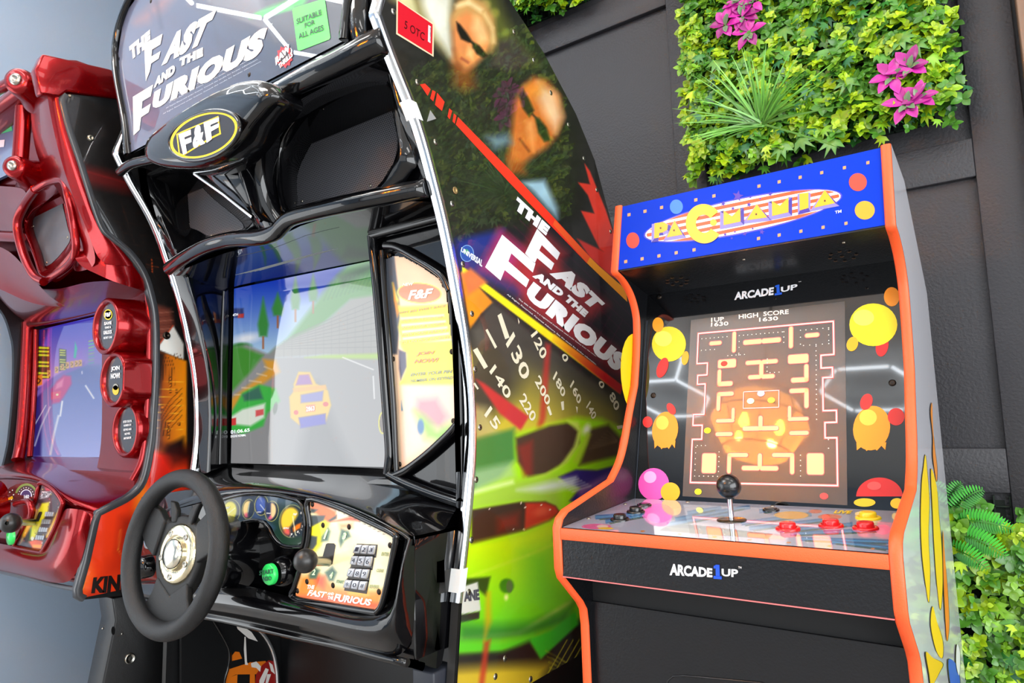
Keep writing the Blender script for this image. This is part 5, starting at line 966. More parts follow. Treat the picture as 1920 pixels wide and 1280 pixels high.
rowsK = [((640, 590), (828, 600), (815, 680), (612, 668)), ((605, 695), (800, 700), (782, 795), (585, 770)), ((575, 808), (770, 818), (750, 905), (555, 880)), ((545, 912), (750, 930), (730, 1015), (525, 985))]
lab = ('1', '2', '3', '4', '5', '6', '7', '8', '9', '*', '0', '#')
for r_, (a, bb, c_, d) in enumerate(rowsK):
    a, bb, c_, d = [np.array(v_, float) for v_ in (a, bb, c_, d)]
    for k in range(3):
        f0, f1 = k/3+.02, (k+1)/3-.02; Q = [a+(bb-a)*f0, a+(bb-a)*f1, d+(c_-d)*f1, d+(c_-d)*f0]
        P4 = [KP.hit(*K2([q_])[0], .006) for q_ in Q]; b = MB(); b.prism(P4, (0, .006, 0), key_m); ko_ = b.build('key', kp, bevel=.0012)
        mid = sum(Q)/4; Q2 = [mid+(q_-mid)*.5 for q_ in Q]; b = MB(); lettering(b, lab[r_*3+k], K2([tuple(Q2[3]), tuple(Q2[2]), tuple(Q2[1]), tuple(Q2[0])]), KP, (30, 30, 50), .0066); b.build('lettering', ko_)
    b = MB(); Z = [a+(0, -6), bb+(4, -6), c_+(2, 34), d+(-4, 32)]; b.face([KP.hit(*K2([z_])[0], .001) for z_ in Z], flat((56, 50, 44))); b.build('key_row_recess', kp)
for q in ((228, 222), (326, 415), (566, 430), (945, 600), (842, 1030), (418, 970), (178, 935), (90, 1020)): b = MB(); screw(b, KP.hit(*K2([q])[0], .001), (0, -1, 0), .0052, dark_screw); b.build('screw', kp)
b = MB(); b.tube(curve([KP.hit(x, y, .002) for x, y in K2([(195, 180), (440, 238), (690, 350), (975, 490), (1000, 540), (985, 640), (915, 985), (870, 1150), (830, 1205), (780, 1212), (400, 1150), (58, 1082), (70, 980), (110, 850), (185, 600), (208, 400)])], 4, True), .0055, black_gloss, 12, closed=True); b.build('keypad_rim', kp)
# shifter
s0 = KP.hit(617, 1052, .0); s1 = atY(573, 1051, .755); sh = empty('gear_shifter', (0, 0, 0)); sh.parent = fk
b = MB(); b.tube([s0, s0+(s1-s0)*.5, s1], .0085, steel, 18); b.build('shaft', sh)
b = MB(); ax = (s1-s0)/np.linalg.norm(s1-s0); R = .0205; b.lathe(s1, ax, [(R*sin(radians(a)), -R*cos(radians(a))) for a in (1, 12, 24, 36, 48, 60, 72, 84, 96, 108, 120, 132, 144, 156, 168, 179)], mat('knob_black', (30, 29, 28), .33), 36, cap=False); b.build('knob', sh)
# start button
bp = KP.hit(520, 1073, .012); b = MB(); b.lathe(bp+V(0, .03, 0), (0, -1, 0), [(.030, 0), (.0285, .012), (.025, .02), (.0225, .024)], black_gloss, 32); sb = b.build('start_button', fk, label='round green START button')
b = MB(); b.lathe(bp, (0, -1, 0), [(.0205, 0), (.0205, .008), (.0185, .0105), (.0005, .0115)], mat('green_button', (40, 214, 96), .3, coat=.5, emit=.0), 32); bc = b.build('cap', sb)
bpp = Plane(bp+V(0, -.0118, 0), (0, -1, 0)); b = MB(); cx, cy = to_px(bp+V(0, -.0118, 0)); lettering(b, 'START', [(cx-14, cy+1), (cx+13, cy-3), (cx+13, cy-12), (cx-14, cy-8)], bpp, (10, 80, 50), .0004, .04); lettering(b, 'N2O', [(cx-7, cy+12), (cx+9, cy+10), (cx+9, cy+2), (cx-7, cy+3)], bpp, (10, 80, 50), .0004, .04); b.build('lettering', bc)
# lower column cover with the round plugs left of the wheel hub
b = MB(); b.lathe(atY(288, 1010, .80), (0, -1, 0), [(.022, 0), (.022, .012), (.017, .018), (.001, .02)], chrome, 24); b.build('key_plug', fk); b = MB(); b.lathe(atY(282, 1060, .82), (0, -1, 0), [(.026, 0), (.026, .02), (.02, .03), (.001, .034)], black_gloss, 24); b.build('hazard_plug', fk)
# ---- steering wheel
WC = V(-1.392, .733, .851); tl = .16; sk = .064
wn = V(sin(sk), -cos(tl)*cos(sk), sin(tl)*cos(sk)); wu = np.cross(wn, [1, 0, 0]); wu /= np.linalg.norm(wu); ww = np.cross(wn, wu)
if wu[2] < 0: wu = -wu
wr = np.cross(wu, wn); wr /= np.linalg.norm(wr); wr = wr if wr[0] > 0 else -wr      # right and up of the wheel's face
def W(a, b_, c_=0): return WC+wr*a+wu*b_+wn*c_
wh = empty('steering_wheel', (0, 0, 0)); wh.parent = fk
RM = .147
b = MB(); b.tube([W(RM*cos(a), RM*sin(a), 0) for a in np.linspace(0, 2*pi, 65)[:-1]], .0185, rubber, 20, closed=True, up=tuple(wn)); b.build('rim', wh)
def flatpart(L, th, m, name, c0=0, bevel=.004, parent=wh):
    b = MB(); b.prism([W(x, y, c0+th/2) for x, y in L], -wn*th, m); return b.build(name, parent, bevel=bevel, bseg=3)
hub = [(.062, .058), (.04, .052), (.02, .062), (0, .066), (-.02, .062), (-.04, .052), (-.062, .058), (-.072, .02), (-.066, -.02), (-.05, -.055), (-.03, -.075), (.0, -.08), (.03, -.075), (.05, -.055), (.066, -.02), (.072, .02)]
flatpart([(x*1.12, y*1.12) for x, y in [tuple(p) for p in curve(hub, 3, True)]], .026, rubber, 'hub', -.022, .008)
for s in (-1, 1): 
    flatpart([(s*.055, .060), (s*.08, .080), (s*.118, .092), (s*.142, .056), (s*.134, .030), (s*.108, .004), (s*.074, -.014)], .018, rubber, 'spoke', -.012)
    flatpart([(s*.020, .058), (s*.034, .056), (s*.044, .085), (s*.052, .10), (s*.036, .098), (s*.022, .082)], .012, rubber, 'horn_tab', -.012, .003)
flatpart([(-.052, -.052), (-.060, -.080), (-.085, -.120), (-.06, -.138), (0, -.148), (.06, -.138), (.085, -.120), (.060, -.080), (.052, -.052), (.0, -.082)], .016, rubber, 'lower_spoke', -.014)
b = MB(); O = W(.004, -.002, -.010); b.lathe(O, wn, [(.060, 0), (.058, .005), (.054, .008), (.030, .011), (.030, .0105)], mat('hub_chrome', (226, 214, 180), .16, metal=1, bump=.4, bscale=60), 48); hb = b.build('hub_plate', wh)
b = MB(); b.lathe(O+wn*.010, wn, [(.030, 0), (.029, .006), (.025, .009), (.012, .012), (.0005, .0125)], mat('hub_cap', (232, 226, 206), .14, metal=1, bump=.3, bscale=50), 40); b.build('hub_cap', hb)
for k in range(5): a = radians(72*k+50); b = MB(); p_ = O+wr*.044*cos(a)+wu*.044*sin(a)+wn*.0092; b.lathe(p_, wn, [(.0062, 0), (.0062, .0015), (.0045, .002), (.004, .0004), (.0003, .0003)], steel, 16); b.build('bolt', hb)
b = MB(); b.lathe(WC-wn*.01, -wn, [(.060, 0), (.056, .03), (.062, .06), (.075, .10), (.08, .18)], black_gloss, 40); b.build('steering_column', fk)

# ---- under the dash: inner kick panel with orange and red print, chrome edged
kp_ = Plane((-1.826, 0, 0), (1, 0, 0)); S4 = lambda L: [(340+x/3.429, 1100+y/3.429) for x, y in L]
so = S4([(225, 120), (340, 190), (440, 235), (520, 300), (575, 390), (605, 500), (615, 640), (620, 1100), (200, 1100), (215, 300)])
b = MB(); b.prism([kp_.hit(x, y) for x, y in so], (-.008, 0, 0), black_satin); ss = b.build('kick_panel', fk)
A = Art(kp_, .0006); org = (226, 116, 20)
A.poly(S4([(325, 440), (345, 415), (372, 418), (390, 460), (325, 475)]), org, .0002); A.poly(S4([(300, 530), (440, 485), (540, 475), (560, 520), (520, 560), (350, 562), (290, 590)]), org, .0002); A.poly(S4([(280, 590), (360, 562), (345, 900), (250, 900)]), org, .0003); A.poly(S4([(440, 480), (470, 520), (480, 900), (430, 900), (440, 560)]), org, .0003)
A.poly(S4([(480, 560), (520, 500), (560, 470), (600, 480), (606, 900), (500, 900), (470, 640)]), (150, 24, 20), .0005)
for L in ([(445, 490), (480, 478), (510, 510), (505, 545), (480, 520), (450, 515)], [(560, 480), (585, 500), (600, 560), (575, 540)], [(500, 600), (540, 520), (560, 530), (520, 640), (510, 900), (492, 900)], [(550, 560), (575, 560), (548, 640), (535, 640)], [(404, 320), (412, 320), (420, 480), (428, 500), (408, 500), (400, 400)], [(340, 215), (380, 240), (450, 290), (490, 350), (430, 330), (360, 270)]): A.poly(S4(L), (230, 226, 220), .0008)
A.poly(S4([(205, 245), (225, 240), (240, 280), (250, 310), (222, 275)]), (214, 60, 30), .0005); A.build('kick_panel_art', ss)
b = MB(); b.tube(curve([kp_.hit(x, y, .002) for x, y in S4([(225, 135), (340, 190), (440, 235), (520, 300), (575, 390), (605, 500), (615, 640), (618, 1100)])], 5), .006, chrome, 14); b.build('chrome_edge', ss)
k2 = Plane((-1.812, 0, 0), (1, 0, 0)); L = [(340, 1125), (385, 1140), (404, 1170), (424, 1205), (430, 1225), (428, 1250), (419, 1290), (408, 1420), (340, 1420)]
b = MB(); b.prism([k2.hit(*q) for q in L], (-.01, 0, 0), black_satin); wp = b.build('kick_panel', fk)
b = MB(); b.tube(curve([k2.hit(*q) for q in L[1:-1]], 4), .004, black_gloss, 10); b.build('panel_edging', wp)
# keep every part of the shell between the two side panels
for o in fk.children_recursive:
    if o.type == 'MESH' and o.name.split('.')[0] not in ('side_panel', 'chrome_trim', 'tape') and not (o.parent and o.parent in (fR, fL)) and not (o.parent and o.parent.parent in (fR, fL)):
        lo, hi = (FL-.012, FR-.002) if o.name.startswith('marquee') or o.name.startswith('header_ledge') else (FL+.006, FR-.022)
        n_ = len(o.data.vertices); co = np.empty(n_*3, np.float32); o.data.vertices.foreach_get('co', co); co = co.reshape(-1, 3)
        co[:, 0] = np.clip(co[:, 0], lo, hi); o.data.vertices.foreach_set('co', co.ravel()); o.data.update()

for o in fk.children_recursive:
    if o.name.split('.')[0] in ('inner_cheek', 'cheek_rib', 'speaker_pillar') :
        for v_ in o.data.vertices:
            if v_.co.x < -1.5: v_.co.x = max(v_.co.x, FL+.022); v_.co.y = max(v_.co.y, ff_y(v_.co.z)+.004)
            elif v_.co.x > -.90: v_.co.y = max(v_.co.y, ff_y(v_.co.z)+.002)
# ================================================================== the red driving cabinet on the left
rk = empty('driving_cabinet', (0, 0, 0), 'glossy metallic red driving cabinet at the left, beside the blue-grey wall', 'arcade cabinet')
RR, RL = -1.95, -3.02
Rfront = [(.710, 1.985), (.702, 1.965)]+[tuple(p) for p in curve([(.704, 1.955), (.722, 1.89), (.754, 1.80), (.784, 1.71), (.812, 1.640), (.838, 1.617), (.885, 1.585), (.925, 1.535), (.948, 1.47), (.961, 1.40), (.965, 1.253), (.961, 1.119), (.955, 1.04), (.938, .958), (.905, .922), (.86, .902)], 4)]+[(.826, .888), (.818, .865), (.801, .772), (.784, .703), (.786, .685), (.800, .674)]
Rback = [(.905, .662), (1.66, .662), (1.68, 1.35), (1.55, 1.75), (1.30, 2.07), (.835, 2.017)]
rub_edge = mat('rubber_edging', (52, 54, 58), .3, coat=.3)
for x0, x1 in ((RR-.02, RR), (RL, RL+.02)):
    b = MB(); b.prism([(x0, y, z) for y, z in Rfront+Rback], (x1-x0, 0, 0), black_satin); sd = b.build('side_panel', rk)
    if x1 == RR: rR = sd
trimstrip(Rfront, RR-.022, RR+.001, rub_edge, 'edge_trim', rk, wrap=.012, label='black rubber edging')
xp = Plane((RR+.001, 0, 0), (1, 0, 0)); NZ, NU = 420, 200; zs = np.linspace(.68, 1.985, NZ)
fa = sorted(Rfront, key=lambda p: p[1]); ba = sorted(Rback[1:5], key=lambda p: p[1])
P = np.zeros((NZ, NU, 3)); uu = np.linspace(0, 1, NU); f_ = np.interp(zs, [p[1] for p in fa], [p[0] for p in fa])+.012; g_ = np.interp(zs, [p[1] for p in ba], [p[0] for p in ba])-.004
P[..., 0] = RR+.0012; P[..., 1] = f_[:, None]*(1-uu)+g_[:, None]*uu; P[..., 2] = zs[:, None]
Q1 = lambda L: [(x/4.925, 100+y/4.925) for x, y in L]; Q2 = lambda L: [(x/3.556, 340+y/3.556) for x, y in L]; Q6 = lambda L: [(160+x/3.367, 520+y/3.367) for x, y in L]; Q3 = lambda L: [(130+x/2.782, 820+y/2.782) for x, y in L]
def red_side(p):
    p.fill((22, 20, 20)); p.noise(.2, 10, 4)
    p.poly(Q1([(680, 1010), (1180, 1150), (1250, 1300), (760, 1200)]), (96, 22, 22), 10, .8); p.line(Q1([(700, 1060), (1180, 1200)]), 2, (140, 30, 30), 2, .6)
    for k in range(6): p.line(Q2([(560+k*60, 120), (820+k*60, 900)]), .5, (70, 40, 30), .5, .5); p.line(Q2([(640, 180+k*70), (1100, 240+k*70)]), .5, (70, 40, 30), .5, .5)
    p.line(Q2([(975, 555), (1060, 570)]), .9, (230, 90, 30), .7); p.line(Q2([(1012, 520), (1016, 610)]), .9, (230, 90, 30), .7)
    p.poly(Q6([(440, 170), (540, 200), (560, 300), (450, 440), (430, 400)]), (110, 56, 44), 5); 
    for k in range(8): p.line(Q6([(440, 200+k*26), (560, 190+k*26)]), 1, (190, 130, 110) if k % 2 else (60, 26, 24), 1, .6)
    p.poly(Q6([(450, 452), (556, 306), (620, 420), (620, 520)]), (226, 232, 228), 1.5); p.line(Q6([(444, 452), (556, 300)]), 1.6, (230, 80, 40), 1)
    g = Q6([(430, 700), (620, 700)]); p.grad(g[0], g[1], (120, 40, 14), (246, 150, 20), Q6([(436, 452), (640, 528), (640, 1110), (430, 1110)]), 2)
    p.poly(Q6([(436, 460), (500, 480), (470, 760), (430, 780)]), (30, 14, 10), 4); p.poly(Q6([(428, 800), (470, 790), (470, 1050), (425, 1080)]), (50, 20, 14), 8)
    for k in range(9):
        x = 452+k*18; p.line(Q6([(x, 480+k*6), (x+22, 540+k*8), (x+22, 640+k*8)] if k < 6 else [(x, 480), (x+14, 520)]), .9, (40, 20, 10), .6)
    for k in range(6): p.line(Q6([(610, 700+k*34), (530, 780+k*36), (470+k*12, 880+k*10), (470+k*12, 1000)]), 1.0, (50, 26, 10), .6)
    for y in range(7): p.line(Q6([(425, 650+y*50), (620, 660+y*50)]), .7, (255, 206, 60), .6, .8)
    for x, y in ((538, 640), (538, 680), (538, 718), (576, 718), (486, 820), (526, 930), (526, 966), (526, 1006), (592, 925)): p.ell(*Q6([(x, y)])[0], 3.2, 4.2, (60, 28, 10), 0, .2); p.ell(*Q6([(x, y)])[0], 1.8, 2.4, (214, 120, 30), 0, .2)
    p.poly(Q6([(520, 1060), (620, 1010), (640, 1200), (540, 1180), (500, 1120)]), (20, 14, 14), 6)
    g = Q3([(180, 300), (420, 800)]); p.grad(g[0], g[1], (236, 56, 20), (226, 60, 16), Q3([(40, 830), (150, 380), (250, 330), (390, 220), (420, 60), (480, 80), (620, 100), (640, 860)]), 5)
    p.poly(Q3([(420, 100), (520, 90), (540, 200), (440, 260), (400, 240)]), (214, 30, 16), 8, .9); p.poly(Q3([(470, 40), (640, 40), (640, 120), (540, 150)]), (60, 14, 12), 10, .8); p.poly(Q3([(350, 250), (400, 220), (420, 330), (330, 400)]), (246, 140, 30), 8, .8)
    p.poly(Q3([(270, 420), (340, 400), (330, 560), (280, 660), (250, 600)]), (150, 30, 14), 12, .8); p.line(Q3([(270, 480), (252, 580), (300, 670)]), 1.4, (250, 190, 60), 1.2); p.poly(Q3([(200, 640), (300, 560), (320, 700), (180, 720)]), (190, 40, 14), 12, .7)
    p.poly(Q3([(80, 800), (300, 800), (310, 850), (60, 850)]), (180, 40, 16), 5, .7); p.poly(Q3([(60, 700), (110, 640), (130, 720), (80, 830)]), (250, 120, 40), 8, .6)
    p.line(Q3([(160, 385), (66, 800)]), 1.2, (250, 180, 60), .8); p.line(Q3([(250, 335), (165, 385)]), 1.2, (250, 180, 60), .8)
picture('side_art', rR, P, red_side, plexi_art)
b = MB(); lettering(b, 'KIND', Q3([(112, 812), (330, 802), (330, 706), (120, 730)]), xp, (24, 14, 12), .0016, .06, .06); b.build('lettering', rR)
for q, r in (((170, 259), .009), ((130, 180), .004), ((292, 625), .0), ((312, 629), .011), ((262, 1062-40), 0)):
    if r: b = MB(); b.lathe(xp.hit(*q, .0), (1, 0, 0), [(r, 0), (r, .002), (r*.7, .005), (r*.4, .0052), (r*.35, .003), (.0003, .003)], screw_mat if r < .01 else dark_screw, 16); b.build('bolt', rR)
def rsheet(rows, name, sub=2, m=candy, **k): return sheet(rows, name, m, sub, rk, **k)
# core body
b = MB(); b.prism([(RL+.021, y, z) for y, z in [(.74, 2.02), (.74, 1.97), (.80, 1.78), (.93, 1.60), (1.06, 1.50), (1.06, 1.02), (.93, .98), (.90, .74), (1.0, .68), (1.6, .68), (1.6, 1.5), (1.3, 2.02)]], (RR-.021-RL-.021, 0, 0), candy); b.build('body', rk)
# red hood over the top and its right flank
b = MB(); X0, X1 = RL-.01, RR+.004
b.prism([(RR-.03, y, z) for y, z in [(.655, 2.07), (.64, 2.02), (.655, 1.96), (.70, 1.97), (.716, 1.99), (.84, 2.017), (.865, 2.02), (.86, 2.075), (.82, 2.095)]], (.036, 0, 0), candy); b.build('hood_flank', rk, bevel=.006)
b = MB(); b.prism([(X0, y, z) for y, z in [(.67, 2.07), (.665, 2.045), (.67, 2.03), (.86, 2.03), (.86, 2.075), (.82, 2.095), (.74, 2.095)]], (X1-X0-.01, 0, 0), candy); b.build('hood_top', rk, bevel=.012)
def rx(px, py, x): return atX(px, py, x)
def sheetx(rows, name, sub=2): b = MB(); b.grid([[rx(*q) for q in r] for r in rows], candy); return b.build(name, rk, subsurf=sub)
# right flank from hood to scoop: crease column, then back to the side panel edge
CR = [(84, 141, -1.975), (88, 180, -1.975), (101, 250, -1.975), (122, 330, -1.975), (150, 400, -1.97), (170, 446, -1.965), (186, 500, -1.96)]
EDGE = [(116, 180, -1.952), (118, 200, -1.952), (133, 250, -1.952), (157, 330, -1.952), (182, 410, -1.952), (206, 446, -1.952), (262, 505, -1.952)]
MIDF = [(100, 150, -1.95), (104, 190, -1.95), (118, 255, -1.95), (141, 330, -1.95), (168, 400, -1.95), (192, 445, -1.95), (235, 495, -1.95)]
sheetx([CR, MIDF, EDGE], 'flank', 2)
crp = [rx(*q) for q in CR]; m1 = pts([(70, 145, .675), (72, 185, .68), (84, 255, .70), (104, 325, .73), (136, 390, .762), (150, 450, .785), (152, 508, .80)]); m2 = pts([(54, 150, .70), (56, 190, .705), (60, 255, .72), (76, 322, .75), (123, 366, .775), (137, 452, .80), (134, 512, .82)])
b = MB(); b.grid([crp, m1, m2], candy); b.build('front_shell', rk, subsurf=2)
rsheet([[(26, 300, .76), (55, 300, .75), (80, 310, .745), (100, 325, .745)], [(26, 340, .77), (56, 338, .765), (85, 335, .755), (112, 345, .76)], [(27, 390, .785), (50, 385, .78), (75, 362, .775), (112, 358, .775)], [(27, 450, .79), (42, 440, .79), (48, 420, .80), (58, 400, .80)]], 'front_shell')
# bosses and the bar between
for (x, y, r, h, yb) in ((66, 174, .040, .075, .70), (54, 326, .036, .065, .735)):
    o = atY(x, y, yb); e = MB(); e.lathe(o, (.6, -.8, 0), [(r*1.35, -.02), (r*1.15, .0), (r, .015), (r*.93, h*.8), (r*.8, h), (r*.6, h+.002)], candy, 32); bs = e.build('boss', rk)
    ax = V(.6, -.8, 0); e = MB(); e.lathe(o+ax*h, ax, [(r*.42, 0), (r*.40, .005), (r*.25, .009), (r*.2, .009), (r*.19, .004), (.0003, .004)], steel, 24); e.build('bolt', bs)
b = MB(); b.tube(curve(pts([(44, 195, .71), (42, 240, .715), (38, 300, .72)]), 4), .021, candy, 18); b.build('marquee_bar', rk)
b = MB(); b.tube(curve(pts([(-120, 100, .70), (-30, 165, .69), (0, 165, .69), (30, 150, .70)]), 4), .017, candy, 16); b.build('marquee_rail', rk)
# marquee with its sticker
RMY = PY(.735); b = MB(); b.prism([RMY.hit(x, y) for x, y in [(-115, 142), (8, 192), (24, 206), (27, 300), (18, 325), (-115, 390)]], (0, .01, 0), mat('red_marquee_print', (96, 112, 150), .3, coat=1.0)); rm = b.build('marquee', rk)
A = Art(RMY, .001); A.poly([(-60, 195), (8, 190), (13, 195), (24, 245), (-50, 265)], (70, 190, 120)); A.build('sticker', rm, label='green sticker')
b = MB(); lettering(b, 'ALL AGES', [(-70, 250), (18, 238), (16, 228), (-70, 238)], RMY, (20, 80, 50), .0015, .02); lettering(b, 'DRIFT', [(-140, 330), (8, 318), (10, 262), (-130, 275)], RMY, (244, 220, 226), .0015, .05, .1); b.build('lettering', rm)
b = MB(); screw(b, RMY.hit(18, 199), (0, -1, 0), .006, steel); b.build('screw', rm)
# speaker pocket
_cg = candy
bg = black_gloss; black_gloss = candy
po_, b, G, gx = pocket([(46, 418), (60, 392), (90, 368), (117, 360), (124, 400), (134, 450), (130, 475), (84, 518), (66, 480)], [(61, 419), (74, 396), (96, 374), (113, 367), (119, 390), (127, 425), (130, 455), (88, 499), (74, 462)], .785, .812, 'speaker_pocket')
black_gloss = bg
po_.parent = rk; b.build('speaker_grille', rk)
for q in ((114, 371), (62, 424), (126, 445), (87, 492)): b = MB(); screw(b, atY(*q, .810), (0, -1, 0), .004, screw_mat); b.build('screw', rk)
b = MB(); b.tube(curve(pts([(66, 355, .73), (45, 385, .74), (32, 420, .74), (42, 470, .75), (62, 515, .76), (82, 528, .77)]), 5), .0125, candy, 16); b.tube(curve(pts([(66, 355, .73), (90, 342, .74), (118, 340, .745), (128, 370, .75), (138, 420, .77), (142, 470, .78), (125, 500, .79), (82, 528, .78)]), 5), .010, candy, 16); b.build('speaker_surround', rk)
b = MB(); b.tube(curve(pts([(-120, 440, .75), (-40, 440, .74), (0, 443, .74), (38, 445, .75)]), 4), .016, candy, 16); b.build('cross_bar', rk)
rsheet([[(-160, 330, .74), (-60, 345, .74), (20, 350, .74), (60, 352, .745)], [(-160, 390, .80), (-60, 395, .80), (10, 400, .79), (34, 410, .76)], [(-160, 430, .80), (-60, 430, .79), (10, 432, .77), (32, 436, .755)]], 'centre_shell')
# lower wing and hood underside
rsheet([[(-120, 450, .75), (-30, 455, .75), (20, 465, .76), (60, 520, .775), (95, 560, .80), (122, 572, .83)],
        [(-120, 500, .77), (-30, 505, .78), (10, 520, .79), (50, 548, .80), (85, 568, .82), (122, 573, .84)],
        [(-120, 530, .76), (-30, 535, .77), (0, 540, .78), (40, 562, .80), (80, 574, .82), (123, 575, .85)]], 'lower_wing')
rsheet([[(-90, 480, .79), (0, 530, .80), (60, 540, .80), (110, 545, .80), (150, 530, .82), (200, 525, .85), (270, 530, .93)],
        [(-90, 560, .88), (0, 575, .88), (50, 590, .89), (110, 585, .90), (160, 570, .91), (210, 555, .93), (272, 536, .95)],
        [(-40, 590, .98), (30, 602, .98), (52, 606, .98), (110, 598, .98), (170, 585, .98), (220, 570, .98), (275, 548, .965)],
        [(-20, 600, 1.03), (36, 614, 1.03), (60, 616, 1.03), (115, 606, 1.03), (180, 590, 1.03), (225, 576, 1.0), (275, 556, .97)]], 'hood_underside')
rsheet([[(130, 445, .79), (170, 447, .81), (205, 452, .835), (238, 475, .875), (262, 505, .91), (275, 535, .94)], [(135, 475, .775), (165, 480, .80), (200, 490, .83), (235, 505, .87), (262, 525, .91), (274, 545, .94)], [(150, 500, .79), (175, 510, .81), (205, 525, .84), (235, 535, .88), (258, 540, .91), (273, 548, .945)]], 'scoop', 2)
# screen frame
b = MB(); b.tube(curve(pts([(53, 604, 1.0), (51, 660, 1.0), (46, 760, .995), (40, 830, .985), (34, 862, .97)]), 4), .021, candy, 18); b.tube(curve(pts([(68, 618, 1.02), (66, 700, 1.02), (61, 790, 1.015), (56, 856, 1.0)]), 4), .010, candy, 14); b.build('screen_frame_bar', rk)
b = MB(); b.tube(curve(pts([(54, 608, 1.0), (110, 597, 1.0), (180, 580, 1.0), (230, 565, .99)]), 4), .013, candy, 16); b.build('screen_top_bar', rk)
rs = 1.03; RSP = PY(rs); P = quad_grid([RSP.hit(*a) for a in ((56, 857), (232, 857), (232, 580), (74, 618))], 130, 200)
Q5 = lambda L: [(x/3.765, 560+y/3.765) for x, y in L]
def rscr(p):
    g = Q5([(400, 180), (400, 520)]); p.grad(g[0], g[1], (52, 56, 200), (190, 130, 214)); g = Q5([(400, 500), (400, 1120)]); p.grad(g[0], g[1], (90, 110, 180), (168, 176, 240), Q5([(240, 700), (330, 600), (480, 500), (620, 460), (1100, 470), (1100, 1200), (200, 1200)]), 4)
    p.poly(Q5([(270, 200), (345, 210), (300, 340), (260, 600)]), (30, 24, 110), 3); p.poly(Q5([(240, 640), (300, 620), (290, 1110), (225, 1120)]), (56, 40, 130), 3)
    p.poly(Q5([(250, 660), (330, 580), (480, 490), (600, 440), (600, 470), (470, 530), (330, 630), (255, 700)]), (130, 100, 190), 2)
    for x0, y0, w_, h, c in ((268, 330, 84, 230, (60, 50, 20)), (418, 350, 50, 150, (50, 60, 40))):
        p.poly(Q5([(x0, y0), (x0+w_, y0+10), (x0+w_, y0+h), (x0, y0+h+10)]), c, 1)
        for k in range(9): p.poly(Q5([(x0+4, y0+8+k*h/9), (x0+w_-6, y0+12+k*h/9), (x0+w_-6, y0+8+(k+.62)*h/9), (x0+4, y0+6+(k+.62)*h/9)]), (236, 240, 40), .6) if k not in (3, 6) else None
    p.poly(Q5([(530, 300), (545, 350), (535, 420), (520, 415)]), (30, 190, 170), 1)
    p.poly(Q5([(258, 545), (298, 530), (298, 605), (258, 618)]), (246, 140, 30), 1); p.line(Q5([(266, 560), (288, 575), (268, 600)]), 2.2, (40, 20, 20), .8)
    for x, y in ((345, 525), (400, 500), (440, 480), (475, 468), (508, 462), (538, 456), (566, 452)): p.poly(Q5([(x-12, y-20), (x+12, y-22), (x+12, y+22), (x-12, y+24)]), (230, 180, 90), 1); p.line(Q5([(x-6, y-12), (x+6, y), (x-6, y+12)]), 1, (60, 30, 20), .6)
    p.poly(Q5([(360, 640), (400, 580), (450, 540), (500, 545), (505, 600), (450, 690), (420, 730), (370, 740)]), (206, 40, 130), 2.5); p.poly(Q5([(400, 600), (450, 560), (440, 620), (390, 640)]), (236, 120, 170), 2); p.poly(Q5([(362, 660), (430, 650), (425, 700), (362, 710)]), (236, 60, 110), 1.5); p.ell(*Q5([(404, 676)])[0], 3, 2.4, (250, 240, 180), 0, .3)
    p.line(Q5([(325, 750), (240, 900)]), 1.4, (240, 240, 250), .8); p.line(Q5([(355, 760), (290, 900), (245, 1040)]), 2.6, (220, 224, 246), 1.2, .8); p.line(Q5([(415, 820), (380, 960), (355, 1105)]), 4, (232, 234, 250), 1.2, .9); p.line(Q5([(440, 720), (425, 830)]), 3, (250, 250, 255), 1); p.line(Q6([(0, 680), (55, 765)]), 2.6, (250, 250, 255), .8); p.line(Q5([(578, 510), (580, 530)]), 1.6, (240, 240, 250), .6)
    for k in range(8): p.poly(Q6([(20, 400+k*20), (56, 392+k*20), (56, 400+k*20), (20, 408+k*20)]), (60, 200, 150) if k % 2 else (150, 200, 90), .8)
    p.poly(Q6([(0, 470), (80, 450), (200, 520), (200, 640), (0, 560)]), (120, 130, 190), 8, .6)
picture('screen', rk, P, rscr, screen_attr, {'label': 'game screen with a magenta car in a night city'})
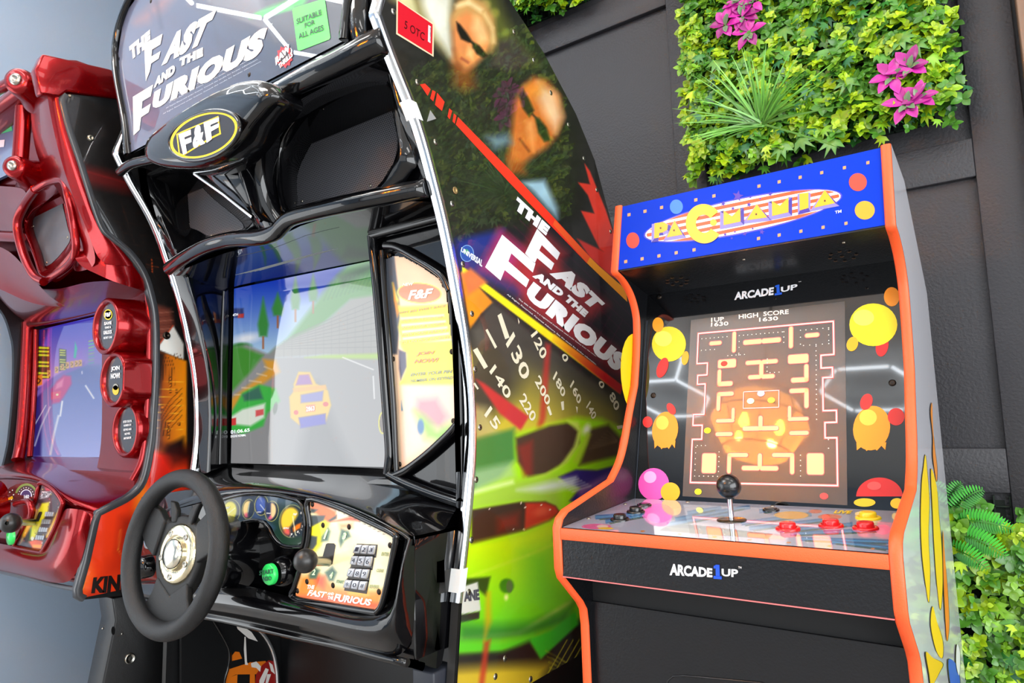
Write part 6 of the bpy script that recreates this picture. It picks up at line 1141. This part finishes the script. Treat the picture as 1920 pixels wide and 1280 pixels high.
# pod column
rsheet([[(195, 560, .99), (235, 550, .975), (268, 545, .965), (284, 560, .968)], [(190, 660, .975), (235, 650, .965), (268, 640, .962), (287, 650, .968)], [(192, 760, .975), (235, 755, .965), (268, 745, .962), (287, 750, .968)], [(190, 860, .965), (230, 862, .955), (262, 860, .955), (282, 855, .962)], [(170, 905, .94), (215, 905, .93), (250, 908, .93), (268, 905, .945)]], 'pod_column')
b = MB(); b.tube(curve(pts([(277, 548, .955), (280, 600, .957), (279, 700, .957), (274, 800, .955), (266, 862, .945), (248, 900, .925)]), 4), .009, candy, 14); b.build('pod_column_edge', rk)
def pod(cx, cy, yf, yr, r, txt):
    c = atY(cx, cy, yf); b = MB(); L = yr-yf
    b.lathe(c, (0, 1, 0), [(r*.80, .012), (r*.84, .004), (r*.92, 0), (r, .005), (r*1.02, L*.5), (r*1.05, L)], candy, 48, cap=False); pd = b.build('gauge_pod', rk)
    b = MB(); b.lathe(c+V(0, .012, 0), (0, -1, 0), [(r*.82, 0), (.0003, .0002)], mat('pod_face', (40, 36, 36), .2, coat=.8), 48, cap=False); fc = b.build('pod_face', pd)
    pl = PY(yf+.0115); x, y = to_px(c+V(0, .0115, 0)); A = Art(pl, .0008); b = MB()
    for (t, dy, hh, w_, col) in txt:
        if t is None: A.poly(ell(x, y+dy, w_, hh, 0), col); continue
        lettering(b, t, [(x-w_, y+dy+hh/2+1), (x+w_, y+dy+hh/2-1), (x+w_, y+dy-hh/2-1), (x-w_, y+dy-hh/2+1)], pl, col, .0014, .04)
    if A.mb.f: A.build('pod_mark', fc)
    b.build('lettering', fc)
pod(195, 611, .868, .958, .080, [(None, -22, 10, 8, (240, 206, 30)), (None, -22, 8, 6.5, (30, 30, 34)), ('F&F', -22, 8, 5.5, (245, 245, 245)), ('SAVE', -6, 6, 7, (235, 235, 235)), ('TIME &', 2, 4, 6, (225, 225, 225)), ('UNLOCK', 11, 7, 8, (240, 240, 240)), ('SECRET CARS', 21, 4, 8, (220, 220, 220))])
pod(209, 711, .880, .958, .077, [('JOIN', -20, 10, 8, (240, 240, 240)), ('NOW!', -7, 10, 8.5, (240, 240, 240)), (None, 20, 9, 6, (214, 180, 30)), (None, 14, 6, 5, (150, 150, 140))])
pod(232, 806, .925, .958, .078, [('ENTER YOUR PIN', -16, 4.5, 8, (235, 235, 235)), ('NUMBER ON', -9, 4, 7, (235, 235, 235)), ('KEYPAD AND', -1, 4, 7.5, (235, 235, 235)), ('WE WILL', 7, 4, 5.5, (235, 235, 235)), ('SAVE YOUR CAR', 15, 4, 7, (235, 235, 235))])
# dash
rsheet([[(-60, 870, .98), (28, 860, .98), (60, 858, 1.045), (130, 857, 1.045), (192, 856, 1.045), (230, 875, 1.0), (268, 900, .955)],
        [(-60, 878, .93), (25, 872, .93), (60, 868, .96), (130, 872, .97), (185, 885, .955), (225, 905, .94), (258, 915, .935)],
        [(-60, 884, .86), (20, 876, .86), (62, 879, .86), (98, 888, .86), (140, 905, .87), (195, 925, .88), (245, 930, .905)],
        [(-60, 890, .81), (0, 883, .81), (52, 884, .80), (88, 894, .80), (118, 916, .805), (160, 938, .82), (205, 950, .85)],
        [(-60, 896, .79), (0, 890, .785), (50, 891, .775), (85, 901, .775), (110, 922, .778), (130, 940, .785), (188, 958, .825)],
        [(-60, 902, .80), (0, 896, .80), (48, 897, .79), (82, 907, .79), (104, 928, .79), (118, 945, .79), (180, 965, .825)]], 'dash_hood')
b = MB(); b.prism([atY(x, y, .805) for x, y in [(-160, 895), (0, 890), (50, 893), (90, 905), (120, 935), (176, 965), (165, 1030), (142, 1096), (0, 1065), (-160, 1030)]], (0, .12, 0), candy); b.build('dash_body', rk, bevel=.012)
rsheet([[(-120, 1000, .79), (-20, 1015, .785), (22, 1022, .78), (78, 1040, .78), (88, 1028, .78), (106, 988, .78), (120, 955, .785)],
        [(-120, 1012, .775), (-20, 1025, .77), (25, 1035, .765), (80, 1050, .765), (98, 1030, .765), (116, 990, .77), (127, 952, .775)],
        [(-120, 1030, .77), (-20, 1042, .765), (35, 1055, .755), (88, 1068, .755), (115, 1040, .76), (140, 995, .775), (152, 955, .79)],
        [(-120, 1045, .78), (-20, 1055, .775), (42, 1070, .765), (96, 1084, .765), (132, 1062, .775), (158, 1010, .79), (168, 962, .805)],
        [(-120, 1055, .80), (-20, 1066, .79), (48, 1080, .78), (100, 1094, .78), (140, 1094, .785), (164, 1030, .80), (176, 968, .815)]], 'dash_front')
b = MB(); b.tube(curve(pts([(-120, 1058, .80), (-20, 1068, .79), (48, 1082, .785), (100, 1096, .785), (142, 1104, .79)]), 4), .006, rub_edge, 12); b.build('dash_lip', rk)
RG = PY(.782); K5 = lambda L: [(x/4.923, 860+y/4.923) for x, y in L]; K7 = lambda L: [(x/7.11, 880+y/7.11) for x, y in L]
go = K7([(20, 415), (60, 320), (130, 240), (220, 195), (330, 175), (500, 175), (512, 230), (495, 330), (440, 420), (400, 480)])
b = MB(); b.face([RG.hit(x, y, 0) for x, y in go], mat('gauge_dark', (44, 36, 36), .2, coat=.8)); gp = b.build('gauge_panel', rk)
A = Art(RG, .0006); A.poly(ell(*K7([(350, 350)])[0], 21, 23.5, 15, 28, 180, 340), (110, 130, 60)); A.poly(ell(*K7([(352, 355)])[0], 17.5, 20, 15, 28, 180, 345), (46, 40, 44), .0002); A.poly(ell(*K7([(352, 350)])[0], 11, 12, 10, 24, 180, 360), (230, 226, 240), .0003); A.poly(ell(*K7([(352, 352)])[0], 9.5, 11, 10, 24, 180, 360), (40, 44, 90), .0004); A.poly(K7([(110, 380), (170, 350), (180, 390), (110, 410)]), (226, 170, 30), .0003)
for k in range(9): a = radians(195+k*19); x, y = K7([(352, 355)])[0]; A.poly(ell(x+14.5*cos(a), y+16*sin(a), .8, .8, 0, 8), (240, 240, 240), .0004)
for x, y in ((170, 275), (135, 300), (105, 345), (185, 335), (160, 400), (85, 405)): A.poly(ell(*K7([(x, y)])[0], 1, 1.2, 0, 8), (240, 240, 240), .0004)
A.build('gauge_print', gp); b = MB(); lettering(b, '160', K7([(328, 382), (395, 382), (395, 335), (328, 335)]), RG, (240, 240, 245), .0014, .03); b.build('lettering', gp)
ko = K7([(560, 200), (640, 215), (740, 300), (825, 440), (820, 490), (740, 740), (620, 980), (560, 1070), (520, 1075), (240, 1020), (215, 1000), (400, 640), (500, 400)])
P = quad_grid([RG.hit(30, 1033), RG.hit(118, 1033), RG.hit(118, 906), RG.hit(30, 906)], 90, 130)
def rk_paint(p):
    p.fill((52, 36, 44)); p.noise(.4, 5, 2); p.poly(K7([(560, 450), (660, 430), (640, 560), (560, 700), (470, 900), (400, 930), (430, 720), (500, 560)]), (206, 196, 30), 2); p.poly(K7([(420, 560), (510, 520), (440, 720), (330, 900), (300, 880)]), (214, 140, 30), 2); p.poly(K7([(360, 620), (450, 560), (300, 960), (260, 1000)]), (226, 170, 40), 2, .7)
    p.poly(K7([(770, 540), (815, 470), (790, 600), (700, 800), (640, 920), (600, 900), (690, 700)]), (214, 160, 60), 2); p.poly(K7([(560, 290), (690, 300), (640, 370), (530, 390)]), (236, 230, 236), 1.2); p.poly(K7([(590, 230), (660, 250), (700, 290), (610, 280)]), (200, 60, 80), 1.5)
    p.poly(K7([(380, 960), (480, 930), (570, 950), (550, 1060), (430, 1040)]), (214, 80, 30), 2); p.poly(K7([(430, 1000), (560, 1000), (540, 1050), (440, 1040)]), (240, 150, 40), 1.5); p.ell(*K7([(430, 920)])[0], 3.5, 5, (206, 200, 180), 0, .4)
    for k in range(46): x, y = 300+(k*97) % 500, 250+(k*173) % 760; p.ell(*K7([(x, y)])[0], 1.1, 1.3, [(230, 220, 60), (230, 230, 230), (200, 60, 60), (40, 30, 30)][k % 4], 0, .3, .8)
o = picture('keypad_print', rk, P, rk_paint, print_attr); bm = bmesh.new(); bm.from_mesh(o.data); pol = [(h[0], h[2]) for h in [RG.hit(*a) for a in ko]]
kill = [f for f in bm.faces if not inside((f.calc_center_median().x, f.calc_center_median().z), pol)]; bmesh.ops.delete(bm, geom=kill, context='FACES'); bm.to_mesh(o.data); bm.free()
b = MB(); lettering(b, 'DRIFT', K7([(530, 385), (650, 365), (685, 300), (565, 305)]), RG, (60, 50, 60), .0014, .02, .1); b.build('lettering', o)
A = Art(RG, .0012); A.poly(K7([(525, 565), (560, 560), (566, 575), (520, 690), (490, 690), (484, 670)]), (36, 36, 34)); A.build('gear_slot', o)
for r_, (x, y) in enumerate(((625, 560), (580, 660), (545, 765), (500, 870))):
    for k in range(4):
        w_ = 29; L = [(x+k*w_+2, y+k*2), (x+k*w_+w_-3, y+k*2+2), (x+k*w_+w_-17, y+62), (x+k*w_-12, y+60)]; b = MB(); b.prism([RG.hit(*q_, .004) for q_ in K7(L)], (0, .004, 0), key_m); b.build('key', o)
b = MB(); b.tube(curve([RG.hit(x, y, .002) for x, y in K7([(535, 190), (640, 205), (750, 290), (845, 430), (835, 500), (755, 750), (635, 990), (575, 1085), (520, 1090), (240, 1035), (205, 1000), (390, 640), (490, 400)])], 4, True), .006, candy, 12, closed=True); b.build('keypad_rim', rk)
s0 = RG.hit(64, 978); s1 = atY(20, 980, .68); sh = empty('gear_shifter', (0, 0, 0)); sh.parent = rk; b = MB(); b.tube([s0, s1], .0095, steel, 16); b.build('shaft', sh)
b = MB(); ax = (s1-s0)/np.linalg.norm(s1-s0); R = .025; b.lathe(s1, ax, [(R*sin(radians(a)), -R*cos(radians(a))) for a in range(1, 180, 12)], mat('knob_black', (30, 29, 28), .33), 32, cap=False); b.build('knob', sh)
b = MB(); b.lathe(atY(23, 1005, .765), (0, -1, 0), [(.024, 0), (.023, .008), (.0005, .012)], mat('green_button', (40, 214, 96), .3, coat=.5), 28); b.build('start_button', rk, label='green start button')
b = MB(); b.lathe(atY(-20, 955, .76), (.3, -1, .1), [(.09, 0), (.085, .06), (.075, .11)], candy, 32); b.tube(curve(pts([(30, 945, .765), (52, 940, .765), (60, 955, .765), (56, 975, .77)]), 4), .009, candy, 12); b.build('column_cowl', rk)
# lower parts: black leg with a lock, black wheel-well side
b = MB(); b.prism([(RR-.10, y, z) for y, z in [(.875, .66), (.885, .60), (.84, .35), (.80, .02), (1.165, .02), (1.165, .66)]], (.085, 0, 0), black_satin); lg = b.build('leg_panel', rk, bevel=.004)
lpx = PX(RR-.014); b = MB(); b.lathe(lpx.hit(243, 1234), (1, 0, 0), [(.014, 0), (.0135, .004), (.011, .006), (.010, .003), (.004, .004), (.0003, .004)], steel, 24); b.build('lock', lg)
A = Art(lpx, .0006); A.poly(ell(212, 1182, 3.6, 8), (4, 4, 5)); A.build('hole', lg)
for q in ((193, 1178), (229, 1188)): b = MB(); screw(b, lpx.hit(*q), (1, 0, 0), .003, steel); b.build('screw', lg)
b = MB(); b.prism([(RR-.08, y, z) for y, z in [(1.17, .66), (1.17, .02), (1.62, .02), (1.62, .66)]], (.07, 0, 0), black_satin); b.build('footwell_panel', rk, bevel=.003)
b = MB(); b.prism([(-2.94, y, z) for y, z in [(1.35, .66), (1.35, .02), (1.65, .02), (1.65, .66)]], (.06, 0, 0), black_satin); b.build('leg_panel', rk)

for o in rk.children_recursive:
    if o.type == 'MESH' and not (o.parent is rR or o.parent.parent is rR):
        n_ = len(o.data.vertices); co = np.empty(n_*3, np.float32); o.data.vertices.foreach_get('co', co); co = co.reshape(-1, 3)
        co[:, 0] = np.clip(co[:, 0], RL-.012, RR+.006 if o.name.split('.')[0] in ('flank', 'hood_flank', 'hood_top', 'edge_trim') else RR-.004); o.data.vertices.foreach_set('co', co.ravel()); o.data.update()
# ================================================================== artificial leaf panels on the charcoal wall
leaf_m = mat('leaf', attr=True, rough=.36, coat=.15)
class Leaves:
    def __init__(s): s.v = []; s.f = []; s.c = []
    def leaf(s, o, d, n, L, Wd, col, fold=.25, curl=.25):
        """pointed oval leaf from o along d, face normal n"""
        d = d/np.linalg.norm(d); n = n-d*(n @ d); n /= np.linalg.norm(n)+1e-9; sd = np.cross(d, n); b = len(s.v)
        for t, w_ in ((0, .08), (.3, .85), (.6, 1.0), (.85, .55)):
            c = o+d*L*t-n*curl*L*t*t
            for k in (-1, 0, 1): s.v.append(c+sd*k*w_*Wd/2+n*fold*Wd*abs(k)*w_*.5); s.c.append(col*(.93 if k == 0 else 1.0))
        s.v.append(o+d*L-n*curl*L); s.c.append(col*1.06)
        for r in range(3):
            for k in range(2): a = b+r*3+k; s.f.append((a, a+1, a+4, a+3))
        s.f.append((b+9, b+10, b+12)); s.f.append((b+10, b+11, b+12))
    def rosette(s, o, n, r, col, k=5, wide=.75):
        n = n/np.linalg.norm(n); u = np.cross(n, [0.3, .1, 1]); u /= np.linalg.norm(u); v = np.cross(n, u); a0 = rng.random()*6.28
        for i in range(k):
            a = a0+i*2*pi/k+rng.normal(0, .15); d = u*cos(a)+v*sin(a)+n*rng.uniform(.15, .7); s.leaf(o, d, n+rng.normal(0, .15, 3), r*rng.uniform(.75, 1.15), r*wide*rng.uniform(.8, 1.1), np.clip(col*rng.uniform(.85, 1.12), 0, 255))
    def ivy(s, o, n, r, col, vein=None):
        n = n/np.linalg.norm(n); dn = np.array([rng.normal(0, .5), -.2, -1.]); dn = dn-n*(dn @ n); dn /= np.linalg.norm(dn); sd = np.cross(dn, n); b = len(s.v)
        s.v.append(o); s.c.append(np.clip((vein if vein is not None else col*1.15), 0, 255))
        R = [(0, 1.0), (.30, .42), (.62, .85), (1.05, .42), (1.45, .75), (2.2, .40), (3.14, .22), (4.08, .40), (4.83, .75), (5.23, .42), (5.66, .85), (5.98, .42)]
        for a, q in R: s.v.append(o+(dn*cos(a)+sd*sin(a))*r*q-n*r*.28*q*q); s.c.append(np.clip(col*rng.uniform(.9, 1.1), 0, 255))
        for i in range(len(R)): s.f.append((b, b+1+i, b+1+(i+1) % len(R)))
    def blade(s, o, d, L, w_, col, droop=.5, bend=None):
        b = len(s.v); d = d/np.linalg.norm(d); sd = np.cross(d, [0, 1, 0.2]); sd /= np.linalg.norm(sd)+1e-9; p = o.copy(); K = 9
        for i in range(K+1):
            t = i/K; ww = w_*(1-t**2.2)*.5+.0003
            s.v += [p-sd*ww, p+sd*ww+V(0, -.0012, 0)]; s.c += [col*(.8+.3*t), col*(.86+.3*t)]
            dd = d+V(0, 0, -droop*t*t); dd /= np.linalg.norm(dd); p = p+dd*L/K
        for i in range(K): a = b+2*i; s.f.append((a, a+1, a+3, a+2))
    def build(s, name, parent, **k):
        me = bpy.data.meshes.new(name); me.from_pydata([tuple(map(float, p)) for p in s.v], [], s.f)
        ca = me.color_attributes.new('Col', 'FLOAT_COLOR', 'POINT'); c = np.ones((len(s.v), 4), np.float32); c[:, :3] = lin(np.clip(np.array(s.c), 0, 255)); ca.data.foreach_set('color', c.ravel())
        me.polygons.foreach_set('use_smooth', [True]*len(me.polygons)); me.materials.append(leaf_m); me.update()
        o = bpy.data.objects.new(name, me); COL.objects.link(o); o.parent = parent
        for a, v_ in k.items(): o[a] = v_
        return o
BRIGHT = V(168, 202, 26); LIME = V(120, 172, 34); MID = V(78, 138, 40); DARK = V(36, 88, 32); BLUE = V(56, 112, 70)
def backing(parent, x0, x1, z0, z1):
    b = MB(); g = mat('backing_mesh', (20, 38, 24), .6); s = .028; y = WY+.012
    b.box((x0+.01, WY+.016, z0+.01), (x1-.01, WY+.0175, z1-.01), mat('backing_dark', (16, 26, 18), .8))
    x = x0
    while x < x1: b.box((x, y-.004, z0), (x+.003, y+.004, z1), g); x += s
    z = z0
    while z < z1: b.box((x0, y-.004, z), (x1, y+.004, z+.003), g); z += s
    b.build('backing_grid', parent)
def foliage(parent, x0, x1, z0, z1, n1, n2, seed, thick=.075, edge=.03):
    global rng
    rng = np.random.default_rng(seed); A = Leaves(); y0 = WY-.005
    for i in range(n1+n2):
        x, z = rng.uniform(x0-edge, x1+edge), rng.uniform(z0-edge, z1+edge*.3)
        ex = max(x0-x, x-x1, z0-z, 0)/edge
        if ex > 0 and rng.random() < .45+.4*ex: continue
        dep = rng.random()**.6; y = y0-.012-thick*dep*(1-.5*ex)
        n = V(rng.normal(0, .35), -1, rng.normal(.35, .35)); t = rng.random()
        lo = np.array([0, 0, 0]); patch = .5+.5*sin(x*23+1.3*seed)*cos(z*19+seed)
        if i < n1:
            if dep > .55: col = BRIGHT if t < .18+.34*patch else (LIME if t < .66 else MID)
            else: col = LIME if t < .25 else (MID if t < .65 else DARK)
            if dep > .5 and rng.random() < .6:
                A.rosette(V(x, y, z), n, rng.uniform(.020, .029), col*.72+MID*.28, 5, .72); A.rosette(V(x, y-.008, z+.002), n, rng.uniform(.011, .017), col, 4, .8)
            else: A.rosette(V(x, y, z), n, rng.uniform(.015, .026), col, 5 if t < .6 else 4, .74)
        else:
            col = [MID, LIME, BRIGHT, BLUE, DARK*1.3][int(t*5)]; A.ivy(V(x, y-.006, z), n, rng.uniform(.016, .031), col)
    o = A.build('foliage', parent, kind='stuff')
    return o
def purple(parent, px, py, y, r, k=7, seed=0):
    global rng
    rng = np.random.default_rng(seed); A = Leaves(); o = atY(px, py, y); M = V(190, 36, 150)
    for i in range(k):
        a = i*2*pi/k+rng.normal(0, .2); d = V(cos(a), -.45, sin(a)+.15); A.leaf(o+d*.004, d, V(0, -1, .3), r*rng.uniform(.8, 1.15), r*.58, M*rng.uniform(.8, 1.12), .35, .3)
    for i in range(3):
        a = rng.random()*6.28; A.leaf(o, V(cos(a)*.7, -.8, sin(a)), V(0, -1, .4), r*.7, r*.34, V(120, 150, 110), .3, .2)
    return A.build('purple_flower', parent, label='magenta leafed sprig')
p_top = empty('leaf_panel', (0, 0, 0), 'cut-off artificial leaf panel at the top edge, above the black cabinet', 'artificial plant')
p_main = empty('leaf_panel', (0, 0, 0), 'large artificial leaf panel with purple sprigs and grass tuft, above the blue marquee', 'artificial plant')
p_low = empty('leaf_panel', (0, 0, 0), 'artificial leaf panel with ferns low on the wall, right of the small cabinet', 'artificial plant')
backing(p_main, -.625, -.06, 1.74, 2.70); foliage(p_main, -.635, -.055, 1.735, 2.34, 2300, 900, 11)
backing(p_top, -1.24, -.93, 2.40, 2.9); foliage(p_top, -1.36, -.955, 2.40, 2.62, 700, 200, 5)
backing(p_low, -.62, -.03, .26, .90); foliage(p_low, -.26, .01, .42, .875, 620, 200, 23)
# grass tuft
rng = np.random.default_rng(4); A = Leaves(); g0 = atY(1428, 232, WY-.095)
for i in range(70):
    a = rng.uniform(-.25, pi+.35); d = V(cos(a), rng.uniform(-.8, -.15), sin(a)*.9+.1); L = rng.uniform(.09, .20)*(1.0 if cos(a) < .3 else .85)
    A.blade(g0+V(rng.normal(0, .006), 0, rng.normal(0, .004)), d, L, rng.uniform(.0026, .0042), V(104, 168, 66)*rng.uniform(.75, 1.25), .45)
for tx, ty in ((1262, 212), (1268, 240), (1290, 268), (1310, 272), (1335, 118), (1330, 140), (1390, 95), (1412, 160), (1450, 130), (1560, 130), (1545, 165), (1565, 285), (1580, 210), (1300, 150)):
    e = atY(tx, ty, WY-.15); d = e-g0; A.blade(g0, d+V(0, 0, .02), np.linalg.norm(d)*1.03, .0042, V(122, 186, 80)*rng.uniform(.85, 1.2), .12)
A.build('grass_tuft', p_main, label='long bladed grass tuft')
for k, (x, y, r) in enumerate(((1360, 48, .042), (1392, 30, .040), (1405, 62, .042), (1388, 2, .036), (1412, 5, .034), (1672, 145, .040), (1705, 128, .040), (1700, 196, .042), (1722, 185, .034))): purple(p_main, x, y, WY-.098, r, 6, 40+k)
# bigger variegated ivy leaves
rng = np.random.default_rng(9)
for x, y in ((1470, 55), (1345, 115), (1590, 150), (1465, 275), (1560, 265), (1715, 80), (1690, 70), (1502, 262)):
    A = Leaves(); A.ivy(atY(x, y, WY-.10), V(rng.normal(0, .2), -1, .4), .042, V(80, 140, 56), V(120, 160, 70)); A.build('ivy_leaf', p_main, label='large pale-veined ivy leaf')
# ferns of the low panel
def frond(x0, y0, x1, y1, sag, n, w_):
    a = atY(x0, y0, WY-.05); e = atY(x1, y1, WY-.13); A = Leaves(); mid = (a+e)/2+V(0, -.03, sag)
    C_ = lambda t: a*(1-t)**2+mid*2*t*(1-t)+e*t*t
    for i in range(n):
        t = (i+1)/n; p = C_(t); tg = C_(min(1, t+.02))-C_(t-.02); tg /= np.linalg.norm(tg); up = np.cross(tg, [0, 1, 0]); up /= np.linalg.norm(up); L = w_*sin(pi*min(1, t*.86+.1))**.6
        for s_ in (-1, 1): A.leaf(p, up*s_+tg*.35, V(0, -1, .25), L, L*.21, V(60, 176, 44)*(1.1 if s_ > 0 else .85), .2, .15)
    b = len(A.v)
    for i in range(13): p = C_(i/12); A.v += [p+V(0, -.001, .0015), p+V(0, -.001, -.0015)]; A.c += [V(70, 150, 50)]*2
    for i in range(12): q = b+2*i; A.f.append((q, q+1, q+3, q+2))
    A.build('fern_frond', p_low, label='bright green fern frond')
for f_ in ((1775, 968, 1842, 918, .02, 17, .022), (1770, 985, 1898, 992, .03, 26, .026), (1772, 1005, 1885, 1042, .035, 24, .028), (1778, 938, 1802, 905, .01, 10, .016), (1770, 1030, 1850, 1066, .03, 18, .024)): frond(*f_)
# ------------------------------------------------------------------ each thing's empty stands at its base
bpy.context.view_layer.update()
for o in list(COL.objects):
    if o.type == 'EMPTY' and o.parent is None:
        pts_ = [c.matrix_world @ Vector(q) for c in o.children_recursive if c.type == 'MESH' for q in c.bound_box]
        lo = [min(p[i] for p in pts_) for i in range(3)]; hi = [max(p[i] for p in pts_) for i in range(3)]
        L = Vector(((lo[0]+hi[0])/2, (lo[1]+hi[1])/2, lo[2])); o.location = L
        for c in o.children: c.matrix_parent_inverse = Matrix.Translation(-L)
